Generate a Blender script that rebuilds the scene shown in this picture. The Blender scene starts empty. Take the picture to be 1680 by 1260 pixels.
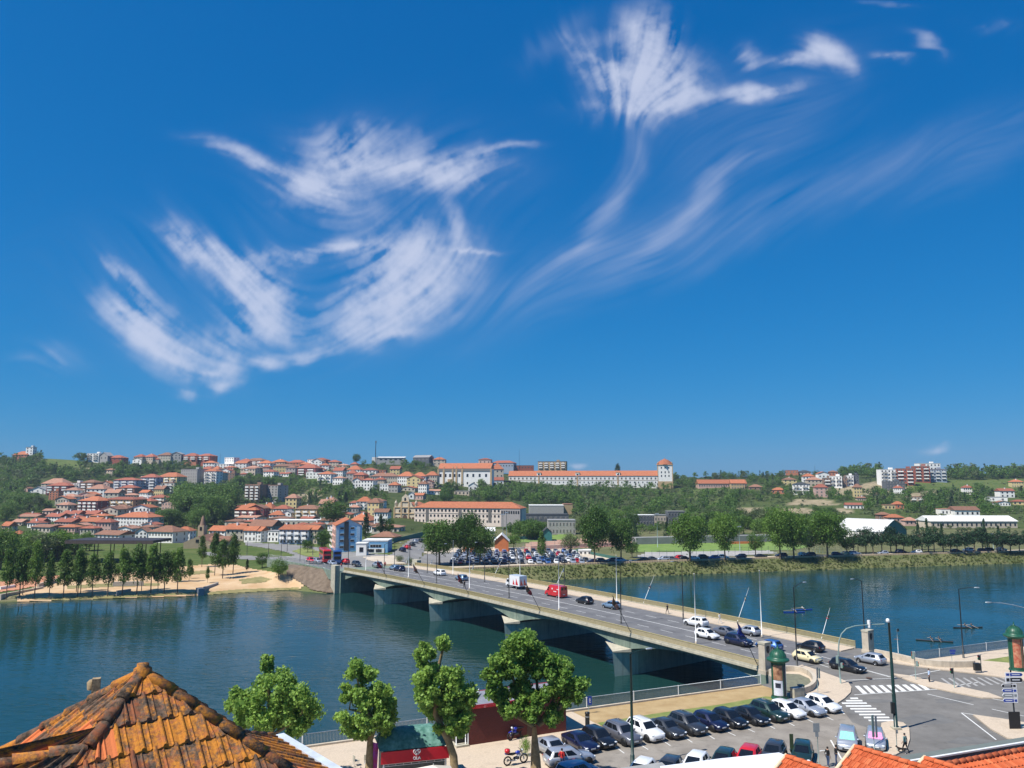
import bpy, bmesh, math, random
import numpy as np
from mathutils import Vector, Matrix
R = random.Random(11)
NR = np.random.RandomState(5)
PI = math.pi
sc = bpy.context.scene
COL = sc.collection
F = 1262.0; CX = 840.0; CY = 630.0; CAMZ = 25.0
PITCH = math.atan(160.0 / F)
SP, CP = math.sin(PITCH), math.cos(PITCH)
# ---------------------------------------------------------------- where a photo pixel lies in the world
def ray(x, y):
    u = (x - CX) / F; v = (CY - y) / F
    return u, CP - v * SP, SP + v * CP
def G(x, y, z=0.0):
    u, d, h = ray(x, y); t = (z - CAMZ) / h
    return Vector((u * t, d * t, z))
def at(x, y, Y):
    u, d, h = ray(x, y); t = Y / d
    return Vector((u * t, Y, CAMZ + h * t))
def rfun(y):
    u, d, h = ray(0, y); return -h / d
def ppm(x, y, Y):
    u, d, h = ray(x, y); return F * d / Y       # pixels per metre at depth Y
def lerp(a, b, t): return a + (b - a) * t
def table(tab, x):
    if x <= tab[0][0]: return tab[0][1]
    for (a, b), (c, d) in zip(tab, tab[1:]):
        if x <= c: return lerp(b, d, (x - a) / (c - a))
    return tab[-1][1]
# ---------------------------------------------------------------- materials
def new_mat(name):
    m = bpy.data.materials.new(name); m.use_nodes = True
    nt = m.node_tree; b = nt.nodes['Principled BSDF']
    return m, nt, b
def nd(nt, t, **kw):
    n = nt.nodes.new(t)
    for k, v in kw.items(): setattr(n, k, v)
    return n
MATS = {}
def pm(name, c, rough=.7, var=.18, scale=3.0, bump=0.0, metal=0.0, spec=.4, coat=0.0, c2=None, detail=6, thr=None, world=True, trans=0.0, rnd=0.0):
    """plain procedural surface: base colour broken up by noise in the object's own space"""
    if name in MATS: return MATS[name]
    m, nt, b = new_mat(name)
    L = nt.links
    if world: tc = nd(nt, 'ShaderNodeNewGeometry').outputs['Position']
    else: tc = nd(nt, 'ShaderNodeTexCoord').outputs['Object']
    n1 = nd(nt, 'ShaderNodeTexNoise'); n1.inputs['Scale'].default_value = scale; n1.inputs['Detail'].default_value = detail
    n1.inputs['Roughness'].default_value = .62
    L.new(tc, n1.inputs['Vector'])
    rp = nd(nt, 'ShaderNodeValToRGB')
    lo, hi = thr or (.3, .7)
    rp.color_ramp.elements[0].position = lo; rp.color_ramp.elements[1].position = hi
    if c2 is None:
        a = [max(0, v * (1 - var)) for v in c]; d = [min(1, v * (1 + var)) for v in c]
    else: a, d = c, c2
    rp.color_ramp.elements[0].color = (*a, 1); rp.color_ramp.elements[1].color = (*d, 1)
    L.new(n1.outputs['Fac'], rp.inputs['Fac'])
    out = rp.outputs['Color']
    if rnd > 0:
        oi = nd(nt, 'ShaderNodeObjectInfo'); hs = nd(nt, 'ShaderNodeHueSaturation')
        mr = nd(nt, 'ShaderNodeMapRange'); mr.inputs['To Min'].default_value = 1 - rnd; mr.inputs['To Max'].default_value = 1 + rnd
        L.new(oi.outputs['Random'], mr.inputs['Value']); L.new(mr.outputs['Result'], hs.inputs['Value'])
        L.new(out, hs.inputs['Color']); out = hs.outputs['Color']
    L.new(out, b.inputs['Base Color'])
    b.inputs['Roughness'].default_value = rough; b.inputs['Metallic'].default_value = metal
    b.inputs['Specular IOR Level'].default_value = spec; b.inputs['Coat Weight'].default_value = coat
    b.inputs['Coat Roughness'].default_value = .05
    if bump > 0:
        bp = nd(nt, 'ShaderNodeBump'); bp.inputs['Strength'].default_value = bump; bp.inputs['Distance'].default_value = .05
        L.new(n1.outputs['Fac'], bp.inputs['Height']); L.new(bp.outputs['Normal'], b.inputs['Normal'])
    MATS[name] = m
    return m
def wear(m, sc, lo, hi, dark, detail=8):
    """stains: a stretched noise in world space darkens the surface where it passes a threshold"""
    nt = m.node_tree; L = nt.links; b = nt.nodes['Principled BSDF']; src = b.inputs['Base Color'].links[0].from_socket
    g = nd(nt, 'ShaderNodeNewGeometry'); mp = nd(nt, 'ShaderNodeMapping'); mp.inputs['Scale'].default_value = sc; L.new(g.outputs['Position'], mp.inputs['Vector'])
    n = nd(nt, 'ShaderNodeTexNoise'); n.inputs['Scale'].default_value = 1; n.inputs['Detail'].default_value = detail; n.inputs['Roughness'].default_value = .65; L.new(mp.outputs[0], n.inputs['Vector'])
    mr = nd(nt, 'ShaderNodeMapRange'); mr.inputs['From Min'].default_value = lo; mr.inputs['From Max'].default_value = hi; mr.inputs['To Min'].default_value = 1; mr.inputs['To Max'].default_value = dark; L.new(n.outputs['Fac'], mr.inputs['Value'])
    mx = nd(nt, 'ShaderNodeMix', data_type='RGBA', blend_type='MULTIPLY'); mx.inputs['Factor'].default_value = 1; L.new(src, mx.inputs['A']); L.new(mr.outputs['Result'], mx.inputs['B']); L.new(mx.outputs['Result'], b.inputs['Base Color'])
    return m
def foliage(name, dark, light, trans=.3, patch=.25):
    """leaves: every leaf face takes its own green, broad patches vary, light passes through"""
    m, nt, b = new_mat(name); L = nt.links; nt.nodes.remove(b)
    out = nt.nodes['Material Output']
    g = nd(nt, 'ShaderNodeNewGeometry'); oi = nd(nt, 'ShaderNodeObjectInfo')
    nz = nd(nt, 'ShaderNodeTexNoise'); nz.inputs['Scale'].default_value = patch; nz.inputs['Detail'].default_value = 3
    L.new(g.outputs['Position'], nz.inputs['Vector'])
    a1 = nd(nt, 'ShaderNodeMath', operation='MULTIPLY_ADD'); a1.inputs[1].default_value = .45
    L.new(g.outputs['Random Per Island'], a1.inputs[0])
    a2 = nd(nt, 'ShaderNodeMath', operation='MULTIPLY_ADD'); a2.inputs[1].default_value = .35; a2.inputs[2].default_value = -.1
    L.new(oi.outputs['Random'], a2.inputs[0]); 
    a3 = nd(nt, 'ShaderNodeMath', operation='MULTIPLY_ADD'); a3.inputs[1].default_value = .9; a3.inputs[2].default_value = -.2
    L.new(nz.outputs['Fac'], a3.inputs[0]); 
    s = nd(nt, 'ShaderNodeMath', operation='ADD'); L.new(a2.outputs[0], s.inputs[0]); L.new(a3.outputs[0], s.inputs[1])
    L.new(s.outputs[0], a1.inputs[2])
    rp = nd(nt, 'ShaderNodeValToRGB'); rp.color_ramp.elements[0].color = (*dark, 1); rp.color_ramp.elements[1].color = (*light, 1)
    rp.color_ramp.elements[0].position = .15; rp.color_ramp.elements[1].position = .95
    L.new(a1.outputs[0], rp.inputs['Fac'])
    d = nd(nt, 'ShaderNodeBsdfPrincipled'); d.inputs['Roughness'].default_value = .5; d.inputs['Specular IOR Level'].default_value = .25
    t = nd(nt, 'ShaderNodeBsdfTranslucent'); mx = nd(nt, 'ShaderNodeMixShader'); mx.inputs['Fac'].default_value = trans
    hs = nd(nt, 'ShaderNodeHueSaturation'); hs.inputs['Hue'].default_value = .48; hs.inputs['Value'].default_value = 1.3
    L.new(rp.outputs['Color'], d.inputs['Base Color']); L.new(rp.outputs['Color'], hs.inputs['Color']); L.new(hs.outputs['Color'], t.inputs['Color'])
    L.new(d.outputs[0], mx.inputs[1]); L.new(t.outputs[0], mx.inputs[2]); L.new(mx.outputs[0], out.inputs['Surface'])
    MATS[name] = m
    return m
# ---------------------------------------------------------------- mesh builder
class MB:
    def __init__(s): s.v = []; s.f = []; s.m = []; s.sm = []
    def add(s, vs, fs, mi=0, smooth=False):
        o = len(s.v); s.v += [tuple(p) for p in vs]
        for f in fs: s.f.append(tuple(i + o for i in f)); s.m.append(mi); s.sm.append(smooth)
        return s
    def box(s, c, d, rz=0, mi=0, base=False, rot=None):
        x, y, z = [k / 2 for k in d]; c = Vector(c)
        if base: c = c + Vector((0, 0, z))
        M = rot or Matrix.Rotation(rz, 3, 'Z')
        vs = [c + M @ Vector((a * x, b * y, e * z)) for e in (-1, 1) for a, b in ((-1, -1), (1, -1), (1, 1), (-1, 1))]
        return s.add(vs, [(3, 2, 1, 0), (4, 5, 6, 7), (0, 1, 5, 4), (1, 2, 6, 5), (2, 3, 7, 6), (3, 0, 4, 7)], mi)
    def prism(s, poly, z0, z1, mi=0):
        """vertical prism over a counter-clockwise plan polygon"""
        n = len(poly)
        A = sum(poly[i][0] * poly[(i + 1) % n][1] - poly[(i + 1) % n][0] * poly[i][1] for i in range(n))
        if A < 0: poly = poly[::-1]
        vs = [(p[0], p[1], z0) for p in poly] + [(p[0], p[1], z1) for p in poly]
        fs = [tuple(range(n, 2 * n)), tuple(range(n - 1, -1, -1))] + [(i, (i + 1) % n, n + (i + 1) % n, n + i) for i in range(n)]
        return s.add(vs, fs, mi)
    def tube(s, pts, rad, n=8, mi=0, cap=True, smooth=True):
        pts = [Vector(p) for p in pts]
        if not hasattr(rad, '__len__'): rad = [rad] * len(pts)
        vs = []; up = Vector((0, 0, 1))
        side = None
        for i, p in enumerate(pts):
            d = (pts[min(i + 1, len(pts) - 1)] - pts[max(i - 1, 0)]).normalized()
            if side is None:
                side = d.cross(up)
                if side.length < .05: side = Vector((1, 0, 0))
            side = (side - d * side.dot(d)).normalized(); b = d.cross(side)
            for k in range(n):
                a = 2 * PI * k / n
                vs.append(p + (side * math.cos(a) + b * math.sin(a)) * rad[i])
        fs = []
        for i in range(len(pts) - 1):
            for k in range(n):
                fs.append((i * n + k, (i + 1) * n + k, (i + 1) * n + (k + 1) % n, i * n + (k + 1) % n))
        o = len(s.v); s.add(vs, [f[::-1] for f in fs], mi, smooth)
        if cap:
            s.f.append(tuple(o + k for k in range(n))); s.m.append(mi); s.sm.append(False)
            q = o + (len(pts) - 1) * n
            s.f.append(tuple(q + k for k in range(n - 1, -1, -1))); s.m.append(mi); s.sm.append(False)
        return s
    def lathe(s, prof, c=(0, 0, 0), n=16, mi=0, smooth=True, axis='Z'):
        vs = []; c = Vector(c)
        for r, z in prof:
            for k in range(n):
                a = 2 * PI * k / n
                p = Vector((r * math.cos(a), r * math.sin(a), z))
                if axis == 'Y': p = Vector((p.x, p.z, -p.y))
                if axis == 'X': p = Vector((p.z, p.x, p.y))
                vs.append(c + p)
        fs = [(i * n + k, i * n + (k + 1) % n, (i + 1) * n + (k + 1) % n, (i + 1) * n + k) for i in range(len(prof) - 1) for k in range(n)]
        fs2 = []
        s.add(vs, fs, mi, smooth)
        return s
    def build(s, name, mats, parent=None, loc=None):
        me = bpy.data.meshes.new(name); me.from_pydata(s.v, [], s.f)
        if not isinstance(mats, (list, tuple)): mats = [mats]
        for m in mats: me.materials.append(m)
        me.polygons.foreach_set('material_index', s.m); me.polygons.foreach_set('use_smooth', s.sm)
        me.update()
        return link(name, me, parent, loc)
def link(name, me, parent=None, loc=None):
    o = bpy.data.objects.new(name, me); COL.objects.link(o)
    if parent is not None: o.parent = parent
    if loc is not None: o.location = loc
    return o
def tag(o, label=None, cat=None, group=None, kind=None):
    if label: o['label'] = label
    if cat: o['category'] = cat
    if group: o['group'] = group
    if kind: o['kind'] = kind
    return o
def thing(name, label, cat, loc=(0, 0, 0), rz=0, group=None):
    o = bpy.data.objects.new(name, None); COL.objects.link(o); o.empty_display_size = .3
    o.location = loc; o.rotation_euler = (0, 0, rz)
    return tag(o, label, cat, group)
KIDS = {}
def dup(o, parent=None, loc=None, rz=None, label=None, group=None):
    c = o.copy(); COL.objects.link(c)
    if parent is not None: c.parent = parent
    if loc is not None: c.location = loc
    if rz is not None: c.rotation_euler = (0, 0, rz)
    if label: c['label'] = label
    if group: c['group'] = group
    for k in list(o.children): dup(k, c)
    return c
def quads_mesh(name, V, Fc, mats, smooth=False, attr=None):
    """fast mesh from numpy arrays (all faces with the same number of corners)"""
    me = bpy.data.meshes.new(name); n = len(V); k = Fc.shape[1]
    me.vertices.add(n); me.vertices.foreach_set('co', np.asarray(V, np.float32).ravel())
    me.loops.add(Fc.size); me.loops.foreach_set('vertex_index', Fc.astype(np.int32).ravel())
    me.polygons.add(len(Fc)); me.polygons.foreach_set('loop_start', np.arange(0, Fc.size, k, dtype=np.int32))
    try: me.polygons.foreach_set('loop_total', np.full(len(Fc), k, np.int32))
    except Exception: pass
    if smooth: me.polygons.foreach_set('use_smooth', np.ones(len(Fc), bool))
    if not isinstance(mats, (list, tuple)): mats = [mats]
    for m in mats: me.materials.append(m)
    me.update(calc_edges=True); me.validate()
    return me
# ---------------------------------------------------------------- camera, sun, sky
cam = bpy.data.cameras.new('camera'); camo = bpy.data.objects.new('camera', cam); COL.objects.link(camo)
camo.location = (0, 0, CAMZ); camo.rotation_euler = (PI / 2 + PITCH, 0, 0)
cam.sensor_width = 36; cam.lens = F / 1680 * 36; cam.clip_start = .1; cam.clip_end = 8000
sc.camera = camo
SUN_EL = math.radians(57); SUN_AZ = Vector((-.86, -.51)).normalized()
sd = Vector((SUN_AZ.x * math.cos(SUN_EL), SUN_AZ.y * math.cos(SUN_EL), math.sin(SUN_EL)))
sl = bpy.data.lights.new('sun', 'SUN'); sl.energy = 5.0; sl.angle = math.radians(.53); sl.color = (1, .95, .87)
so = bpy.data.objects.new('sun', sl); COL.objects.link(so); so.rotation_euler = (-sd).to_track_quat('-Z', 'Y').to_euler()
so.location = (0, 0, 300)
sc.view_settings.view_transform = 'Standard'; sc.view_settings.look = 'None'; sc.view_settings.exposure = .42; sc.view_settings.gamma = 1
w = bpy.data.worlds.new('World'); sc.world = w; w.use_nodes = True
def build_world():
    nt = w.node_tree; L = nt.links; bg = nt.nodes['Background']
    sky = nd(nt, 'ShaderNodeTexSky', sky_type='NISHITA'); sky.sun_disc = False
    sky.sun_elevation = SUN_EL; sky.sun_rotation = math.atan2(SUN_AZ.x, SUN_AZ.y)
    sky.altitude = 300; sky.air_density = 1.0; sky.dust_density = .25; sky.ozone_density = 4.0
    # deep polarised blue: every channel of the sky's light goes through its own response curve
    sp = nd(nt, 'ShaderNodeSeparateColor'); L.new(sky.outputs[0], sp.inputs[0]); cb = nd(nt, 'ShaderNodeCombineColor')
    for i, (k, p) in enumerate(((.17, 1.75), (.305, .63), (.545, .45))):
        m0 = nd(nt, 'ShaderNodeMath', operation='MULTIPLY'); m0.inputs[1].default_value = .125; L.new(sp.outputs[i], m0.inputs[0])
        m1 = nd(nt, 'ShaderNodeMath', operation='POWER'); m1.inputs[1].default_value = p; L.new(m0.outputs[0], m1.inputs[0])
        m2 = nd(nt, 'ShaderNodeMath', operation='MULTIPLY'); m2.inputs[1].default_value = k / .125; L.new(m1.outputs[0], m2.inputs[0]); L.new(m2.outputs[0], cb.inputs[i])
    L.new(cb.outputs[0], bg.inputs['Color']); bg.inputs['Strength'].default_value = .115
build_world()
# ---------------------------------------------------------------- cirrus: a high thin layer far off, its density stored on the sheet and broken up by fibres
def vnoise(x, y, seed=0):
    xi = np.floor(x).astype(int); yi = np.floor(y).astype(int); fx = x - xi; fy = y - yi
    fx = fx * fx * (3 - 2 * fx); fy = fy * fy * (3 - 2 * fy)
    def h(a, b):
        n = np.sin(a * 127.1 + b * 311.7 + seed * 74.7) * 43758.5453; return n - np.floor(n)
    return (h(xi, yi) * (1 - fx) + h(xi + 1, yi) * fx) * (1 - fy) + (h(xi, yi + 1) * (1 - fx) + h(xi + 1, yi + 1) * fx) * fy
def fbm(x, y, o=5, seed=0):
    t = 0; a = .5; n = 0
    for k in range(o):
        t = t + a * vnoise(x, y, seed + k); n += a; x = x * 2.03 + 5.1; y = y * 2.03 + 1.7; a *= .55
    return t / n
def AE(x, y):
    u, d, h = ray(x, y); return u / d, h / d
PUFFS = [(1080, 145, 70, 38, 0, .75), (1330, 100, 60, 16, -8, .4), (1240, 155, 50, 14, 8, .4), (640, 480, 110, 60, 30, .3), (400, 470, 60, 40, -45, .35), (1075, 120, 55, 62, 75, 1.15), (1068, 40, 42, 55, 0, .9), (1010, 130, 75, 26, -50, .8), (1075, 165, 90, 17, 6, .75), (945, 85, 45, 16, -62, .4),
    (1245, 152, 62, 13, 8, .85), (1228, 90, 16, 22, 20, .65), (1300, 92, 55, 11, 6, .55), (1360, 90, 45, 20, -40, .9), (1465, 95, 28, 7, 0, .6), (1525, 75, 26, 10, -30, .4), (1455, 10, 42, 6, -4, .6), (1640, 45, 40, 12, 0, .2),
    (520, 310, 66, 30, -10, 1.15), (420, 265, 80, 13, -20, .8), (560, 250, 50, 46, 0, .65), (650, 270, 130, 26, -4, .95), (740, 275, 80, 26, 8, .65), (830, 246, 48, 6, 10, .6), (610, 225, 110, 26, 0, .28),
    (300, 405, 46, 26, -45, 1.0), (370, 430, 70, 28, -30, .95), (430, 500, 48, 60, 0, .95), (500, 420, 90, 13, 8, .75), (600, 410, 60, 12, 4, .6), (770, 405, 42, 5, -6, .55), (440, 550, 70, 26, 0, .4),
    (650, 420, 70, 42, 20, .75), (640, 490, 100, 48, 25, .8), (690, 380, 22, 60, 10, .4), (740, 360, 14, 50, 15, .5), (745, 440, 60, 30, 50, .35), (600, 545, 60, 22, 15, .45), (560, 350, 90, 40, 0, .22),
    (205, 450, 42, 13, -42, .85), (225, 520, 55, 34, -35, 1.0), (300, 575, 75, 36, -30, .95), (375, 590, 22, 30, 0, .5),
    (440, 604, 26, 9, 0, .75), (505, 590, 38, 8, 12, .65), (352, 615, 24, 7, 0, .55), (370, 634, 24, 9, 10, .5), (305, 648, 15, 10, 0, .5), (75, 598, 40, 12, -12, .3), (640, 552, 40, 8, 15, .45), (1535, 738, 22, 5, 0, .5), (938, 757, 12, 4, 0, .5)]
VEILS = [(1000, 345, 90, 17, 60, .8), (960, 425, 46, 16, 20, .65), (1150, 325, 115, 15, 40, .8), (1075, 405, 80, 16, 32, .45), (1050, 235, 16, 42, 0, .35),
    (1450, 280, 330, 30, 24, .17), (1620, 250, 160, 34, 26, .16), (1200, 370, 260, 34, 26, .2), (950, 440, 160, 40, 25, .26), (1250, 200, 180, 80, 40, .2), (920, 60, 70, 22, 40, .25), (860, 470, 130, 30, 20, .2), (110, 590, 60, 16, -15, .2), (300, 480, 220, 110, -10, .09), (640, 300, 200, 110, 0, .10), (700, 480, 180, 80, 10, .13)]
FLOW = [(230, 520, -36, 70), (290, 590, -30, 70), (200, 450, -45, 50), (320, 410, -50, 60), (380, 440, -40, 60), (430, 510, -55, 70), (470, 440, -20, 50), (520, 420, 8, 50), (600, 420, 20, 50), (650, 470, 48, 80), (610, 540, 35, 70), (690, 390, 65, 50), (745, 370, 80, 45), (760, 450, 60, 60), (570, 245, 60, 45), (640, 235, 70, 50), (480, 300, -22, 60), (420, 265, -20, 50), (530, 320, -10, 50), (640, 285, 12, 60), (740, 280, 16, 60), (830, 248, 12, 50),
    (1075, 70, 85, 60), (1060, 130, 55, 50), (1010, 140, -70, 35), (950, 95, -62, 45), (1085, 172, 8, 40), (1130, 150, 30, 40), (1250, 150, 12, 50), (1340, 95, -32, 40), (1240, 95, 60, 40), (1465, 95, 0, 40), (1525, 75, -25, 40), (1455, 10, -4, 50), (1000, 345, 60, 60), (960, 430, 30, 60), (1050, 235, 88, 40), (1150, 330, 42, 70), (1075, 410, 32, 70), (1300, 320, 32, 120), (1500, 280, 25, 150), (1200, 220, 55, 80), (900, 470, 25, 120), (440, 605, 5, 40), (510, 590, 12, 40), (370, 630, 5, 40)]
def cloud_density(A, E):
    """thickness of the cirrus over a grid of bearings and heights: broad shapes drawn out into fibres along the high wind"""
    k = 1 / F; da = A[0, 1] - A[0, 0]; de = E[1, 0] - E[0, 0]; ne, na = A.shape
    cx = np.full_like(A, .02 * math.cos(2 * .5)); sy = np.full_like(A, .02 * math.sin(2 * .5))
    for x, y, ang, s in FLOW:
        a0, e0 = AE(x, y); g = np.exp(-((A - a0) ** 2 + (E - e0) ** 2) / (2 * (s * k) ** 2)); t = 2 * math.radians(ang); cx += g * math.cos(t); sy += g * math.sin(t)
    th = .5 * np.arctan2(sy, cx) + (fbm(A * 6, E * 6, 3, 17) - .5) * 1.1
    U, V = np.cos(th), np.sin(th)
    rs = np.random.RandomState(8)
    def bil(T, i, j):
        i = np.clip(i, 0, na - 1.001); j = np.clip(j, 0, ne - 1.001); i0 = i.astype(np.int32); j0 = j.astype(np.int32); fi = i - i0; fj = j - j0
        return (T[j0, i0] * (1 - fi) + T[j0, i0 + 1] * fi) * (1 - fj) + (T[j0 + 1, i0] * (1 - fi) + T[j0 + 1, i0 + 1] * fi) * fj
    I, J = np.meshgrid(np.arange(na, dtype=float), np.arange(ne, dtype=float))
    def lic(T, L, h):
        acc = T.copy(); wsum = 1.0
        for sg in (1, -1):
            i, j = I.copy(), J.copy(); ui, vi = U * sg, V * sg
            for q in range(L):
                i = i + ui * h; j = j + vi * h * da / de
                un, vn = bil(U, i, j), bil(V, i, j); fl = np.sign(un * ui + vn * vi); fl[fl == 0] = 1; ui, vi = un * fl, vn * fl
                w_ = .5 + .5 * math.cos(PI * (q + 1) / (L + 1)); acc += bil(T, i, j) * w_; wsum += w_
        return acc / wsum
    def nrm(T): m, s = T.mean(), T.std(); return (T - m) / s
    n1 = nrm(lic(fbm(A * 240, E * 240, 2, 3), 16, 1.6)); n2 = nrm(lic(fbm(A * 90, E * 90, 3, 5), 20, 2.6)); n3 = nrm(lic(fbm(A * 34, E * 34, 3, 9), 12, 4.0)); f = nrm(fbm(A * 22, E * 22, 6, 21)); g_ = nrm(fbm(A * 70, E * 70, 5, 33))
    wx = fbm(A * 11, E * 11, 4, 3) - .5; wy = fbm(A * 11 + 40, E * 11 + 9, 4, 8) - .5
    AW = A + wx * .034 + U * n2 * .003; EW = E + wy * .034 + V * n2 * .003
    def field(bl):
        t = np.zeros_like(A)
        for x, y, rx, ry, ang, amp in bl:
            a0, e0 = AE(x, y); c, s = math.cos(math.radians(ang)), math.sin(math.radians(ang)); p = ((AW - a0) * c + (EW - e0) * s) / (rx * k); q = (-(AW - a0) * s + (EW - e0) * c) / (ry * k); t += amp * np.exp(-(p * p + q * q))
        return t
    P_, V_ = np.minimum(field(PUFFS), 1.15), field(VEILS)
    tex = .15 * n1 + .22 * n2 + .16 * n3 + .40 * f + .26 * g_
    soft = np.clip(P_ * .34 * (1 + .35 * n2 + .3 * f), 0, 1)
    d = .78 * np.clip(P_ * (.60 + .60 * tex) - .05, 0, 1.1) + soft * .85
    v = np.clip(V_ * (.55 + .24 * (.3 * n1 + .5 * n2 + .5 * n3)), 0, 1) * .62
    return 1 - np.exp(-1.12 * (d + v))
def clouds():
    na, ne = 960, 420
    A, E = np.meshgrid(np.linspace(-.80, .80, na), np.linspace(.0, .68, ne)); Dn = cloud_density(A, E)
    edge = np.clip(np.minimum(np.minimum(A + .8, .8 - A) / .06, (.68 - E) / .05), 0, 1); Dn = Dn * edge
    RAD = 6000.0; n = np.sqrt(A * A + 1 + E * E)
    V = np.stack([A / n * RAD, 1 / n * RAD, CAMZ + E / n * RAD], -1).reshape(-1, 3); idx = np.arange(na * ne).reshape(ne, na)
    Fc = np.stack([idx[:-1, :-1], idx[:-1, 1:], idx[1:, 1:], idx[1:, :-1]], -1).reshape(-1, 4)
    m = bpy.data.materials.new('cirrus_cloud'); m.use_nodes = True; nt = m.node_tree; L = nt.links; nt.nodes.remove(nt.nodes['Principled BSDF'])
    at_ = nd(nt, 'ShaderNodeAttribute'); at_.attribute_name = 'cloud_cover'
    em = nd(nt, 'ShaderNodeEmission'); em.inputs['Color'].default_value = (.47, .51, .64, 1)
    tr = nd(nt, 'ShaderNodeBsdfTransparent'); mx = nd(nt, 'ShaderNodeMixShader'); L.new(at_.outputs['Fac'], mx.inputs['Fac']); L.new(tr.outputs[0], mx.inputs[1]); L.new(em.outputs[0], mx.inputs[2])
    L.new(mx.outputs[0], nt.nodes['Material Output'].inputs['Surface'])
    m.cycles.emission_sampling = 'NONE'
    me = quads_mesh('sky', V, Fc, m, smooth=True)
    ca = me.attributes.new('cloud_cover', 'FLOAT', 'POINT'); ca.data.foreach_set('value', Dn.astype(np.float32).ravel())
    tag(link('sky', me), 'thin white cirrus clouds in the deep blue sky', kind='structure')
clouds()
# ---------------------------------------------------------------- land and water
WATER = -6.0
YW = [(-1200, 1040), (-500, 1012), (-100, 992), (0, 990), (130, 984), (300, 980), (400, 972), (480, 968), (540, 974), (562, 973), (700, 962), (900, 952), (1200, 940), (1400, 933), (1680, 924), (2300, 905), (3000, 900)]
ZT = [(380, -4.9), (440, -4.3), (470, -1.5), (500, -.4), (660, -.4), (720, -2.5)]
BW = [(380, 3), (440, 5), (480, 9), (560, 9), (700, 9)]
YF = [(430, 343), (660, 343), (760, 430)]
RF = [(430, rfun(891)), (560, rfun(889)), (660, rfun(878)), (760, rfun(869))]
YS = [(-600, 757), (0, 757), (60, 753), (120, 755), (180, 760), (250, 762), (330, 764), (400, 765), (500, 767), (600, 760), (700, 764), (800, 775), (900, 782), (1000, 785), (1100, 786), (1200, 782), (1300, 780), (1400, 776), (1500, 772), (1600, 776), (1680, 776), (2300, 776)]
YR = 900.0
def colx(a): return CX + a * F * 1.012          # the photo column of a bearing a = X/Y
def profile(a):
    x = colx(a); yw = table(YW, x)
    Yw = (CAMZ - WATER) / rfun(yw); Yt = Yw + table(BW, x)
    return Yw, Yt, table(ZT, x), table(YF, x), table(RF, x), rfun(table(YS, x))
def tz(X, Y):
    a = X / Y; Yw, Yt, zt, Yf, rf, rs = profile(a)
    if Y <= Yw: return WATER - .15 - (Yw - Y) * .35
    if Y <= Yt: return lerp(WATER - .15, zt, (Y - Yw) / (Yt - Yw))
    zf = CAMZ - rf * Yf
    if Y <= Yf: return lerp(zt, zf, (Y - Yt) / (Yf - Yt))
    if Y <= YR:
        t = (Y - Yf) / (YR - Yf); return CAMZ - lerp(rf, rs, t) * Y
    return CAMZ - rs * YR - (Y - YR) * .04
def D(x, y):
    """the depth at which the far bank's ground shows at a photo pixel"""
    r = rfun(y); u, d, h = ray(x, y); a = u / d
    Yw, Yt, zt, Yf, rf, rs = profile(a); zf = CAMZ - rf * Yf
    if r <= rs: return YR - 4
    if r <= rf: return Yf + (YR - Yf) * (rf - r) / (rf - rs)
    rt = (CAMZ - zt) / Yt
    if r <= rt:                      # flat land: solve along the straight piece
        s = (zf - zt) / (Yf - Yt); return (CAMZ - zt + s * Yt) / (r + s)
    s = (zt - WATER) / (Yt - Yw); return (CAMZ - WATER + s * Yw) / (r + s)
def gp(x, y):
    Y = D(x, y); u, d, h = ray(x, y); X = u / d * Y
    return Vector((X, Y, tz(X, Y)))
def ground_mat():
    m, nt, b = new_mat('hill_ground'); L = nt.links
    g = nd(nt, 'ShaderNodeNewGeometry')
    def nz(s, dt):
        n = nd(nt, 'ShaderNodeTexNoise'); n.inputs['Scale'].default_value = s; n.inputs['Detail'].default_value = dt; L.new(g.outputs['Position'], n.inputs['Vector']); return n.outputs['Fac']
    at_ = nd(nt, 'ShaderNodeAttribute'); at_.attribute_name = 'cover'
    sp = nd(nt, 'ShaderNodeSeparateColor'); L.new(at_.outputs['Color'], sp.inputs[0])
    def ramp(f, c1, c2, lo=.35, hi=.65):
        r = nd(nt, 'ShaderNodeValToRGB'); r.color_ramp.elements[0].color = (*c1, 1); r.color_ramp.elements[1].color = (*c2, 1)
        r.color_ramp.elements[0].position = lo; r.color_ramp.elements[1].position = hi; L.new(f, r.inputs['Fac']); return r.outputs['Color']
    def mix(f, a, b_):
        x = nd(nt, 'ShaderNodeMix', data_type='RGBA'); L.new(f, x.inputs['Factor']); L.new(a, x.inputs['A']); L.new(b_, x.inputs['B']); return x.outputs['Result']
    n1 = nz(.06, 8); n2 = nz(.9, 6); n3 = nz(.25, 8)
    scrub = mix(n2, ramp(n1, (.022, .042, .010), (.06, .085, .025)), ramp(n3, (.03, .055, .013), (.085, .09, .035)))
    lawn = mix(n2, ramp(n1, (.05, .095, .018), (.095, .135, .035)), ramp(n3, (.06, .105, .02), (.15, .15, .06)))
    soil = mix(n2, ramp(n1, (.24, .19, .12), (.36, .29, .19)), ramp(n3, (.18, .16, .09), (.42, .34, .23)))
    rd, gr, bl = sp.outputs[0], sp.outputs[1], sp.outputs[2]
    c = mix(gr, scrub, lawn); c = mix(rd, c, soil)
    L.new(c, b.inputs['Base Color']); b.inputs['Roughness'].default_value = .95; b.inputs['Specular IOR Level'].default_value = .1
    bp = nd(nt, 'ShaderNodeBump'); bp.inputs['Strength'].default_value = .6; bp.inputs['Distance'].default_value = .4; L.new(n2, bp.inputs['Height']); L.new(bp.outputs['Normal'], b.inputs['Normal'])
    return m
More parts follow.
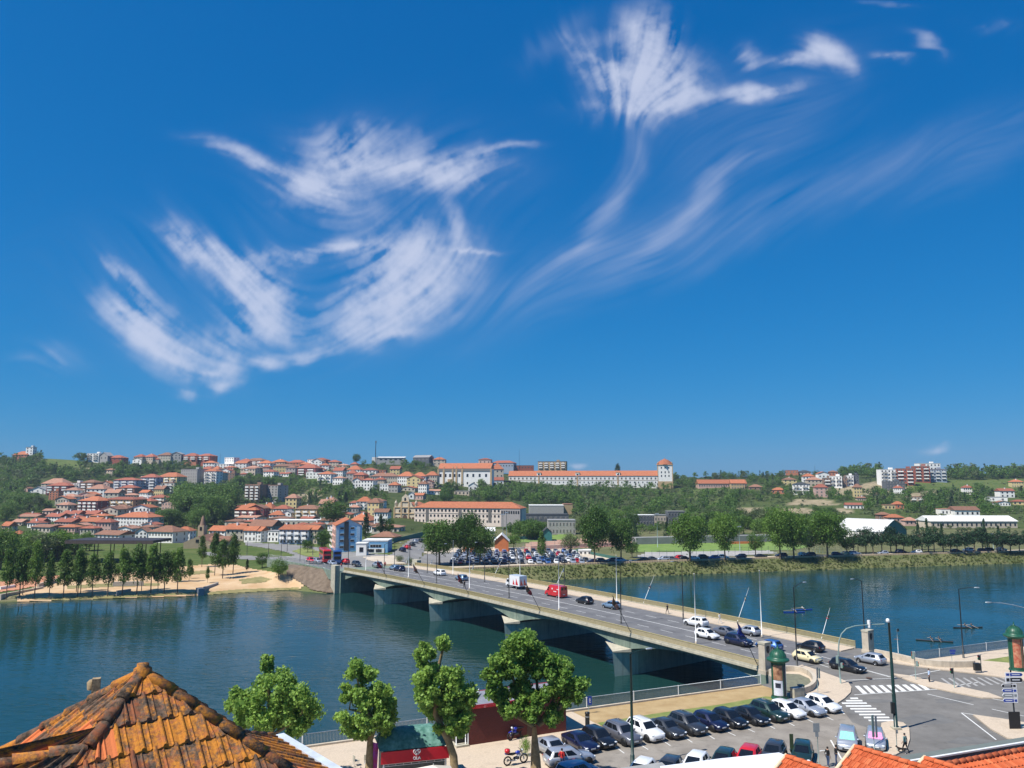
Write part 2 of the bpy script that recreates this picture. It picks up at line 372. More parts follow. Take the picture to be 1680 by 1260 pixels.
def inpoly(x, y, poly):
    c = False; j = len(poly) - 1
    for i in range(len(poly)):
        xi, yi = poly[i]; xj, yj = poly[j]
        if (yi > y) != (yj > y) and x < (xj - xi) * (y - yi) / (yj - yi) + xi: c = not c
        j = i
    return c
# ground cover patches by photo outline: bare soil / meadow
SOIL = [[(1288, 829), (1305, 819), (1362, 820), (1376, 829)], [(1205, 834), (1390, 834), (1402, 842), (1205, 843)], [(1370, 800), (1440, 790), (1500, 800), (1440, 812), (1370, 812)], [(90, 772), (160, 766), (170, 772), (100, 776)], [(480, 815), (520, 800), (530, 812), (490, 828)],
        [(1480, 812), (1560, 802), (1570, 806), (1490, 818)]]
MEAD = [[(1480, 800), (1500, 788), (1680, 786), (1760, 790), (1760, 812), (1650, 810)], [(70, 745), (130, 752), (130, 768), (70, 768)], [(0, 786), (40, 790), (40, 796), (0, 796)], [(1060, 892), (1275, 892), (1275, 908), (1060, 908)],
        [(520, 895), (620, 880), (660, 900), (540, 905)], [(1100, 800), (1200, 805), (1200, 835), (1150, 830)], [(250, 790), (330, 780), (330, 800), (250, 800)], [(480, 780), (530, 785), (530, 800), (470, 800)]]
def terrain():
    av = np.linspace(-1.25, 1.25, 301)
    rows = 64; V = []; cov = []
    for a in av:
        Yw, Yt, zt, Yf, rf, rs = profile(a)
        ys = [Yw - 14, Yw, (Yw + Yt) / 2, Yt] + [lerp(Yt, Yf, t) for t in (.04, .1, .2, .3, .4, .5, .6, .7, .8, .9, 1)]
        ys += [lerp(Yf, YR, (k + 1) / 40) for k in range(40)] + [940, 1000, 1100, 1300, 1600, 2000, 2600, 3400, 4500]
        for Y in ys[:rows]:
            X = a * Y; z = tz(X, Y)
            if Y > Yt + 4 and Y < YR + 50 and Y > Yf: z += .8 * math.sin(X * .043 + Y * .021) * math.sin(Y * .05)
            V.append((X, Y, z))
            r = (CAMZ - z) / Y; px = colx(a); py = CY + F * math.tan(math.atan(r) + PITCH)
            s = 0.; m_ = 0.
            if Y <= Yt + .1 and px > 440: s = .2; m_ = .55
            if Y > Yw and Y < Yt + 2 and px <= 440: s = .5; m_ = .6
            if Y > Yt and Y <= Yf and 640 < px: s = .25; m_ = .35
            if Y > Yt and Y <= Yf and px <= 640: m_ = .8
            if Y > Yf and px > 1150 and py > 795: m_ = .4
            for P in SOIL:
                if inpoly(px, py, P): s = .9
            for P in MEAD:
                if inpoly(px, py, P): m_ = 1; s = 0
            cov.append((s, m_, 0, 1))
    n = len(ys[:rows]); Fc = []
    for i in range(len(av) - 1):
        for j in range(n - 1):
            Fc.append((i * n + j, (i + 1) * n + j, (i + 1) * n + j + 1, i * n + j + 1))
    me = quads_mesh('hills', np.array(V), np.array(Fc), ground_mat(), smooth=True)
    ca = me.color_attributes.new('cover', 'FLOAT_COLOR', 'POINT')
    ca.data.foreach_set('color', np.array(cov, np.float32).ravel())
    tag(link('hills', me), 'green hillside and flat far bank beyond the river', kind='structure')
terrain()
def water():
    m, nt, b = new_mat('river_water'); L = nt.links
    g = nd(nt, 'ShaderNodeNewGeometry')
    b.inputs['Base Color'].default_value = (.008, .038, .036, 1); b.inputs['Roughness'].default_value = .08; b.inputs['IOR'].default_value = 1.33
    hts = None
    for sx, sy, dist in ((.34, .75, 1.0), (.8, 1.5, .45), (.07, .16, 1.2)):
        mp = nd(nt, 'ShaderNodeMapping'); mp.inputs['Scale'].default_value = (sx, sy, 1); mp.inputs['Rotation'].default_value[2] = .2
        L.new(g.outputs['Position'], mp.inputs['Vector'])
        n = nd(nt, 'ShaderNodeTexNoise'); n.inputs['Scale'].default_value = 1; n.inputs['Detail'].default_value = 3; L.new(mp.outputs[0], n.inputs['Vector'])
        k = nd(nt, 'ShaderNodeMath', operation='MULTIPLY'); k.inputs[1].default_value = dist; L.new(n.outputs['Fac'], k.inputs[0])
        if hts is None: hts = k.outputs[0]
        else:
            s = nd(nt, 'ShaderNodeMath', operation='ADD'); L.new(hts, s.inputs[0]); L.new(k.outputs[0], s.inputs[1]); hts = s.outputs[0]
    # calmer and rougher lanes across the river
    n = nd(nt, 'ShaderNodeTexNoise'); n.inputs['Scale'].default_value = .03; n.inputs['Detail'].default_value = 4; L.new(g.outputs['Position'], n.inputs['Vector'])
    mr = nd(nt, 'ShaderNodeMapRange'); mr.inputs['From Min'].default_value = .35; mr.inputs['From Max'].default_value = .65; mr.inputs['To Min'].default_value = .25; mr.inputs['To Max'].default_value = 1.0
    L.new(n.outputs['Fac'], mr.inputs['Value'])
    bp = nd(nt, 'ShaderNodeBump'); bp.inputs['Distance'].default_value = .15; L.new(mr.outputs['Result'], bp.inputs['Strength'])
    L.new(hts, bp.inputs['Height']); L.new(bp.outputs['Normal'], b.inputs['Normal'])
    mb = MB(); mb.add([(-900, 40, WATER), (900, 40, WATER), (900, 420, WATER), (-900, 420, WATER)], [(0, 1, 2, 3)])
    tag(mb.build('river_water', m), 'blue green river between the two banks', kind='structure')
water()
# ---------------------------------------------------------------- bridge
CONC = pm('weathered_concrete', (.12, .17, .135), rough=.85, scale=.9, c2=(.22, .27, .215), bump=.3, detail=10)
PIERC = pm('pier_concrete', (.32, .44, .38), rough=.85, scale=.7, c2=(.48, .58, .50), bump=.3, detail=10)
CONCL = pm('pale_concrete', (.34, .32, .25), rough=.85, scale=1.5, c2=(.5, .46, .36), bump=.2)
STONE = pm('cream_stone', (.42, .36, .28), rough=.85, scale=1.2, c2=(.56, .49, .39), bump=.2)
PAVE = pm('cream_cobble_paving', (.44, .36, .27), rough=.9, scale=5, c2=(.56, .46, .35), bump=.2)
ASPH = pm('asphalt', (.125, .118, .108), rough=.9, scale=.35, c2=(.195, .186, .172), bump=.15, detail=12)
ASPHD = pm('dark_asphalt', (.105, .105, .11), rough=.9, scale=.4, c2=(.165, .165, .168), bump=.15, detail=12)
WHITE = pm('white_road_paint', (.55, .55, .53), rough=.7, scale=4, c2=(.75, .75, .72))
RAILM = pm('olive_painted_rail', (.33, .275, .13), rough=.6, scale=2, c2=(.43, .36, .18))
GALV = pm('galvanised_steel', (.38, .42, .45), rough=.4, metal=.5, scale=4)
DARKG = pm('dark_green_pole_paint', (.012, .035, .03), rough=.35, scale=3)
BLACKM = pm('black_metal', (.015, .017, .018), rough=.4, scale=3)
WHITEM = pm('white_metal', (.72, .73, .72), rough=.4, scale=3, var=.08)
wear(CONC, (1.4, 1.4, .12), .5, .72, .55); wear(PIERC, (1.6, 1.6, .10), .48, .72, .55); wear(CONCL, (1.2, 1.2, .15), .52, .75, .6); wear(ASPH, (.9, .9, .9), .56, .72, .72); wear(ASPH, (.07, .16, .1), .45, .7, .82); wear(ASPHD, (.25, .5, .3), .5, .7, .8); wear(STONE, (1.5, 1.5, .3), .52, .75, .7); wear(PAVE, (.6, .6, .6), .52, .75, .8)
B0 = G(1251, 1098, 0); B1 = G(564, 937, 0)
bd = (B1 - B0); BL = bd.length; bd.normalize(); bn = Vector((-bd.y, bd.x, 0)) * -1
if bn.x < 0: bn = -bn
BWID = 22.4
def dz(s): return .9 * 4 * (s / BL) * (1 - s / BL) if 0 <= s <= BL else 0.0
def BP(s, t, z=0.0): return Vector((B0.x + bd.x * s + bn.x * t, B0.y + bd.y * s + bn.y * t, dz(s) + z))
def bridge_st(x, y):
    """bridge station and offset for a photo pixel on the deck"""
    z = .3
    for _ in range(6):
        p = G(x, y, z); q = p - B0; s = q.dot(bd); t = q.dot(bn); z = dz(s)
    return s, t
PIERS = [27.0, 57.5, 87.0, 115.5]
BR = thing('road_bridge', 'long low concrete arch bridge carrying the road across the river', 'bridge', (B0.x, B0.y, 0))
def rel(p): return (p[0] - B0.x, p[1] - B0.y, p[2])
def soffit(s):
    k = [0] + PIERS + [BL]
    for i in range(5):
        if k[i] <= s <= k[i + 1]:
            c = (k[i] + k[i + 1]) / 2; h = (k[i + 1] - k[i]) / 2; u = (s - c) / h
            zc = dz(c) - .66; zs = -2.1 if s < c and i > 0 or s >= c and i < 4 else (-1.7 if i == 0 else -2.4)
            return zc - (zc - zs) * abs(u) ** 1.9
    return -1.8
DASH = MB()
def bridge():
    S = [BL * i / 200 for i in range(201)]
    # deck body with the arched underside
    V = []; 
    for s in S:
        for t in (.35, BWID - .35):
            V.append(rel(BP(s, t, -.28))); p = BP(s, t); V.append(rel((p.x, p.y, soffit(s))))
    fs = []
    for i in range(200):
        a = i * 4; b = a + 4
        fs += [(a, a + 1, b + 1, b), (a + 3, a + 2, b + 2, b + 3), (a + 1, a + 3, b + 3, b + 1)]
    fs += [(0, 2, 3, 1), (800, 801, 803, 802)]
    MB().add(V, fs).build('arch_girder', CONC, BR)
    def strip(name, t0, t1, z0, z1, mat, s0=0, s1=BL, n=100):
        mb = MB(); V = []
        for i in range(n + 1):
            s = lerp(s0, s1, i / n)
            V += [rel(BP(s, t0, z0)), rel(BP(s, t1, z0)), rel(BP(s, t1, z1)), rel(BP(s, t0, z1))]
        fs = [(3, 2, 1, 0)]
        for i in range(n):
            a = i * 4; b = a + 4
            for j in range(4): fs.append((a + j, a + (j + 1) % 4, b + (j + 1) % 4, b + j))
        k = n * 4; fs.append((k, k + 1, k + 2, k + 3))
        return mb.add(V, fs).build(name, mat, BR)
    strip('roadway', 2.9, BWID - 3.9, -.29, 0, ASPHD, -2)
    strip('cornice', -.25, 2.9, -.29, .0, CONCL); strip('cornice', BWID - 3.9, BWID + .25, -.29, .0, CONCL)
    strip('footway', .35, 2.9, .003, .14, PAVE); strip('footway', BWID - 3.9, BWID - .35, .003, .14, PAVE)
    # painted lines
    tc = 2.9 + (BWID - 6.8) / 2
    strip('centre_line', tc - .07, tc + .07, .001, .008, WHITE)
    for off in (-3.7, 3.7):
        mb = MB(); V = []; fs = []
        s = 1.0
        while s < BL - 3:
            o = len(V)
            for q in (s, s + 2.7): 
                for t in (tc + off - .06, tc + off + .06): V.append(rel(BP(q, t, .006)))
            fs.append((o, o + 1, o + 3, o + 2)); s += 5.4
        DASH.add([(p[0] + B0.x, p[1] + B0.y, p[2]) for p in V], fs)
    # parapet railings
    for t in (0.0, BWID):
        V = MB(); 
        n = int(BL / .16)
        vs = []; f = []
        for i in range(n):
            s = (i + .5) * .16
            p = Vector(rel(BP(s, t, 0))); o = len(vs); hx = bd * .046; hy = bn * .02
            for zz in (.06, 1.02):
                for a, b in ((-1, -1), (1, -1), (1, 1), (-1, 1)): vs.append(tuple(p + hx * a + hy * b + Vector((0, 0, zz))))
            f += [(o, o + 1, o + 5, o + 4), (o + 1, o + 2, o + 6, o + 5), (o + 2, o + 3, o + 7, o + 6), (o + 3, o, o + 4, o + 7)]
        V.add(vs, f).build('railing_bars', RAILM, BR)
        strip('handrail', t - .07, t + .07, 1.02, 1.12, RAILM); strip('parapet_base', t - .12, t + .12, .003, .30, CONCL)
    # piers with pointed noses and the pale caps that reach up to the deck edge
    for s0 in PIERS:
        top = -2.12; nose = -2.3; 
        P = [(s0, nose), (s0 + 1.15, nose + 4.6), (s0 + 1.15, BWID - 2.4), (s0, BWID + 2.0), (s0 - 1.15, BWID - 2.4), (s0 - 1.15, nose + 4.6)]
        vs = []
        for zz, k in ((-8.0, .80), (top, 1.0)):
            for (s, t) in P:
                s2 = s0 + (s - s0) * k; t2 = t if t > nose + .1 and t < BWID + 1.9 else (t + (1 - k) * 3.2 * (1 if t < 0 else -1))
                p = BP(s2, t2); vs.append(rel((p.x, p.y, zz)))
        fs = [(i, (i + 1) % 6, 6 + (i + 1) % 6, 6 + i) for i in range(6)] + [tuple(range(6, 12)), tuple(range(5, -1, -1))]
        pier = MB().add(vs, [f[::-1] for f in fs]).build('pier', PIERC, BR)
        for side in (0, 1):
            e = .33 if side == 0 else BWID - .33; nn = nose + .05 if side == 0 else BWID + 1.9
            pts = [(s0, nn, top + .05), (s0 - 1.6, e, -1.72), (s0 + 4.6, e, -1.5), (s0 - 1.6, e, top - .1), (s0 + 3.4, e, top - .1), (s0, nn, top - .1)]
            vv = []
            for s, t, z in pts:
                p = BP(s, t); vv.append(rel((p.x, p.y, z)))
            MB().add(vv, [(0, 2, 1), (0, 1, 3, 5), (0, 5, 4, 2), (3, 4, 5)]).build('pier_cap', CONCL, BR)
    # abutments
    def block(name, s0, s1, t0, t1, z0, z1, mat):
        vs = []
        for z in (z0, z1):
            for s, t in ((s0, t0), (s1, t0), (s1, t1), (s0, t1)):
                p = BP(s, t); vs.append(rel((p.x, p.y, z)))
        MB().add(vs, [(3, 2, 1, 0), (4, 5, 6, 7), (0, 1, 5, 4), (1, 2, 6, 5), (2, 3, 7, 6), (3, 0, 4, 7)]).build(name, mat, BR)
    block('abutment', BL - .3, BL + 9, -1.0, BWID + 1, -9, -.30, CONC)
    block('abutment_tower', BL + .4, BL + 3.4, -2.4, -1.02, -9, 1.6, CONCL)
    block('abutment_tower', BL + .4, BL + 3.4, BWID + 1.02, BWID + 2.4, -9, 1.6, CONCL)
    block('abutment', -9, .4, -.6, BWID + .6, -9, -.31, CONC)
bridge()
tag(DASH.build('lane_markings', WHITE), 'white dashed lane markings on the bridge road', kind='structure')
# ---------------------------------------------------------------- near bank: quay, roads, pavements
def poly_sheet(name, px, z, mat, lab=None, thick=0.0, world=False):
    P = [G(x, y, 0) if not world else Vector((x, y, 0)) for x, y in px]
    mb = MB()
    if thick: mb.prism([(p.x, p.y) for p in P], z - thick, z)
    else:
        vs = [(p.x, p.y, z) for p in P]
        A = sum(P[i].x * P[(i + 1) % len(P)].y - P[(i + 1) % len(P)].x * P[i].y for i in range(len(P)))
        mb.add(vs, [tuple(range(len(P))) if A > 0 else tuple(range(len(P) - 1, -1, -1))])
    o = mb.build(name, mat); return tag(o, lab, kind='structure')
q0 = G(480, 1228); q1 = G(1250, 1123); qd = (q1 - q0).normalized()
qL = q0 - qd * 120
r0 = G(1437, 1074); r1 = G(1497, 1084); r2 = G(1655, 1063); rd = (r2 - r1).normalized(); r3 = r2 + rd * 160
bank = [qL, q1 + qd * 1.2, BP(-1.2, -.5), BP(.39, -.5), BP(.39, BWID + .4), BP(-1.2, BWID + .7), r0, r1, r2, r3, Vector((300, 20, 0)), Vector((200, -80, 0)), Vector((-200, -80, 0))]
mb = MB(); mb.prism([(p.x, p.y) for p in bank], -9, -.004)
tag(mb.build('near_bank', ASPH), 'asphalt ground of the near river bank', kind='structure')
LOT = None
poly_sheet('car_park', [(985, 1193), (1100, 1174), (1240, 1153), (1300, 1144), (1352, 1149), (1372, 1158), (1385, 1168), (1398, 1185), (1440, 1200), (1445, 1240), (1440, 1262), (1430, 1300), (1300, 1400), (880, 1400), (900, 1262), (955, 1222)], .002, pm('pale_asphalt', (.19, .168, .142), rough=.9, scale=.35, c2=(.29, .262, .225), bump=.15, detail=12), 'pale worn asphalt of the near car park')
wear(MATS['pale_asphalt'], (1.1, 1.1, 1), .55, .72, .68); wear(MATS['pale_asphalt'], (.12, .2, .1), .45, .7, .85)
poly_sheet('promenade', [(380, 1241.6), (480, 1228.4), (935, 1166.5), (975, 1181), (990, 1196), (955, 1222), (905, 1262), (890, 1330), (300, 1400)], .004, PAVE, 'cream paved riverside promenade')
GRASSD = pm('dry_grass', (.30, .20, .09), rough=.95, scale=.5, c2=(.42, .31, .16), bump=.4, detail=10)
GRASSG = pm('green_grass', (.10, .16, .03), rough=.95, scale=.8, c2=(.24, .24, .08), bump=.5, detail=10)
poly_sheet('dry_lawn', [(940, 1168), (1250, 1124.5), (1262, 1128), (1300, 1145), (1240, 1154), (1100, 1175), (988, 1192)], .008, GRASSD, 'dry brown grass strip along the quay')
poly_sheet('green_lawn', [(980, 1186), (1090, 1168.5), (1180, 1156), (1256, 1142.5), (1294, 1146), (1240, 1154.5), (1100, 1175.5), (990, 1193)], .012, GRASSG, 'narrow green grass strip behind the parked cars')
poly_sheet('kerb_walk', [(990, 1193.5), (1100, 1176), (1240, 1155), (1300, 1146.5), (1318, 1150), (1250, 1162), (1110, 1183), (1000, 1200.5)], .016, PAVE)
lp = [(1262, 1108), (1290, 1100), (1316, 1092), (1345, 1102), (1375, 1113), (1392, 1121), (1397, 1129), (1396, 1137), (1386, 1147), (1371, 1157), (1352, 1150), (1318, 1142), (1285, 1128)]
poly_sheet('pavement', lp, .13, PAVE, 'cream pavement at the near bridge corner', thick=.13)
poly_sheet('pavement', [(1421, 1072), (1440, 1083), (1475, 1090), (1530, 1098), (1600, 1106), (1680, 1117), (1800, 1130), (1900, 1100), (1760, 1052), (1655, 1066), (1560, 1078), (1500, 1086)], .13, PAVE, 'cream pavement beside the far railing', thick=.13)
poly_sheet('traffic_island', [(1463, 1106), (1490, 1109.5), (1530, 1118), (1580, 1129), (1622, 1138), (1646, 1147), (1612, 1146), (1560, 1136), (1520, 1127), (1490, 1117.5)], .13, PAVE, 'long thin paved island between the lanes', thick=.13)
poly_sheet('traffic_island', [(1596, 1174), (1640, 1180), (1700, 1190), (1800, 1200), (1800, 1240), (1700, 1222), (1652, 1212), (1625, 1197)], .13, PAVE, 'paved triangular island under the sign mast', thick=.13)
poly_sheet('traffic_island', [(1446, 1188), (1462, 1184), (1482, 1187), (1492, 1196), (1493, 1214), (1488, 1230), (1470, 1240), (1445, 1245), (1440, 1225), (1445, 1205)], .13, PAVE, 'rounded paved island at the car park entrance', thick=.13)
poly_sheet('lawn', [(1612, 1085), (1657, 1078), (1740, 1074), (1740, 1086), (1657, 1089)], .135, GRASSG, 'short grass patch on the right pavement')
z8 = lambda x, y: (1240 + x / 3.5, 900 + y / 3.5)
RM = MB()
def mark(pts):
    P = [G(x, y, 0) for x, y in pts]
    A = sum(P[i].x * P[(i + 1) % len(P)].y - P[(i + 1) % len(P)].x * P[i].y for i in range(len(P)))
    if A < 0: P = P[::-1]
    RM.add([(p.x, p.y, .007) for p in P], [tuple(range(len(P)))])
def line(x0, y0, x1, y1, w=.12):
    a, b = G(x0, y0), G(x1, y1); d = (b - a).normalized(); n = Vector((-d.y, d.x, 0)) * w / 2
    RM.add([tuple(p + Vector((0, 0, .007))) for p in (a - n, b - n, b + n, a + n)], [(0, 1, 2, 3)])
for k in range(9):
    x0 = 560 + k * 45; yb = 836 - (k * 45 + 60) * .062
    mark([z8(x0 + 8, 789 - k * 1.2), z8(x0 + 32, 788 - k * 1.2), z8(x0 + 82, yb), z8(x0 + 54, yb + 1.5)])
for x0, x1, y in ((540, 585, 860), (516, 610, 874), (492, 635, 888), (515, 660, 904), (540, 690, 920), (566, 716, 936), (591, 740, 953), (618, 764, 970), (645, 788, 987)):
    mark([z8(x0, y - 4), z8(x1, y - 4.5), z8(x1 + 5, y + 4), z8(x0 + 5, y + 4.5)])
FP = MB(); RM, RM_ = FP, RM
for k in range(9):
    x0 = 1060 + k * 42; mark([z8(x0, 745 - k * .8), z8(x0 + 13, 744 - k * .8), z8(x0 + 95, 800 - k * 3.6), z8(x0 + 78, 801 - k * 3.6)])
tag(FP.build('faded_crossing', pm('faded_road_paint', (.24, .235, .225), rough=.8, scale=3, c2=(.40, .39, .375))), 'faded zebra crossing on the right', kind='structure'); RM = RM_
for l in ((505, 757, 790, 745), (600, 690, 770, 738), (640, 700, 810, 745), (985, 835, 1250, 897), (1180, 943, 1380, 1098), (1180, 943, 1500, 990), (1355, 922, 1540, 962), (1090, 812, 1480, 885), (1050, 800, 1280, 768),
          (565, 840, 1040, 808), (430, 1100, 492, 1208), (465, 890, 508, 950), (170, 600, 420, 682), (340, 640, 520, 690), (830, 740, 1100, 690), (270, 590, 450, 640)):
    line(*z8(l[0], l[1]), *z8(l[2], l[3]), w=.14)
zc_ = lambda x, y: (1000 + x / 6, 1080 + y / 6)
for l in ((30, 850, 145, 935), (270, 830, 380, 898), (490, 790, 600, 860), (720, 765, 815, 828), (940, 735, 1035, 795), (1130, 710, 1240, 762), (1315, 675, 1432, 728), (1540, 645, 1630, 692)):
    line(*zc_(l[0], l[1]), *zc_(l[2], l[3]), w=.1)
for l in ((60, 1010, 110, 1035), (170, 990, 222, 1018), (270, 968, 330, 998), (370, 950, 445, 985)): line(*z8(l[0], l[1]), *z8(l[2], l[3]), w=.1)
ca = [G(*z8(390 + 26 * math.cos(a), 1168 + 9 * math.sin(a))) for a in [k * .5 - 2.6 for k in range(9)]]
for a, b in zip(ca, ca[1:]):
    d = (b - a).normalized(); n = Vector((-d.y, d.x, 0)) * .07
    RM.add([tuple(p + Vector((0, 0, .007))) for p in (a - n, b - n, b + n, a + n)], [(0, 1, 2, 3)])
tag(RM.build('road_markings', WHITE), 'white painted road markings, crossings and parking lines', kind='structure')
# dark repair patches and manholes keep the asphalt from looking new
PT = MB()
for x, y, rx, ry in ((1410, 1168, 22, 4), (1520, 1180, 45, 9), (1560, 1150, 30, 4), (1590, 1215, 34, 6), (1440, 1150, 26, 3)):
    c = [G(x + rx * math.cos(a) * (1 + .3 * math.sin(3 * a + x)), y + ry * math.sin(a)) for a in [2 * PI * k / 16 for k in range(16)]]
    c = c[::-1]
    PT.add([(p.x, p.y, .0035) for p in c], [tuple(range(16))])
tag(PT.build('asphalt_patches', pm('patched_asphalt', (.115, .113, .11), rough=.95, scale=.6, c2=(.16, .157, .15))), 'darker repaired patches of asphalt', kind='structure')
MH = MB()
for x, y in ((808, 525), (650, 748), (800, 640)): 
    p = G(*z8(x, y)); MH.lathe([(.0, .139), (.36, .139), (.38, .131)], (p.x, p.y, 0), 14)
tag(MH.build('manhole_covers', pm('rusty_iron', (.10, .06, .04), rough=.7)), 'iron covers let into the pavement', kind='structure')
# ---------------------------------------------------------------- fences, walls
def fence(name, pts, h, mat, label, bar=.14, post=2.6, barw=.018, panel=None, z=0.0, nposts=99):
    p0 = pts[0]; root = thing(name, label, 'railing', (p0.x, p0.y, p0.z))
    bars = MB(); railm = MB(); posts = []
    tot = 0
    for a, b in zip(pts, pts[1:]):
        d = b - a; Ld = d.length; u = d / Ld; off = a - p0; nn = Vector((-u.y, u.x, 0)).normalized()
        k = int(Ld / bar)
        for i in range(k):
            c = off + u * (i + .5) * bar; o = len(bars.v); hx = Vector((u.x, u.y, 0)) * barw; hy = nn * barw
            vs = [tuple(c + hx * e + hy * f + Vector((0, 0, zz))) for zz in (.08, h - .04) for e, f in ((-1, -1), (1, -1), (1, 1), (-1, 1))]
            bars.add(vs, [(0, 1, 5, 4), (1, 2, 6, 5), (2, 3, 7, 6), (3, 0, 4, 7)])
        for zz in (.08, h): railm.tube([off + Vector((0, 0, zz)), off + d + Vector((0, 0, zz))], .035, 6)
        k = max(1, int(Ld / post))
        for i in range(k + 1):
            if i == 0 and posts: continue
            posts.append(off + d * (i / k))
    bars.build('bars', mat, root); railm.build('rails', mat, root)
    proto = None
    for i, c in enumerate(posts[:nposts]):
        if proto is None: proto = MB().box((0, 0, 0), (.09, .09, h + .06), base=True).build('post', panel or mat, root, c)
        else:
            q = proto.copy(); COL.objects.link(q); q.parent = root; q.location = c
    return root
fence('quay_railing', [q0 - qd * 30 + Vector((0, 0, 0)), q1 - qd * .2], 1.15, GALV, 'long galvanised railing along the near quay below the bridge', post=6.0, panel=WHITEM)
fence('quay_railing', [r1 + rd * .5, r2, r2 + rd * 60], 1.15, GALV, 'pale galvanised railing on the right of the bridge end', post=4.5, panel=WHITEM)
def wall_path(name, px, h, th, mat, label, z=0.0):
    P = [G(x, y, 0) for x, y in px]; root = None
    L_, R_ = [], []
    for i, p in enumerate(P):
        d = (P[min(i + 1, len(P) - 1)] - P[max(i - 1, 0)]).normalized(); n = Vector((-d.y, d.x, 0)) * th / 2
        L_.append(p + n); R_.append(p - n)
    mb = MB(); n = len(P)
    vs = []
    for a, b in zip(L_, R_): vs += [(a.x, a.y, z), (b.x, b.y, z), (b.x, b.y, z + h), (a.x, a.y, z + h)]
    fs = [(0, 1, 2, 3), tuple((n - 1) * 4 + k for k in (3, 2, 1, 0))]
    for i in range(n - 1):
        a = i * 4; b = a + 4
        for j in range(4): fs.append((a + j, b + j, b + (j + 1) % 4, a + (j + 1) % 4))
    mb.add(vs, fs); return tag(mb.build(name, mat), label, 'wall')
def smooth(px, n=6):
    out = []
    for i in range(len(px) - 1):
        p0 = px[max(i - 1, 0)]; p1 = px[i]; p2 = px[i + 1]; p3 = px[min(i + 2, len(px) - 1)]
        for k in range(n):
            t = k / n
            out.append(tuple(.5 * (2 * p1[j] + (p2[j] - p0[j]) * t + (2 * p0[j] - 5 * p1[j] + 4 * p2[j] - p3[j]) * t * t + (3 * p1[j] - p0[j] - 3 * p2[j] + p3[j]) * t ** 3) for j in (0, 1)))
    return out + [px[-1]]
poly_sheet('lawn', [(1268, 1112), (1290, 1107), (1312, 1108), (1328, 1115), (1332, 1124), (1322, 1133), (1300, 1137), (1272, 1130)], .136, pm('grey_planting', (.12, .12, .09), rough=.95, scale=2, c2=(.2, .2, .13)), 'grey green planted patch inside the curved wall')
wall_path('parapet_wall', smooth([(1264, 1109), (1286, 1103), (1312, 1104), (1331, 1112), (1337, 1124), (1330, 1134), (1312, 1141)]), .8, .45, STONE, 'curved cream stone wall beside the left advertising column', .0)
wall_path('parapet_wall', smooth([(1436, 1076), (1470, 1083), (1510, 1092), (1550, 1096), (1590, 1096), (1598, 1095)]), .8, .45, STONE, 'long curved cream stone wall on the right of the bridge', .13)
wall_path('kerb_wall', [(480, 1229.5), (702, 1199), (929, 1168.2), (1248, 1124.5)], .18, .3, STONE, 'low stone kerb under the quay railing')
# ---------------------------------------------------------------- vehicles
def paint(name, c, metal=.25):
    return pm(name, c, rough=.32, var=.06, scale=2, metal=metal, spec=.5, coat=.8)
PAINT = {'white': paint('white_car_paint', (.72, .73, .74), 0), 'silver': paint('silver_car_paint', (.42, .45, .50), .5), 'grey': paint('grey_car_paint', (.14, .145, .17), .4), 'dark grey': paint('charcoal_car_paint', (.045, .05, .058), .4),
         'black': paint('black_car_paint', (.010, .011, .014), .2), 'navy': paint('navy_car_paint', (.010, .014, .05), .3), 'blue': paint('blue_car_paint', (.03, .10, .30), .3), 'red': paint('red_car_paint', (.55, .015, .02), .1),
         'cream': paint('cream_car_paint', (.68, .60, .36), 0), 'light blue': paint('light_blue_car_paint', (.20, .30, .42), .4), 'green': paint('dark_green_car_paint', (.015, .04, .035), .3)}
GLASSD = pm('dark_car_glass', (.008, .011, .016), rough=.08, var=.1, spec=.45)
TYRE = pm('tyre_rubber', (.018, .018, .018), rough=.85); RIM = pm('alloy_rim', (.34, .35, .37), rough=.35, metal=.7); TRIM = pm('black_trim', (.012, .012, .013), rough=.55)
LAMPG = pm('headlamp_glass', (.62, .66, .70), rough=.12, spec=.6); LAMPR = pm('tail_lamp_red', (.35, .01, .01), rough=.2); PLATE = pm('plate_white', (.7, .7, .68), rough=.5)
STY = {  # L, W, H, belt, hood, cabin base rear/front, roof rear/front, wheel radius, tail deck
    'hatch': (4.05, 1.76, 1.47, .93, .90, -1.93, 1.08, -1.50, .28, .31, None), 'sedan': (4.55, 1.78, 1.43, .93, .88, -1.62, 1.12, -.95, .30, .32, .97),
    'wagon': (4.65, 1.78, 1.47, .93, .88, -2.18, 1.12, -1.85, .30, .32, None), 'suv': (4.42, 1.86, 1.64, 1.05, 1.02, -2.08, 1.10, -1.68, .32, .36, None),
    'mpv': (4.30, 1.80, 1.62, .98, .95, -2.02, 1.35, -1.66, .45, .32, None), 'coupe': (4.30, 1.80, 1.36, .90, .86, -1.95, 1.02, -1.05, .12, .32, None)}
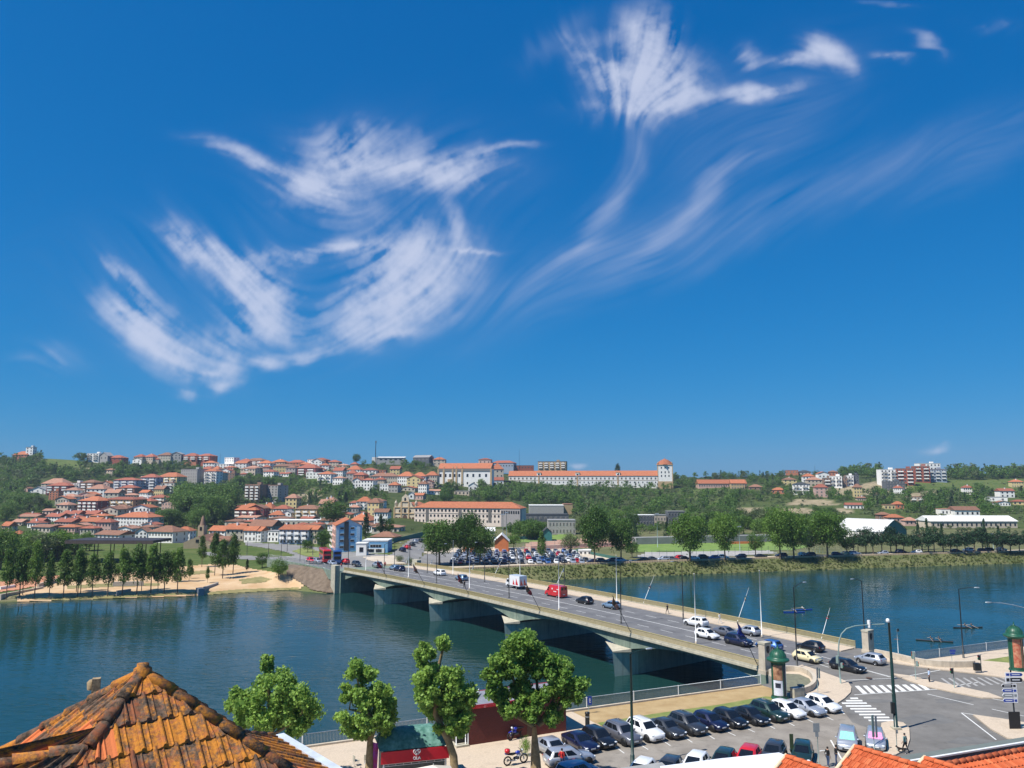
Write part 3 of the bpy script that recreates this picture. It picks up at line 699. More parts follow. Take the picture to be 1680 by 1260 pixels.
def car_geo(style):
    L, W, H, belt, hood, cr, cf, rr, rf, wr, deck = STY[style]; hw = W / 2
    st = [(-L / 2, .44, belt - .18, .76), (-L / 2 + .07, .27, belt - .02, .90), (-L / 2 + .35, .21, (deck or belt) + .01, .97), (-L / 2 + 1.0, .18, (deck or belt) + .01, 1), (0, .18, belt, 1.0), (cf - .1, .18, max(hood, belt - .01), 1.0), (cf + .25, .18, hood - .02, .99),
          (L / 2 - .5, .19, hood - .09, .97), (L / 2 - .18, .21, hood - .19, .90), (L / 2 - .04, .26, hood - .30, .80), (L / 2, .34, hood - .40, .70)]
    V = []; n = 11
    for x, zb, zt, k in st:
        h = hw * k
        half = [(h * .80, zb), (h * .985, zb + .10), (h, zb + (zt - zb) * .55), (h * .975, zt - .07), (h * .87, zt)]
        V += [(x, -a, b) for a, b in half] + [(x, 0, zt + .035)] + [(x, a, b) for a, b in half[::-1]]
    fs = []
    for i in range(len(st) - 1):
        for j in range(n): fs.append((i * n + j, i * n + (j + 1) % n, (i + 1) * n + (j + 1) % n, (i + 1) * n + j))
    fs = [f[::-1] for f in fs] + [tuple(range(n)), tuple((len(st) - 1) * n + j for j in range(n - 1, -1, -1))]
    body = MB().add(V, [f[::-1] for f in fs[:-2]] + [fs[-2][::-1], fs[-1][::-1]], 0, True)
    yb, yr = hw * .93, hw * .74
    def ring(xr, xf, y, z, e=0): return [(xf, -y * .80, z), (xf - .13 + e, -y, z), (xr + .10 - e, -y * .98, z), (xr, -y * .80, z), (xr, y * .80, z), (xr + .10 - e, y * .98, z), (xf - .13 + e, y, z), (xf, y * .80, z)]
    A = ring(cr, cf, yb, belt - .03); B = ring(rr, rf, yr, H - .06); C = ring(rr + .14, rf - .16, yr * .86, H)
    o = 0; f2 = []
    for q in (0, 8):
        for j in range(8): f2.append((q + j, q + (j + 1) % 8, q + 8 + (j + 1) % 8, q + 8 + j))
    f2.append(tuple(range(16, 24)))
    body.add(A + B + C, [f[::-1] for f in f2], 0, True)
    A, B = [Vector(p) for p in A], [Vector(p) for p in B]
    def pane(a0, a1, b1, b0, u0, u1, v0, v1, off=.014):
        def P(u, v): return a0.lerp(a1, u).lerp(b0.lerp(b1, u), v)
        q = [P(u0, v0), P(u1, v0), P(u1, v1), P(u0, v1)]; nn = (q[1] - q[0]).cross(q[3] - q[0]).normalized()
        c = sum(q, Vector()) / 4
        if nn.dot(c - Vector((0, 0, .8))) < 0: nn = -nn; q = q[::-1]
        return [p + nn * off for p in q]
    wins = [('windscreen', [pane(A[0], A[7], B[7], B[0], .0, 1, .10, .92)]), ('rear_window', [pane(A[3], A[4], B[4], B[3], .04, .96, .22, .9)])]
    for a, b in ((1, 2), (6, 5)):
        wins.append(('side_window', [pane(A[a], A[b], B[b], B[a], .16, .47, .14, .9)]))
        wins.append(('side_window', [pane(A[a], A[b], B[b], B[a], .50, .80 if style not in ('wagon', 'mpv') else .74, .14, .9)]))
        if style in ('wagon', 'mpv', 'suv'): wins.append(('side_window', [pane(A[a], A[b], B[b], B[a], .78 if style != 'suv' else .83, .95, .18, .88)]))
    return body, wins, (L, W, H, belt, hood, hw, wr, cf)
def wheel_mb(wr): return (MB().lathe([(wr * .62, -.10), (wr * .93, -.11), (wr, -.07), (wr, .07), (wr * .93, .11), (wr * .62, .10)], n=18, axis='Y'), MB().lathe([(0, .09), (wr * .2, .10), (wr * .28, .06), (wr * .58, .07), (wr * .66, .105)], n=18, axis='Y'))
def add_wheels(root, wr, xs, hw, mat=RIM):
    for x in xs:
        for sgn in (1, -1):
            MB().lathe([(0, -.12), (wr + .055, -.12), (wr + .055, 0), (0, .0)], n=18, axis='Y').build('wheel_arch', TRIM, root, (x, sgn * (hw * .985) + (.06 if sgn < 0 else .007), wr + .01))
            t, r_ = wheel_mb(wr); wo = t.build('wheel', TYRE, root, (x, sgn * (hw - .075), wr)); wo.rotation_euler = (0, 0, 0 if sgn > 0 else PI); r_.build('rim', mat, wo)
CARS = []
def car(style, colour, p, heading, label, group, screen=None, name='parked_car', cat='car', rack=False):
    """heading: plan direction of the bonnet, as a vector or angle"""
    a = heading if isinstance(heading, (int, float)) else math.atan2(heading[1], heading[0])
    body, wins, (L, W, H, belt, hood, hw, wr, cf) = car_geo(style)
    t = thing(name, label, cat, p, a, group)
    body.build('body', PAINT[colour], t)
    for nm, qs in wins:
        mb = MB()
        for q in qs: mb.add(q, [(0, 1, 2, 3)])
        mb.build(nm, screen if (screen and nm == 'windscreen') else GLASSD, t)
    add_wheels(t, wr, (L / 2 - .82, -L / 2 + .80), hw)
    for s in (1, -1):
        MB().lathe([(0, -.03), (.11, -.03), (.14, .03), (.09, .09), (0, .1)], n=10, axis='X').build('headlight', LAMPG, t, (L / 2 - .17, s * hw * .72, hood - .27)).scale = (1.3, 1.25, .62)
        MB().box((0, 0, 0), (.07, .20, .26)).build('tail_light', LAMPR, t, (-L / 2 + .065, s * hw * .74, belt - .18))
        MB().lathe([(0, -.1), (.07, -.08), (.09, 0), (.06, .08), (0, .1)], n=8, axis='Y').build('wing_mirror', PAINT[colour], t, (cf - .42, s * (hw + .06), belt + .06))
    MB().box((0, 0, 0), (.06, hw * .95, .17)).build('grille', TRIM, t, (L / 2 - .03, 0, .40))
    for x in (L / 2 + .008, -L / 2 - .008): MB().box((0, 0, 0), (.02, .5, .11)).build('number_plate', PLATE, t, (x, 0, .50 if x > 0 else .62))
    for s in (1, -1):
        if rack: MB().tube([(-1.4, s * .55, H - .02), (-1.3, s * .56, H + .05), (.1, s * .56, H + .05), (.2, s * .55, H - .02)], .02, 6).build('roof_rail', RIM, t)
    MB().box((0, 0, 0), (L - .9, W * .99, .10)).build('sill', TRIM, t, (0, 0, .20))
    return t
def G2(x, y, z=0): p = G(x, y, z); return (p.x, p.y, z)
# the sloping front row of the car park: wheels nearest the viewer stand where the photo shows them
row_dir = (G(1290, 1163) - G(1060, 1199)).normalized()
face = (G(1436, 1222) - G(1415, 1178)).normalized()
nose = Vector((row_dir.y, -row_dir.x, 0))
nose = (nose + row_dir * .10).normalized()
FR = 'cars parked side by side in the front row'
for st, c, x, y, lab in [
    ('sedan', 'silver', 906, 1233, 'silver grey saloon behind the big plane tree trunk, first in the row'), ('coupe', 'navy', 952, 1222, 'low dark navy car second in the row, right of the big plane tree'),
    ('hatch', 'black', 982, 1216, 'small black hatchback between the low navy car and the grey sport utility'), ('suv', 'grey', 1021, 1210, 'grey sport utility just left of the white sport utility, behind the lamp post'),
    ('suv', 'white', 1058, 1204, 'white sport utility right of the lamp post, between grey and dark cars'), ('sedan', 'dark grey', 1093, 1199, 'dark green black saloon right of the white sport utility'),
    ('suv', 'dark grey', 1128, 1194, 'charcoal sport utility, the tallest in the middle of the front row'), ('hatch', 'navy', 1165, 1188.5, 'navy blue hatchback with pale headlights in the middle of the row'),
    ('hatch', 'black', 1197, 1183.5, 'shiny black hatchback right of the navy blue hatchback'), ('sedan', 'black', 1230, 1178, 'black saloon left of the dark green sport utility'),
    ('suv', 'green', 1262, 1173, 'dark green sport utility left of the white hatchback'), ('hatch', 'white', 1292, 1169, 'white hatchback in front of the advertising column'),
    ('sedan', 'silver', 1322, 1164, 'light silver saloon between the two white cars at the row end'), ('hatch', 'white', 1350, 1159, 'white van-like hatchback last in the row, by the pavement corner')]:
    car(st, c, G2(x, y + 5), nose, lab, FR, rack=st == 'suv')
BK = 'cars parked in the lower row seen from above'
TEAL = pm('teal_sunshade', (.25, .70, .55), rough=.35, scale=8); PINK = pm('pink_sunshade', (.75, .16, .42), rough=.4, scale=9, c2=(.85, .4, .6))
nose2 = (G(1388, 1226) - G(1389, 1204)).normalized()
for st, c, x, y, lab, scn in [
    ('mpv', 'silver', 1391, 1214, 'silver people carrier with a teal windscreen shade', TEAL), ('hatch', 'silver', 1437, 1213, 'silver grey hatchback with a pink windscreen shade', PINK),
    ('hatch', 'green', 1317, 1236, 'dark green hatchback at the right end of the lower row behind the roof', None), ('hatch', 'dark grey', 1270, 1236, 'charcoal hatchback right of the small red car', None),
    ('hatch', 'red', 1228, 1244, 'small red car in the lower row', None), ('hatch', 'green', 1187, 1250, 'dark hatchback between the white and the red car', None), ('hatch', 'white', 1141, 1256, 'white car with a black roof panel in the lower row', None),
    ('hatch', 'dark grey', 1097, 1264, 'dark car whose roof rises over the white awning, left of the white car', None), ('hatch', 'white', 1052, 1268, 'white car almost hidden beside the lamp post foot', None)]:
    car(st, c, G2(x, y + 11), nose2 if x > 1300 else (nose2 + Vector((-.12, 0, 0))).normalized(), lab, BK, screen=scn)
car('wagon', 'silver', G2(934, 1253), (G(985, 1244) - G(900, 1256)), 'silver estate car parked across by the big plane tree', BK)
car('mpv', 'light blue', G2(948, 1280), (G(985, 1260) - G(900, 1285)), 'pale blue car at the bottom edge below the silver estate', BK)
TR = 'cars driving across the bridge'
toward = -bd; away = bd
def bcar(st, c, x, y, to_us, lab, nm='moving_car', cat='car'):
    s, t = bridge_st(x, y); p = BP(s, t, 0); return car(st, c, p, toward if to_us else away, lab, TR, name=nm, cat=cat)
bcar('suv', 'white', 1142, 1027, 0, 'white sport utility heading away on the bridge by the far footway')
bcar('hatch', 'white', 1160, 1047, 1, 'white hatchback coming over the bridge beside a white mast')
bcar('sedan', 'grey', 1192, 1043, 1, 'dark grey saloon on the bridge behind the navy flag')
bcar('hatch', 'silver', 1228, 1041, 0, 'silver grey hatchback on the bridge right of the dark saloon')
bcar('suv', 'navy', 1212, 1058, 1, 'navy sport utility on the bridge below the blue flag')
bcar('hatch', 'blue', 1262, 1065, 0, 'bright blue car passing behind the left bridge pillar')
bcar('hatch', 'cream', 1325, 1085, 1, 'cream yellow taxi hatchback at the bridge end')
bcar('hatch', 'black', 1330, 1067, 0, 'black hatchback beyond the cream taxi')
bcar('wagon', 'black', 1391, 1100, 1, 'black estate car waiting at the traffic light')
bcar('hatch', 'silver', 1428, 1088, 0, 'silver hatchback turning onto the bridge below the right pillar')
bcar('hatch', 'light blue', 1003, 998, 0, 'pale blue grey hatchback beneath the brown flag on the bridge')
bcar('hatch', 'black', 959, 990, 0, 'black hatchback behind the red delivery van')
bcar('hatch', 'light blue', 757, 952, 0, 'pale blue hatchback left of the white box truck')
bcar('mpv', 'white', 721, 944, 0, 'white people carrier in the middle of the far bridge half')
bcar('suv', 'navy', 655, 937, 0, 'navy car beside the far lamp post on the bridge')
bcar('hatch', 'light blue', 647, 935, 0, 'pale car just behind the navy car on the bridge')
bcar('mpv', 'silver', 619, 930, 0, 'silver people carrier near the blue block end of the bridge')
bcar('hatch', 'dark grey', 585, 928, 1, 'charcoal car near the far abutment tower')
bcar('hatch', 'silver', 545, 927, 1, 'silver car on the approach left of the abutment tower')
bcar('hatch', 'navy', 531, 922, 1, 'dark blue car under the buses')
bcar('hatch', 'silver', 521, 923, 1, 'silver car between the red and the dark blue car')
bcar('hatch', 'red', 510, 922, 1, 'small red car on the far approach road')
bcar('hatch', 'red', 566, 924, 0, 'dark red car behind the abutment tower')
# the red van, the box truck and the two coaches
def van():
    s, t = bridge_st(912, 979); t_ = thing('delivery_van', 'bright red delivery van with white lettering on the bridge', 'van', BP(s, t), math.atan2(away.y, away.x))
    V = []; prof = [(-2.7, .45, 2.25), (-2.68, .3, 2.42), (-1, .3, 2.48), (.9, .3, 2.46), (1.35, .3, 2.3), (2.05, .3, 1.4), (2.55, .32, 1.15), (2.7, .4, .8)]
    for x, a, b in prof:
        h = .98 if x < 2 else .93
        V += [(x, -h * .95, a), (x, -h, a + .12), (x, -h, a + (b - a) * .6), (x, -h * .86, b - .06), (x, -h * .7, b), (x, h * .7, b), (x, h * .86, b - .06), (x, h, a + (b - a) * .6), (x, h, a + .12), (x, h * .95, a)]
    fs = [(i * 10 + j, i * 10 + (j + 1) % 10, (i + 1) * 10 + (j + 1) % 10, (i + 1) * 10 + j) for i in range(7) for j in range(10)] + [tuple(range(9, -1, -1)), tuple(70 + j for j in range(10))]
    MB().add(V, fs).build('body', PAINT['red'], t_)
    MB().add([(2.02, -.72, 1.5), (2.02, .72, 1.5), (1.44, .64, 2.24), (1.44, -.64, 2.24)], [(0, 1, 2, 3)]).build('windscreen', GLASSD, t_, (.03, 0, .02))
    for sg in (1, -1):
        q = [(1.0, .995 * sg, 1.32), (1.8, .995 * sg, 1.30), (1.35, .93 * sg, 2.0), (1.0, .93 * sg, 2.0)]
        MB().add(q, [(0, 1, 2, 3) if sg < 0 else (3, 2, 1, 0)]).build('side_window', GLASSD, t_)
        MB().box((0, 0, 0), (.06, .12, .5)).build('tail_light', LAMPR, t_, (-2.7, sg * .86, 1.2))
        for lx, lz, ww, hh in ((-.9, 1.25, .9, .16), (.0, 1.75, .35, .30), (-1.9, 1.75, .8, .12)): MB().box((0, 0, 0), (ww, .012, hh)).build('lettering', PLATE, t_, (lx, sg * .99, lz))
    for dy in (-.42, .42): MB().box((0, 0, 0), (.02, .56, .5)).build('rear_window', GLASSD, t_, (-2.71, dy, 1.85))
    MB().box((0, 0, 0), (.02, .5, .12)).build('number_plate', PLATE, t_, (-2.715, 0, .75)); add_wheels(t_, .34, (1.75, -1.65), .97)
    s, t = bridge_st(846, 965); k = thing('box_truck', 'white box truck with red triangles on its body', 'truck', BP(s, t), math.atan2(away.y, away.x))
    MB().box((-.9, 0, .72), (4.0, 2.1, 2.25), base=True).build('cargo_box', PAINT['white'], k); MB().box((-.4, 0, .45), (5.4, .9, .22), base=True).build('chassis', TRIM, k)
    cb = MB(); pf = [(1.2, .5), (2.6, .5), (2.65, 1.15), (2.2, 1.95), (1.95, 2.1), (1.2, 2.1)]
    cb.add([(x, -.95, z) for x, z in pf] + [(x, .95, z) for x, z in pf], [(5, 4, 3, 2, 1, 0), (6, 7, 8, 9, 10, 11)] + [(i, (i + 1) % 6, 6 + (i + 1) % 6, 6 + i) for i in range(6)]); cb.build('cab', PAINT['white'], k)
    MB().add([(2.65, -.8, 1.2), (2.65, .8, 1.2), (2.25, .75, 1.92), (2.25, -.75, 1.92)], [(0, 1, 2, 3)]).build('windscreen', GLASSD, k, (.02, 0, .01))
    for sg in (1, -1):
        MB().box((0, 0, 0), (.75, .012, .55)).build('side_window', GLASSD, k, (1.85, sg * .955, 1.6))
        for c0, sc_ in ((-1.9, 1.0), (-.7, .8)):
            q = [(c0 - .5 * sc_, 1.057 * sg, .95), (c0 + .5 * sc_, 1.057 * sg, .95), (c0 + .25 * sc_, 1.057 * sg, .95 + 1.5 * sc_)]
            MB().add(q, [(0, 1, 2) if sg < 0 else (2, 1, 0)]).build('red_triangle', PAINT['red'], k)
    for c0 in (-.5, .45): MB().add([(-2.906, c0 - .42, .9), (-2.906, c0 + .42, .9), (-2.906, c0 + .2, 2.4)], [(2, 1, 0)]).build('red_triangle', PAINT['red'], k)
    MB().box((0, 0, 0), (.02, .5, .12)).build('number_plate', PLATE, k, (-2.91, 0, .6)); add_wheels(k, .38, (1.8, -1.7), .98)
    for x, y, c, lab, wg in ((533, 921, 'red', 'bright red double-decker coach at the far end of the bridge', .9), (551, 922, 'blue', 'blue double-decker coach right of the red one', .9)):
        s, t = bridge_st(x, y); b = thing('coach', lab, 'bus', BP(s, t), math.atan2(-.93, .36 if c == 'red' else .30), 'double-decker coaches at the far bridge end')
        m = MB(); V = []
        for xx, zt, h in ((-5, 3.9, 1.2), (-4.8, 4.05, 1.25), (4.6, 4.05, 1.25), (5.0, 3.7, 1.22), (5.1, 1.6, 1.18)):
            V += [(xx, -h, .35), (xx, -h, zt - .2), (xx, -h * .85, zt), (xx, h * .85, zt), (xx, h, zt - .2), (xx, h, .35)]
        m.add(V, [(i * 6 + j, i * 6 + (j + 1) % 6, (i + 1) * 6 + (j + 1) % 6, (i + 1) * 6 + j) for i in range(4) for j in range(6)] + [(5, 4, 3, 2, 1, 0), tuple(24 + j for j in range(6))]); m.build('body', PAINT[c], b)
        for sg in (1, -1):
            for z0 in (1.5, 2.85): MB().box((0, 0, 0), (8.8, .012, .75)).build('window_band', GLASSD, b, (-.2, sg * 1.256, z0 + .2))
        for z0, hh in ((1.5, .95), (2.95, .7)): MB().box((0, 0, 0), (.03, 2.0, hh)).build('windscreen', GLASSD, b, (5.1 if z0 < 2 else 5.06, 0, z0 + .2))
        add_wheels(b, .5, (3.2, -3.0), 1.2)
van()
def motorbike(p, rz, tank, label, box=None):
    b = thing('motorcycle', label, 'motorcycle', p, rz, None); b.scale = (1.15,) * 3
    tk = paint(tank[0], tank[1], .1)
    for x in (.72, -.70):
        wl = MB(); R_, r_ = .30, .055
        pts = [(R_ * math.cos(a), 0, R_ * math.sin(a)) for a in [2 * PI * k / 20 for k in range(21)]]
        wl.tube(pts, r_, 6, cap=False); wo = wl.build('wheel', TYRE, b, (x, 0, .355))
        MB().lathe([(0, -.02), (.06, -.03), (.06, .03), (0, .02)], n=8, axis='Y').build('hub', RIM, wo)
        sp = MB(); [sp.tube([(0, 0, 0), (.25 * math.cos(a), 0, .25 * math.sin(a))], .008, 4) for a in [2 * PI * k / 9 for k in range(9)]]; sp.build('spokes', RIM, wo)
    fr = MB(); fr.tube([(.45, 0, .92), (.1, 0, .45), (-.25, 0, .42), (-.7, 0, .36)], .035, 6); fr.tube([(.42, 0, .85), (-.3, 0, .72), (-.75, 0, .82)], .03, 6); fr.build('frame', TRIM, b)
    for s in (.07, -.07): MB().tube([(.73, s, .36), (.55, s, .75), (.44, s, 1.03)], .025, 6).build('fork', RIM, b)
    MB().lathe([(0, -.22), (.1, -.18), (.15, 0), (.12, .16), (0, .2)], n=10, axis='X').build('fuel_tank', tk, b, (.18, 0, .86))
    MB().lathe([(0, -.3), (.1, -.26), (.13, .0), (.10, .28), (0, .3)], n=10, axis='X').build('engine', pm('engine_grey', (.10, .10, .11), rough=.4, metal=.6), b, (.05, 0, .46)).scale = (.8, 1.2, 1.1)
    MB().lathe([(0, -.4), (.11, -.36), (.13, 0), (.1, .3), (0, .36)], n=10, axis='X').build('seat', TRIM, b, (-.35, 0, .84)).scale = (1, 1, .5)
    MB().tube([(.38, -.36, 1.08), (.44, -.12, 1.05), (.44, .12, 1.05), (.38, .36, 1.08)], .018, 6).build('handlebar', TRIM, b)
    MB().lathe([(0, -.06), (.1, -.04), (.11, .03), (0, .05)], n=10, axis='X').build('headlight', LAMPG, b, (.56, 0, .98)); MB().box((0, 0, 0), (.34, .14, .03), rot=Matrix.Rotation(.25, 3, 'Y')).build('front_mudguard', tk, b, (.74, 0, .70)); MB().box((0, 0, 0), (.4, .16, .08), rot=Matrix.Rotation(.2, 3, 'Y')).build('tail_fairing', tk, b, (-.72, 0, .86))
    MB().lathe([(0, -.2), (.12, -.15), (.15, 0), (.1, .15), (0, .2)], n=8, axis='X').build('side_fairing', PAINT['white'] if box else tk, b, (.28, 0, .66)); MB().tube([(.0, -.15, .35), (-.5, -.17, .38), (-.8, -.18, .55)], .045, 8).build('exhaust', RIM, b)
    if box: MB().lathe([(0, -.15), (.19, -.14), (.23, -.02), (.2, .14), (0, .17)], n=10).build('top_box', PAINT['red'], b, (-.72, 0, 1.08))
motorbike(G2(846, 1254), math.atan2(*(G(866, 1251) - G(828, 1258)).yx), ('cobalt_motorcycle_paint', (.02, .04, .32)), 'blue and white touring motorcycle with a red top box', True)
motorbike(G2(848, 1212), math.atan2(*(G(840, 1214) - G(868, 1206)).yx), ('blue_motorcycle_paint', (.015, .03, .40)), 'blue motorcycle standing against the red brick building')
# ---------------------------------------------------------------- people and a dog
SKIN = pm('skin', (.42, .25, .17), rough=.6, scale=6); HAIR = pm('dark_hair', (.02, .015, .012), rough=.6, scale=30); SHOE = pm('dark_shoe', (.02, .018, .016), rough=.6)
def skin_mesh(name, P, E, root=0, sub=1):
    me = bpy.data.meshes.new(name); me.from_pydata([p[:3] for p in P], E, [])
    o = bpy.data.objects.new(name, me); COL.objects.link(o)
    md = o.modifiers.new('skin', 'SKIN'); md.use_smooth_shade = True
    if not me.skin_vertices: me.skin_vertices.new()
    for i, p in enumerate(P):
        sv = me.skin_vertices[0].data[i]; r = p[3]; sv.radius = r if isinstance(r, tuple) else (r, r); sv.use_root = (i == root)
    s = o.modifiers.new('sub', 'SUBSURF'); s.levels = sub; s.render_levels = sub
    dg = bpy.context.evaluated_depsgraph_get(); ev = o.evaluated_get(dg); out = bpy.data.meshes.new_from_object(ev); out.name = name
    bpy.data.objects.remove(o); bpy.data.meshes.remove(me)
    return out
def person(p, rz, shirt, legs, label, pose='stand', hgt=1.72, arms=None, sleeves=True, skirt=False):
    k = hgt / 1.72; st = .28 if pose == 'walk' else .05
    P = [(0, 0, .94, (.15, .11)), (0, 0, 1.12, (.135, .10)), (.01, 0, 1.32, (.165, .12)), (.0, 0, 1.45, (.11, .08)), (.01, 0, 1.53, .055), (.03, 0, 1.63, (.078, .088)), (.02, 0, 1.705, (.06, .07))]
    E = [(0, 1), (1, 2), (2, 3), (3, 4), (4, 5), (5, 6)]
    def chain(start, pts):
        prev = start
        for q in pts: P.append(q); E.append((prev, len(P) - 1)); prev = len(P) - 1
        return prev
    for s in (1, -1):
        f = st * s
        ank = chain(0, [(.0, s * .10, .86, .10), (f * .45 + .03, s * .10, .50, .062), (f - .02, s * .10, .10, .042), (f + .13, s * .11, .035, .035)])
        e, wv = (arms or {}).get(s, ((-.06 - f * .3, s * .27, 1.13), (.03 - f * .5, s * .27, .88)))
        el = chain(3, [(-.005, s * .19, 1.42, .06), (*e, .042), (*wv, .03)])
        e, wv = Vector(e), Vector(wv); d = (wv - e).normalized(); sd_ = Vector((1, 0, 0)); sd_ = (sd_ - d * sd_.dot(d)).normalized()
        palm = chain(el, [(*(wv + d * .06), (.022, .030))])
        for j, (off, ln) in enumerate(((-.028, .07), (-.010, .085), (.010, .08), (.028, .062))):
            a = wv + d * .085 + sd_ * off; bpt = a + d * ln * .55 + Vector((0, -s * .008, 0)); c = bpt + d * ln * .45 + Vector((0, -s * .022, 0))
            chain(palm, [(*a, .010), (*bpt, .009), (*c, .008)])
        chain(palm, [(*(wv + d * .045 + sd_ * .04), .010), (*(wv + d * .08 + sd_ * .055), .009)])
    P = [(x * k, y * k, z * k, (r[0] * k, r[1] * k) if isinstance(r, tuple) else r * k) for x, y, z, r in P]
    me = skin_mesh('body', P, E)
    for m in (SKIN, shirt, legs, SHOE): me.materials.append(m)
    for f in me.polygons:
        c = f.center / k; mi = 0
        if c.z < .075: mi = 3
        elif c.z < .98 and abs(c.y) < .21: mi = 2
        elif c.z < 1.49 and (abs(c.y) < .22 or sleeves and c.z > 1.12 or c.z > 1.25): mi = 1
        f.material_index = mi
    me.update()
    t = thing('person', label, 'person', p, rz); b = link('body', me, t)
    h = MB(); h.lathe([(.0, 1.755), (.055, 1.745), (.088, 1.70), (.094, 1.65), (.085, 1.60)], (.005, 0, 0), 12); hh = h.build('hair', HAIR, t); hh.scale = (k,) * 3
    nz = MB(); nz.lathe([(0, .03), (.012, .0), (.014, -.015), (0, -.02)], (.118 * k, 0, 1.635 * k), 6); nz.build('nose', SKIN, t)
    return t
CLO = lambda n, c: pm(n, c, rough=.85, scale=20, var=.15)
navyc = CLO('navy_cloth', (.015, .018, .03)); blk = CLO('black_cloth', (.012, .012, .014)); sky = CLO('pale_blue_cloth', (.38, .50, .68)); teal = CLO('grey_teal_cloth', (.10, .20, .20)); redc = CLO('red_cloth', (.55, .03, .03)); wht = CLO('white_cloth', (.65, .65, .62)); den = CLO('denim', (.05, .08, .16))
person(G2(*z8(998, 772), ) , 2.6, sky, navyc, 'man in a pale blue shirt and dark trousers waiting on the long island', hgt=1.74)
man = person(G2(*z8(860, 1172)), 2.2, teal, blk, 'man in a grey green top walking with a dark dog by the roof edge', 'walk', arms={1: ((-.02, .27, 1.13), (.12, .25, .92)), -1: ((-.06, -.27, 1.13), (-.05, -.27, .88))})
person(G2(*z8(416, 1252)), .4, blk, den, 'dark haired woman in black standing left of the pair behind the tiled roof', hgt=1.66)
person(G2(*z8(464, 1245)), 2.9, blk, den, 'person in black with hands on hips, right one of the pair behind the tiled roof', arms={1: ((-.08, .38, 1.2), (.05, .20, 1.02)), -1: ((-.08, -.38, 1.2), (.05, -.20, 1.02))})
person(G2(922, 1262), 1.0, redc, den, 'person in a red top beside the silver estate car')
def bper(x, y, rz, a, b, lab, pose='walk'):
    s, t = bridge_st(x, y); person(BP(s, t, .14), rz, a, b, lab, pose)
bper(1095, 1008, 2.2, blk, navyc, 'dark clothed pedestrian on the far footway of the bridge'); bper(1181, 1024, -1, wht, wht, 'pedestrian in pale clothes by the far bridge railing')
bper(762, 966, 2.2, blk, blk, 'lone dark pedestrian on the near footway of the bridge'); bper(632, 932, 2.2, redc, navyc, 'pedestrian in red near the far end of the bridge')
bper(560, 934, -1, redc, den, 'small pedestrian in red beside the abutment tower')
def dog(p, rz, label):
    P = [(-.28, 0, .42, (.085, .10)), (0, 0, .41, (.08, .095)), (.24, 0, .43, (.09, .12)), (.36, 0, .54, .06), (.43, 0, .62, .062), (.54, 0, .59, .035), (-.38, 0, .47, .03), (-.52, 0, .58, .016)]
    E = [(0, 1), (1, 2), (2, 3), (3, 4), (4, 5), (0, 6), (6, 7)]
    for s in (1, -1):
        for pts, st in (([(.25, s * .09, .33, .045), (.23, s * .09, .18, .026), (.25, s * .09, .03, .024), (.29, s * .09, .02, .022)], 2), ([(-.27, s * .09, .33, .055), (-.20, s * .09, .24, .035), (-.33, s * .09, .14, .022), (-.30, s * .09, .03, .022), (-.26, s * .09, .02, .022)], 0)):
            pr = st
            for q in pts: P.append(q); E.append((pr, len(P) - 1)); pr = len(P) - 1
        P.append((.42, s * .05, .70, .02)); E.append((4, len(P) - 1))
    me = skin_mesh('body', P, E); me.materials.append(pm('black_fur', (.015, .013, .012), rough=.8, scale=20)); me.materials.append(pm('white_fur', (.6, .57, .52), rough=.8, scale=20))
    for f in me.polygons: f.material_index = 1 if (f.center.x > .27 and f.center.z < .5 and abs(f.center.y) < .06) or f.center.z < .10 or f.center.x < -.45 else 0
    t = thing('dog', label, 'dog', p, rz); link('body', me, t); MB().tube([(.33 + .03 * math.sin(a), .062 * math.cos(a), .535 + .055 * math.sin(a)) for a in [2 * PI * k / 12 for k in range(13)]], .012, 5, cap=False).build('collar', PAINT['red'], t)
dog(G2(*z8(838, 1176)), 3.0, 'black and white dog walking beside the man on the island')
# ---------------------------------------------------------------- lamp posts, masts, flags
def htop(x, ytop, p):
    """height above its foot of something whose top shows at photo row ytop"""
    return at(x, ytop, p.y).z - p.z
def lamp_post(p, h, arm, label, group, mat=None, r=.09, dbl=False):
    mat = mat or BLACKM
    t = thing('street_lamp', label, 'street lamp', p, 0, group)
    MB().tube([(0, 0, 0), (0, 0, 1.0), (0, 0, 1.02), (0, 0, h * .55), (0, 0, h)], [r * 1.5, r * 1.45, r * 1.1, r * .9, r * .6], 10).build('pole', mat, t)
    MB().lathe([(r * 2.2, 0), (r * 2.2, .06), (r * 1.6, .1)], n=10).build('base_plate', mat, t)
    if arm:
        ax, ay, up = arm; L = math.hypot(ax, ay)
        pts = [(ax * k, ay * k, h - .05 + up * math.sin(k * PI / 2)) for k in (0, .25, .5, .75, 1)]
        a = MB().tube(pts, .045, 8).build('arm', mat, t)
        d = Vector((ax, ay, 0)).normalized(); hd = MB(); e = Vector(pts[-1])
        hd.lathe([(0, -.42), (.11, -.36), (.16, -.05), (.14, .28), (0, .38)], n=10, axis='X'); h_ = hd.build('lamp_head', GALV, t, e + d * .3); h_.rotation_euler = (0, 0, math.atan2(d.y, d.x)); h_.scale = (1, 1, .5)
    return t
LB = 'dark street lamps along the bridge'
def blamp(x, y, ytop, arm, lab):
    s, t = bridge_st(x, y); p = BP(s, t, .1); return lamp_post(p, htop(x, ytop, p), arm, lab, LB)
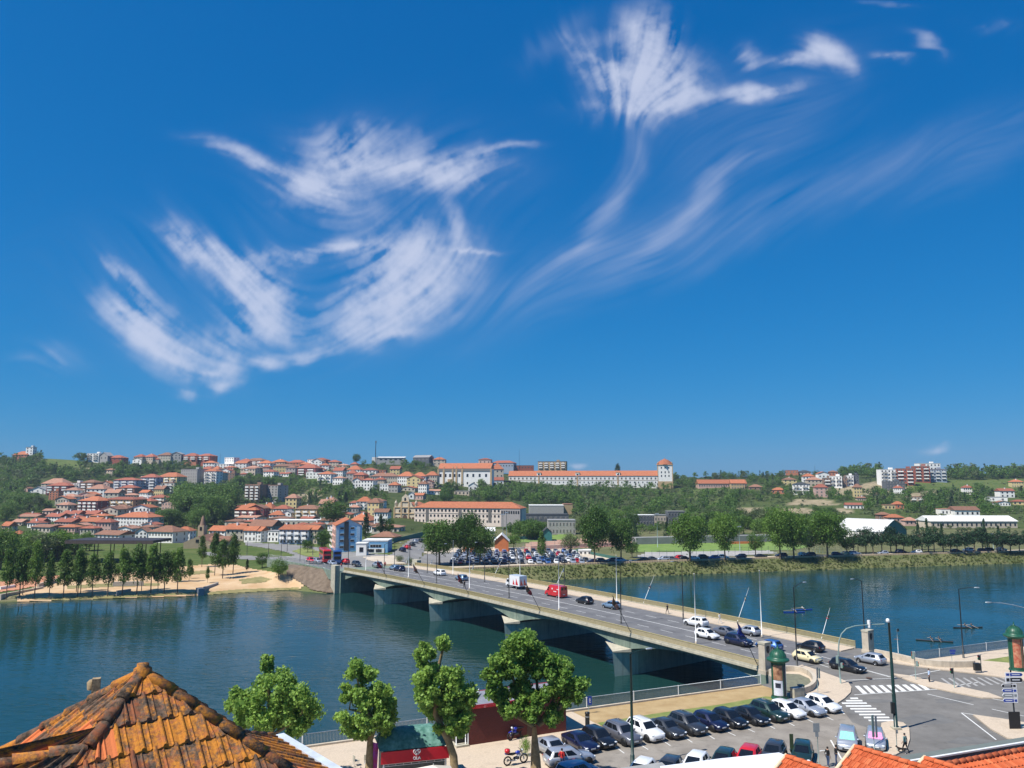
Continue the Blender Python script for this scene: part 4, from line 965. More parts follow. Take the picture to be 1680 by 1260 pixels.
for x, y, yt, sgn, lab in [(1308, 1096, 963, 1, 'dark lamp post beside the cream taxi at the near bridge end'), (1019, 1023, 925, 1, 'dark lamp post on the near footway in front of the brown flag'), (835, 981, 905, 1, 'dark lamp post left of the white box truck'),
                      (716, 957, 896, 1, 'dark lamp post left of the white people carrier'), (630, 942, 893, 1, 'dark lamp post in front of the low blue building'), (571, 932, 884, 1, 'dark lamp post in front of the tall blue block'),
                      (1420, 1069, 953, -1, 'dark lamp post beside the far bridge pillar with the crest'), (1121, 1017, 924, -1, 'dark lamp post by the white sport utility on the far footway'), (926, 968, 906, -1, 'dark lamp post behind the red delivery van'), (795, 955, 892, -1, 'dark lamp post right of the third big tree'), (701, 940, 904, -1, 'dark lamp post at the far footway near the first big tree')]:
    v = bn * (2.2 * sgn); blamp(x, y, yt, (v.x, v.y, .5), lab)
p = G(1038, 1258); lamp_post(p, htop(1035, 1072, p), (1.6, .9, .25), 'tall dark green lamp post rising out of the car park', 'tall lamp posts on the near bank', DARKG, .13)
p = G(1581, 1081); lamp_post(p, htop(1581, 966, p), (2.0, -.5, .3), 'slim dark lamp post by the right quay railing', 'tall lamp posts on the near bank')
p = G(1712, 1150); lamp_post(p, htop(1712, 1002, p), (-5.2, 0, 1.0), 'lamp whose pale arm reaches in from the right edge', 'tall lamp posts on the near bank', GALV)
MAST = 'white flag masts along the bridge'
for x, y, yt, lab in [(1142, 1057, 941, 'white mast by the two white cars'), (917, 1002, 912, 'white mast in front of the red delivery van'), (770, 968, 900, 'white mast at the dark pedestrian'), (670, 949, 894, 'white mast near the navy car on the far bridge half'), (600, 937, 890, 'white mast by the low blue building'),
                      (1250, 1046, 936, 'white mast standing behind the left pillar on the far footway'), (1012, 991, 911, 'white mast behind the lamp post and brown flag'), (853, 950, 899, 'white mast rising behind the white box truck'), (743, 944, 887, 'white mast before the second big tree')]:
    s, t = bridge_st(x, y); p = BP(s, t, .1); m = thing('flag_mast', lab, 'mast', p, 0, MAST); h = htop(x, yt, p)
    MB().tube([(0, 0, 0), (0, 0, h)], [.075, .055], 8).build('pole', WHITEM, m); MB().lathe([(0, -.06), (.09, -.03), (.09, .03), (0, .06)], (0, 0, h), 8).build('finial', WHITEM, m); MB().lathe([(.16, 0), (.16, .3), (.09, .34)], n=8).build('foot', STONE, m)
def cloth(name, parent, tip, base, c, L, drop, mats, k0=.0, seed=0):
    """a limp flag hanging in folds from the upper end of a leaning staff"""
    d = (base - tip).normalized(); V = []; n, m = 10, 8; rr = random.Random(seed)
    for i in range(n + 1):
        for j in range(m + 1):
            u, v = i / n, j / m
            q = tip + d * (k0 + L * u * (1 - .55 * v)); q = q + Vector((.10 * math.sin(v * 5 + u * 9 + seed), .12 * math.sin(u * 13 + v * 4 + seed) * (.3 + v), -drop * v * (1 - .25 * u)))
            V.append(tuple(q))
    fs = [(i * (m + 1) + j, (i + 1) * (m + 1) + j, (i + 1) * (m + 1) + j + 1, i * (m + 1) + j + 1) for i in range(n) for j in range(m)]
    mb = MB()
    for q, f in enumerate(fs): mb.f.append(f); mb.m.append(min(len(mats) - 1, int((q // m) / n * len(mats)))); mb.sm.append(True)
    mb.v = V
    return mb.build(name, mats, parent)
fl = lambda n, c: pm(n + '_flag_cloth', c, rough=.8, scale=6, var=.15)
FB, FR_, FG, FN, FW, FY, FO = fl('brown', (.22, .09, .04)), fl('red', (.45, .03, .04)), fl('green', (.03, .20, .06)), fl('navy', (.02, .035, .22)), fl('white', (.7, .68, .64)), fl('yellow', (.6, .42, .05)), fl('salmon', (.5, .22, .15))
FLG = 'leaning flag staffs along the bridge'
for bx, by, tx, ty, side, mats, lab, k in [(1036, 995, 1067, 944, 1, [FR_, FW], 'white leaning staff with a tiny red flag in the middle of the far railing', .35), (1194, 1026, 1224, 964, 1, [FG, FY, FR_], 'white leaning staff with a green, yellow and red flag by the far railing', .22), (926, 964, 947, 928, 1, [FW], 'bare white leaning staff behind the red delivery van', .1), (1417, 1038, 1446, 997, 1, [FG, FR_], 'leaning staff with a green and red flag above the far pillar', .15),
                                 (835, 946, 851, 916, 1, [FO], 'leaning staff with a salmon flag behind the white box truck', .2), (761, 943, 771, 928, 1, [FW], 'short leaning staff above the pale blue hatchback', .1), (705, 932, 713, 922, 1, [FW], 'small leaning staff near the first big tree', .1), (654, 927, 663, 912, 1, [FW], 'small leaning staff behind the navy car', .1),
                                 (1044, 1040, 1002, 977, -1, [FB, FO], 'dark leaning staff with a large brown flag over the near lane', .0), (1249, 1094, 1201, 1019, -1, [FN, FN], 'dark leaning staff with a navy flag at the near bridge end', .0), (900, 1003, 867, 957, -1, [FB, FR_], 'dark leaning staff with a brown and red flag by the red van', .0), (795, 975, 770, 941, -1, [FR_, FB], 'dark leaning staff with a red flag right of the pale blue hatchback', .0),
                                 (720, 960, 692, 925, -1, [FO, FB], 'dark leaning staff with a salmon flag near the middle of the far half', .0), (655, 948, 633, 918, -1, [FR_], 'dark leaning staff with a red flag by the silver people carrier', .0)]:
    t_ = .1 if side < 0 else BWID - .1
    s, _ = bridge_st(bx, by); p = BP(s, t_, 1.0)
    out = bn * side; 
    best = None
    for k_ in range(20, 90):
        a = k_ / 10; q = p + out * a * .58 + Vector((0, 0, a * .82)); r_ = q - Vector((0, 0, CAMZ)); py = 790 - F * 0 
        yy = CY - F * (r_.z * CP - r_.y * SP) / (r_.y * CP + r_.z * SP)
        if best is None or abs(yy - ty) < best[0]: best = (abs(yy - ty), a)
    a = best[1]; tip = p + out * a * .58 + Vector((0, 0, a * .82)); rt = tip - p
    f = thing('flag', lab, 'flag', p, 0, FLG)
    MB().tube([(0, 0, -.6), rt], [.05, .035], 8).build('staff', WHITEM if side > 0 else BLACKM, f)  # near staffs take black metal to give them the look of shade
    L = 2.6 if side < 0 else 1.1
    cloth('flag_cloth', f, rt * (1 - k), Vector((0, 0, 0)), None, L, 1.5 if side < 0 else .8, mats, .1, bx)
# ---------------------------------------------------------------- bridge pillars with crests
for x, y, yt, w_, lab in ((1256, 1104, 1053, 1.3, 'cream stone pillar with a dark crest at the left bridge corner'), (1425, 1070, 1033, 1.5, 'cream stone pillar with a dark crest at the right bridge corner')):
    p = G(x, y); h = htop(x, yt, p); a = math.atan2(bn.y, bn.x)
    t = thing('bridge_pillar', lab, 'pillar', p, a, 'stone pillars at the bridge end')
    MB().box((0, 0, -.1), (w_, 1.0, h - .15), base=True).build('shaft', STONE, t); MB().box((0, 0, h - .248), (w_ + .12, 1.12, .25), base=True).build('cap', CONCL, t); MB().box((0, 0, -.1), (w_ + .2, 1.2, .5), base=True).build('plinth', STONE, t)
    c = MB(); pts = [(-.32, 0), (-.32, .5), (0, .58), (.32, .5), (.32, 0), (.2, -.28), (0, -.42), (-.2, -.28)]
    c.add([(q, -.53, h - 1.0 + z) for q, z in pts] + [(q, -.50, h - 1.0 + z) for q, z in pts], [tuple(range(8))[::-1]] + [(i, (i + 1) % 8, 8 + (i + 1) % 8, 8 + i) for i in range(8)]); c.build('crest', pm('bronze', (.03, .03, .03), rough=.5, metal=.4), t)
    c = MB(); c.lathe([(0, .04), (.10, .03), (.13, 0)], (0, 0, 0), 8, axis='Y'); c.build('crest_boss', RIM, t, (0, -.55, h - .9))
# ---------------------------------------------------------------- advertising columns
GREENC = pm('green_cast_iron', (.015, .085, .05), rough=.4, var=.25, scale=4); POST1 = pm('brown_poster', (.10, .03, .015), rough=.4, scale=1.6, c2=(.5, .28, .16)); POST2 = pm('pale_poster', (.6, .62, .68), rough=.4, scale=2); POST3 = pm('red_poster', (.35, .04, .02), rough=.4, scale=2.6, c2=(.55, .3, .18)); POSTD = pm('dark_poster', (.01, .012, .02), rough=.3, scale=2, c2=(.05, .06, .09))
for x, y, yt, lab, posters in ((1279, 1146, 1056, 'green domed advertising column with a brown and white poster by the parked cars', ((POST1, -2.7, -1.35, 2.3, 4.0), (POST2, -2.7, -1.35, .5, 2.25), (POSTD, -2.4, -1.65, 1.4, 1.95), (POSTD, -1.25, -.85, .4, 4.0), (POST2, -.75, .2, .4, 4.0))),
                       (1669, 1101, 1019, 'green domed advertising column with a red brown poster at the right edge', ((POST3, -2.5, -1.0, .6, 4.6), (POST1, -.9, .4, .6, 4.6)))):
    p = G(x, y); h = htop(x, yt, p); k = h / 6.4; t = thing('advertising_column', lab, 'advertising column', p, 0, 'green domed advertising columns'); t.scale = (k,) * 3
    MB().lathe([(.98, 0), (.98, .22), (.9, .28), (.9, .35)], n=24).build('base', GREENC, t); MB().lathe([(.84, .35), (.84, 4.35)], n=28).build('drum', GREENC, t)
    MB().lathe([(.86, 4.2), (.95, 4.28), (1.28, 4.42), (1.34, 4.55), (1.28, 4.68), (1.05, 4.76), (.98, 4.9)], n=28).build('cornice', GREENC, t)
    MB().lathe([(.98, 4.9), (.92, 5.15), (.74, 5.45), (.45, 5.68), (.2, 5.78)], n=28).build('dome', GREENC, t); MB().lathe([(.2, 5.78), (.22, 5.86), (.1, 5.95), (.07, 6.15), (.0, 6.45)], n=12).build('finial', GREENC, t)
    dm = MB()
    for q in range(14):
        a = 2 * PI * q / 14; dm.tube([(r_ * math.cos(a), r_ * math.sin(a), z) for r_, z in ((1.0, 4.92), (.94, 5.16), (.76, 5.46), (.47, 5.7), (.2, 5.8))], .02, 5)
    dm.build('dome_ribs', GREENC, t)
    for m_, a0, a1, z0, z1 in posters:
        r_ = .853 if m_ is not POSTD else .862; n = 10; V = []
        for i in range(n + 1):
            a = lerp(a0, a1, i / n); V += [(r_ * math.cos(a), r_ * math.sin(a), z0), (r_ * math.cos(a), r_ * math.sin(a), z1)]
        MB().add(V, [(2 * i, 2 * i + 2, 2 * i + 3, 2 * i + 1) for i in range(n)], 0, True).build('poster', m_, t)
    for q in (-2.95, -1.3, -.8):
        MB().box((.86 * math.cos(q), .86 * math.sin(q), 2.3), (.07, .07, 4.0)).build('frame_bar', GREENC, t)
# ---------------------------------------------------------------- traffic lights, signs
GREYG = pm('grey_green_pole', (.20, .27, .25), rough=.5, scale=3); SIGNB = pm('sign_back_grey', (.22, .24, .25), rough=.5, scale=3); BLUES = pm('blue_sign_face', (.02, .05, .28), rough=.4); WSIGN = pm('white_sign_face', (.72, .72, .74), rough=.4, var=.06)
LENS = [pm('red_lens', (.2, .01, .01), rough=.3), pm('amber_lens', (.25, .10, .01), rough=.3), pm('green_lens', (.01, .16, .07), rough=.3)]
def signal_head(parent, c, rz, n=3, mat=None):
    o = MB().box((0, 0, 0), (.24, .32, .30 * n)).build('signal_head', mat or GREYG, parent, c); o.rotation_euler = (0, 0, rz)
    for i in range(n): MB().lathe([(.0, .14), (.11, .125), (.13, .12), (.135, .2)], n=10, axis='X').build('lens', LENS[i if n == 3 else i * 2], o, (0, 0, .30 * ((n - 1) / 2 - i)))
    return o
TL = 'traffic signals of the junction'
p = G(*z8(488, 780)); Yb = p.y; t = thing('traffic_light', 'pale arched traffic light pole curving over the lanes', 'traffic light', p, 0, TL)
pts = [Vector((0, 0, 0))] + [at(*z8(x, y), Yb + k) - p for x, y, k in ((480, 690, 0), (474, 600, 0), (478, 530, 0), (492, 490, 0), (520, 460, 0), (570, 444, .2), (650, 437, .5), (738, 433, .9))]
MB().tube(pts, [.10, .09, .08, .08, .075, .07, .065, .06, .05], 10).build('arched_pole', GREYG, t)
signal_head(t, pts[7] + Vector((0, 0, .1)), 0.6, 3, WHITEM); signal_head(t, Vector((-.28, -.1, 3.0)), .6, 3); signal_head(t, Vector((.2, -.1, 2.3)), -.6, 2)
p = G(*z8(806, 1043)); h = htop(1455, 1020, p); t = thing('light_mast', 'very tall thick dark green mast at the junction', 'mast', p)
top = at(*z8(748, 420), p.y) - p; top = Vector((top.x * .25, 0, top.z))
MB().tube([(0, 0, .3), top * .33, top * .34, top * .66, top * .665, top], [.20, .185, .16, .15, .125, .10], 12).build('pole', DARKG, t); MB().box((0, 0, 0), (.8, .8, .32), base=True).build('footing', CONCL, t); MB().box((-.25, -.1, 2.2), (.35, .25, 1.1)).build('cabinet', BLACKM, t)
o = MB().lathe([(0, -.2), (.16, -.18), (.2, 0), (.14, .2), (0, .24)], n=10).build('floodlight', WHITEM, t, top + Vector((-.1, 0, .1)))
for x, y, yt, lab, n in ((920, 758, 600, 'slim traffic signal pole beside the waiting man', 2), (1141, 806, 690, 'slim dark signal pole on the long island right of the waiting man', 1), (1297, 718, 615, 'signal pole on the far right pavement', 1)):
    p = G(*z8(x, y)); h = htop(*z8(x, yt), p); t = thing('traffic_light', lab, 'traffic light', p + Vector((0, 0, .12)), 0, TL); MB().tube([(0, 0, 0), (0, 0, h)], .05, 8).build('pole', GREYG, t); m_ = GREYG if n == 2 else BLACKM
    signal_head(t, Vector((-.22, -.1, h - .35)), 2.8, 3 if n == 2 else 2, m_)
    if n == 2: signal_head(t, Vector((.2, -.1, h * .58)), -.4, 2, m_)
    elif x > 1250: MB().box((-.55, 0, .75), (.75, .5, .95)).build('bin_box', BLACKM, t)
def sign(x, y, boards, lab, cat='sign', z=0.0, pole=GREYG, r=.035, zf=z8, name='road_sign'):
    p = G(*zf(x, y), z); t = thing(name, lab, cat, p)
    hh = max(htop(*zf(b[0], b[1]), p) for b in boards)
    MB().tube([(0, 0, 0), (0, 0, hh)], r, 8).build('pole', pole, t)
    for b in boards:
        x0, y0, x1, y1, m_, th, ry = b; a = at(*zf((x0 + x1) / 2, (y0 + y1) / 2), p.y) - p
        w_ = (x1 - x0) / (zf(1, 0)[0] - zf(0, 0)[0]) ** -1 * p.y / F; hb = (y1 - y0) / (zf(1, 0)[0] - zf(0, 0)[0]) ** -1 * p.y / F
        o = MB().box((0, 0, 0), (w_, th, hb)).build('sign_panel', m_, t, (a.x, -.06, a.z)); o.rotation_euler = (0, 0, ry)
        yield o, w_, hb, t
list(sign(362, 1258, [(328, 1004, 364, 1050, SIGNB, .03, .1), (340, 1050, 358, 1078, SIGNB, .03, .1)], 'grey back of a square road sign above the tiled roof'))
list(sign(357, 835, [(346, 684, 357, 742, SIGNB, .05, .5), (358, 690, 368, 742, GREYG, .05, .5)], 'narrow double sign seen edge on at the pavement corner', z=.13))
list(sign(682, 1172, [(662, 960, 679, 1075, GREYG, .05, .4), (682, 965, 696, 1078, SIGNB, .05, .4)], 'tall twin panel sign in front of the car with the pink shade'))
list(sign(205, 1215, [(194, 1068, 214, 1160, pm('green_board', (.03, .05, .02), rough=.6), .05, 0)], 'dark green board standing by the dark green hatchback'))
list(sign(1127, 650, [(1113, 580, 1145, 592, BLUES, .04, 0), (1116, 596, 1142, 606, BLUES, .04, 0)], 'small blue direction sign by the curved wall', z=.13))
list(sign(818, 600, [(812, 460, 820, 475, BLACKM, .1, 0)], 'thin pale pole with a white foot by the far wall', z=.13, pole=WHITEM))
list(sign(812, 1168, [(806, 1040, 814, 1060, SIGNB, .03, 0)], 'thin pole on the rounded island beside the walker'))
zB = lambda x, y: (760 + x / 5.73, 1040 + y / 5.73)
for o, w_, hb, t in sign(1180, 745, [(1169, 588, 1207, 662, BLUES, .04, .15)], 'blue sign with a white symbol at the quay railing', zf=zB):
    for bx, bz, bw, bh in ((-.05, .02, .06, .5), (.08, .18, .22, .08), (.08, .0, .2, .08), (.1, -.2, .24, .08)): MB().box((bx * w_ / .8, -.028, bz * hb), (bw * w_, .012, bh * hb)).build('symbol', WSIGN, o)
p = G(*zB(1168, 872)); t = thing('litter_column', 'black round litter column at the edge of the lawn', 'litter bin', p); MB().lathe([(.24, 0), (.26, .05), (.23, .1), (.23, 1.25), (.27, 1.3), (.25, 1.42), (0, 1.48)], n=14).build('body', BLACKM, t); MB().lathe([(.236, .95), (.24, 1.0), (.236, 1.05)], n=14).build('band', GALV, t)
p = G(*z8(240, 858)); t = thing('cabinet', 'pale utility box behind the parked white car', 'utility box', p, .4); MB().box((0, 0, 0), (1.5, .7, 1.15), base=True).build('body', CONCL, t); MB().box((0, 0, 1.152), (1.56, .76, .06), base=True).build('lid', SIGNB, t)
p = G(*z8(262, 850)); t = thing('litter_bin', 'dark green bin right of the pale utility box', 'litter bin', p); MB().box((0, 0, 0), (.6, .6, 1.25), base=True).build('body', DARKG, t); MB().box((0, 0, 1.252), (.66, .66, .08), base=True).build('lid', DARKG, t)
# the signpost with arrow boards
z5 = lambda x, y: (1440 + x / 4.846, 1000 + y / 4.846)
p = G(*z5(1096, 945), .13); t = thing('signpost', 'signpost stacked with six blue and white direction arrows', 'signpost', p)
h = htop(*z5(1060, 480), p); MB().tube([(0, 0, 0), (-.05, 0, h)], .075, 10).build('pole', BLACKM, t)
kx = p.y / F / 4.846
for x0, x1, y0, y1, rt, m_ in ((1010, 1145, 500, 530, 1, BLUES), (1013, 1145, 536, 578, 1, TRIM), (980, 1095, 590, 620, 0, TRIM), (985, 1100, 628, 657, 0, BLUES), (988, 1105, 665, 697, 0, SIGNB), (992, 1107, 706, 737, 0, BLUES)):
    c = at(*z5((x0 + x1) / 2, (y0 + y1) / 2), p.y) - p; w_ = (x1 - x0) * kx; hb = (y1 - y0) * kx
    def arrow(s, yo): 
        a, b = w_ / 2 * s, hb / 2 * s; q = [(-a, -b), (a * .8, -b), (a, 0), (a * .8, b), (-a, b)]
        if not rt: q = [(-x, z) for x, z in q][::-1]
        return [(x, yo, z) for x, z in q]
    m = MB(); A, B = arrow(1, -.12), arrow(1, -.07); m.add(A + B, [tuple(range(5)), tuple(range(9, 4, -1))] + [(i, 5 + i, 5 + (i + 1) % 5, (i + 1) % 5) for i in range(5)]); o = m.build('arrow_board', WSIGN, t, (c.x, 0, c.z))
    sgn = 1 if rt else -1
    MB().add([(x * .72 + sgn * w_ * .13, -.125, z * .72) for x, _, z in arrow(1, 0)], [tuple(range(5))]).build('arrow_face', m_, o)
    MB().box((-sgn * w_ * .36, -.124, 0), (w_ * .18, .004, hb * .6)).build('pictogram', m_, o)
    MB().box((sgn * w_ * .1, -.128, 0), (w_ * .45, .003, hb * .16)).build('lettering', WSIGN, o)
c = at(*z5(1082, 878), p.y) - p; MB().box((c.x, -.13, c.z), (85 * kx, .05, 125 * kx)).build('notice_board', TRIM, t)
# ---------------------------------------------------------------- kiosk, brick building, parasols
K0 = G(626, 1230, 3.15); K1 = G(733, 1219.5, 3.15); K0.z = K1.z = 0; ke = (K1 - K0).normalized(); kn = Vector((-ke.y, ke.x, 0)); ka = math.atan2(ke.y, ke.x); KL = (K1 - K0).length
t = thing('kiosk', 'riverside ice cream kiosk with green canvas roof and red front', 'kiosk', K0, ka)
CANV = pm('green_canvas', (.03, .12, .09), rough=.6, scale=2.5, c2=(.16, .32, .27)); REDC = pm('red_fascia', (.52, .01, .025), rough=.4, scale=1.5, var=.1)
mb = MB(); nx, ny = 24, 12; V = []
for i in range(nx + 1):
    for j in range(ny + 1):
        u, v = i / nx, j / ny; x = lerp(-.25, KL + .25, u); y = lerp(-.45, 3.3, v)
        z = 3.15 + 1.25 * math.sin(PI * v) ** .8 * min(1, math.sin(PI * u) ** .35 + .12) + (.02 if i % 3 == 0 else 0)
        V.append((x, y, z))
mb.add(V, [(i * (ny + 1) + j, (i + 1) * (ny + 1) + j, (i + 1) * (ny + 1) + j + 1, i * (ny + 1) + j + 1) for i in range(nx) for j in range(ny)], 0, True); mb.build('canvas_roof', CANV, t)
MB().box((KL / 2, -.5, 2.62), (KL + .2, .07, .95)).build('fascia', REDC, t)
MB().box((KL / 2, 1.5, 0), (KL - .3, 2.9, 3.1), base=True).build('cabin', pm('kiosk_wall', (.05, .06, .06), rough=.5, c2=(.12, .13, .13)), t)
MB().box((KL / 2, -.1, .6), (KL - 1.2, .5, .12)).build('counter', WHITEM, t)
for x in (.15, KL - .15): MB().box((x, -.35, 0), (.12, .12, 3.0), base=True).build('post', WHITEM, t)
mb = MB()
for k in range(8): mb.box((.5 + k * (KL - 1) / 7, -.45, 2.05), (.03, .03, .25))
for zz in (1.95, 2.1): mb.box((KL / 2, -.45, zz), (KL - .5, .03, .03))
mb.build('lattice', WHITEM, t)
def text(s, size, mat, parent, loc, rot, name='lettering', ext=.01):
    cu = bpy.data.curves.new(name, 'FONT'); cu.body = s; cu.size = size; cu.extrude = ext; cu.align_x = 'CENTER'; cu.align_y = 'CENTER'; cu.offset = .012
    o = bpy.data.objects.new(name, cu); COL.objects.link(o); dg = bpy.context.evaluated_depsgraph_get(); me = bpy.data.meshes.new_from_object(o.evaluated_get(dg)); bpy.data.objects.remove(o)
    me.materials.clear(); me.materials.append(mat); q = link(name, me, parent, loc); q.rotation_euler = rot; return q
text('OLA', .32, WHITEM, t, (KL * .52, -.55, 2.40), (PI / 2, 0, 0))
hb = MB()
for s_, r_ in ((.23, .032), (.12, .03)):
    for sg in (1, -1):
        pts = [(sg * s_ * 16 / 13 * math.sin(a) ** 3, 0, s_ * (13 * math.cos(a) - 5 * math.cos(2 * a) - 2 * math.cos(3 * a) - math.cos(4 * a)) / 13) for a in [lerp(.35 if s_ > .2 else .1, 2.55 if s_ > .2 else 3.0, k / 14) for k in range(15)]]
        hb.tube(pts, r_, 6)
hb.build('heart_emblem', WHITEM, t, (KL * .52, -.56, 2.87))
for px_, py_, sz, lab in ((707, 1262, 3.3, 'white square parasol in front of the kiosk'), (655, 1272, 3.0, 'white square parasol left of the other, at the bottom edge'),):
    p = G(px_ + 4, py_ - 7, 3.2); p.z = 0; q = thing('parasol', lab, 'parasol', p, .25, 'white parasols at the kiosk')
    zt = 3.2; e = sz / 2; mb = MB(); mb.add([(-e, -e, 2.45), (e, -e, 2.45), (e, e, 2.45), (-e, e, 2.45), (0, 0, zt), (-e, -e, 2.2), (e, -e, 2.2), (e, e, 2.2), (-e, e, 2.2)], [(0, 1, 4), (1, 2, 4), (2, 3, 4), (3, 0, 4), (5, 6, 1, 0), (6, 7, 2, 1), (7, 8, 3, 2), (8, 5, 0, 3)]); mb.build('canopy', pm('cream_canvas', (.62, .57, .50), rough=.8, var=.05), q); MB().tube([(0, 0, 0), (0, 0, zt + .08)], .035, 8).build('pole', WHITEM, q); MB().lathe([(.35, 0), (.35, .12), (.1, .16)], n=12).build('foot', CONCL, q)
p = G(606, 1215, 3.7); p.z = 0; q = thing('banner', 'pink and violet banner flag left of the kiosk', 'banner', p, .2); MB().tube([(0, 0, 0), (0, 0, 3.7)], .03, 8).build('pole', WHITEM, q)
V = [(.03 + .75 * j / 5 * (1 - .15 * (i / 8)), .10 * math.sin(j * 1.3 + i * .5), 3.6 - 2.2 * i / 8 - .15 * j / 5) for i in range(9) for j in range(6)]; mb = MB()
mb.add(V, [(i * 6 + j, i * 6 + j + 1, (i + 1) * 6 + j + 1, (i + 1) * 6 + j) for i in range(8) for j in range(5)], 0, True); mb.build('banner_cloth', pm('pink_violet_cloth', (.45, .04, .12), rough=.7, scale=1.6, c2=(.25, .06, .40)), q)
p = G(584, 1256)
for k, (dx, dy) in enumerate(((0, 0), (.9, .3))):
    q = thing('terrace_chair', ('pale terrace chair left of the kiosk, the left one' if k == 0 else 'pale terrace chair left of the kiosk, the one nearer it'), 'chair', p + Vector((dx, dy, 0)), .6 + k, 'terrace chairs'); MB().box((0, 0, .44), (.45, .45, .04)).build('seat', CONCL, q); MB().box((-.21, 0, .68), (.04, .43, .42)).build('backrest', CONCL, q)
    for a in (-.19, .19):
        for b in (-.19, .19): MB().tube([(a, b, 0), (a, b, .44)], .018, 6).build('leg', GALV, q)
def brick_mat():
    m, nt, b = new_mat('dark_red_brick'); L = nt.links
    tc = nd(nt, 'ShaderNodeTexCoord'); mp = nd(nt, 'ShaderNodeMapping'); mp.inputs['Rotation'].default_value[0] = PI / 2; L.new(tc.outputs['Object'], mp.inputs['Vector'])
    br = nd(nt, 'ShaderNodeTexBrick'); br.inputs['Scale'].default_value = 4; br.inputs['Color1'].default_value = (.15, .028, .02, 1); br.inputs['Color2'].default_value = (.10, .02, .014, 1); br.inputs['Mortar'].default_value = (.08, .035, .028, 1); br.inputs['Mortar Size'].default_value = .012
    L.new(mp.outputs[0], br.inputs['Vector']); L.new(br.outputs['Color'], b.inputs['Base Color']); b.inputs['Roughness'].default_value = .8; return m
Q0 = G(770, 1223); Q1 = G(929, 1199); qa = math.atan2(Q1.y - Q0.y, Q1.x - Q0.x); QL = (Q1 - Q0).length
t = thing('brick_pavilion', 'low dark red brick pavilion with a flat grey roof behind the plane trees', 'building', Q0, qa)
MB().box((QL / 2, 2.2, 0), (QL, 4.4, 3.45), base=True).build('wall', brick_mat(), t); MB().box((QL / 2, 2.2, 3.452), (QL + .3, 4.7, .16), base=True).build('roof', pm('grey_roof_felt', (.20, .21, .24), rough=.8, scale=1.5), t)
for y_, dd in ((-.16, .1), (4.56, .1)): MB().box((QL / 2, y_, 3.5), (QL + .34, dd, .34)).build('fascia', PAINT['red'], t)
MB().tube([(1.0, 1, 3.68), (2.4, 3.6, 4.05)], .05, 8).build('pipe', WHITEM, t)
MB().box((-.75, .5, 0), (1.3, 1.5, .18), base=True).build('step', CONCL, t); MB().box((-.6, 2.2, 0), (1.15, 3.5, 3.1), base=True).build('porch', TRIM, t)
for x in (-1.3, -.35, -.1): MB().tube([(x, .1, 0), (x, .1, 3.1)], .05, 8).build('porch_post', WHITEM, t)
MB().box((6.6, -.03, .9), (1.0, .06, 1.9)).build('door', pm('brown_door', (.06, .03, .02), rough=.5), t)
# ---------------------------------------------------------------- tiled roofs of the viewer's own block
def tile_mat(name, lichen=True):
    m, nt, b = new_mat(name); L = nt.links
    g = nd(nt, 'ShaderNodeNewGeometry')
    def nz(s, dt, rg=.6):
        n = nd(nt, 'ShaderNodeTexNoise'); n.inputs['Scale'].default_value = s; n.inputs['Detail'].default_value = dt; n.inputs['Roughness'].default_value = rg; L.new(g.outputs['Position'], n.inputs['Vector']); return n.outputs['Fac']
    def ramp(f, st):
        r = nd(nt, 'ShaderNodeValToRGB'); els = r.color_ramp.elements
        while len(els) < len(st): els.new(.5)
        for e, (p, c) in zip(els, st): e.position = p; e.color = (*c, 1)
        L.new(f, r.inputs['Fac']); return r.outputs['Color']
    def mix(f, a, b_):
        x = nd(nt, 'ShaderNodeMix', data_type='RGBA'); L.new(f, x.inputs['Factor']); L.new(a, x.inputs['A']); L.new(b_, x.inputs['B']); return x.outputs['Result']
    isl = g.outputs['Random Per Island']
    if lichen:
        clay = ramp(isl, [(0, (.20, .07, .035)), (.5, (.34, .11, .045)), (.93, (.42, .14, .05)), (.97, (.60, .17, .06))])
        dirt = ramp(nz(9, 10, .75), [(.40, (.035, .027, .02)), (.62, (.17, .115, .08))])
        lich = ramp(nz(26, 8), [(.3, (.38, .135, .022)), (.7, (.53, .215, .032))])
        a = ramp(nz(4.2, 10, .72), [(.40, (0,) * 3), (.52, (1,) * 3)])
        k = nd(nt, 'ShaderNodeMath', operation='MULTIPLY_ADD'); L.new(isl, k.inputs[0]); k.inputs[1].default_value = .22; L.new(nz(6.5, 10, .75), k.inputs[2])
        l = ramp(k.outputs[0], [(.56, (0,) * 3), (.70, (1,) * 3)])
        k2 = nd(nt, 'ShaderNodeMath', operation='LESS_THAN'); L.new(isl, k2.inputs[0]); k2.inputs[1].default_value = .955
        c = mix(a, clay, dirt); c = mix(l, c, lich); c = mix(k2.outputs[0], clay, c)
    else:
        clay = ramp(isl, [(0, (.40, .085, .03)), (.6, (.52, .12, .045)), (1, (.60, .17, .07))]); c = mix(ramp(nz(1.5, 8), [(.45, (0,) * 3), (.75, (.5,) * 3)]), clay, ramp(nz(9, 6), [(.3, (.30, .08, .04)), (.7, (.5, .2, .1))]))
    L.new(c, b.inputs['Base Color']); b.inputs['Roughness'].default_value = .9; b.inputs['Specular IOR Level'].default_value = .2
    bp = nd(nt, 'ShaderNodeBump'); bp.inputs['Strength'].default_value = .7; bp.inputs['Distance'].default_value = .012; L.new(nz(40, 8), bp.inputs['Height']); L.new(bp.outputs['Normal'], b.inputs['Normal'])
    return m
LICH = tile_mat('lichen_roof_tile'); CLAYT = tile_mat('orange_roof_tile', False)
PROF = [(0, .012), (.05, .045), (.13, .052), (.20, .040), (.25, .008), (.42, .0), (.50, .022), (.58, .0), (.80, .0), (.90, .012), (1.0, .016)]
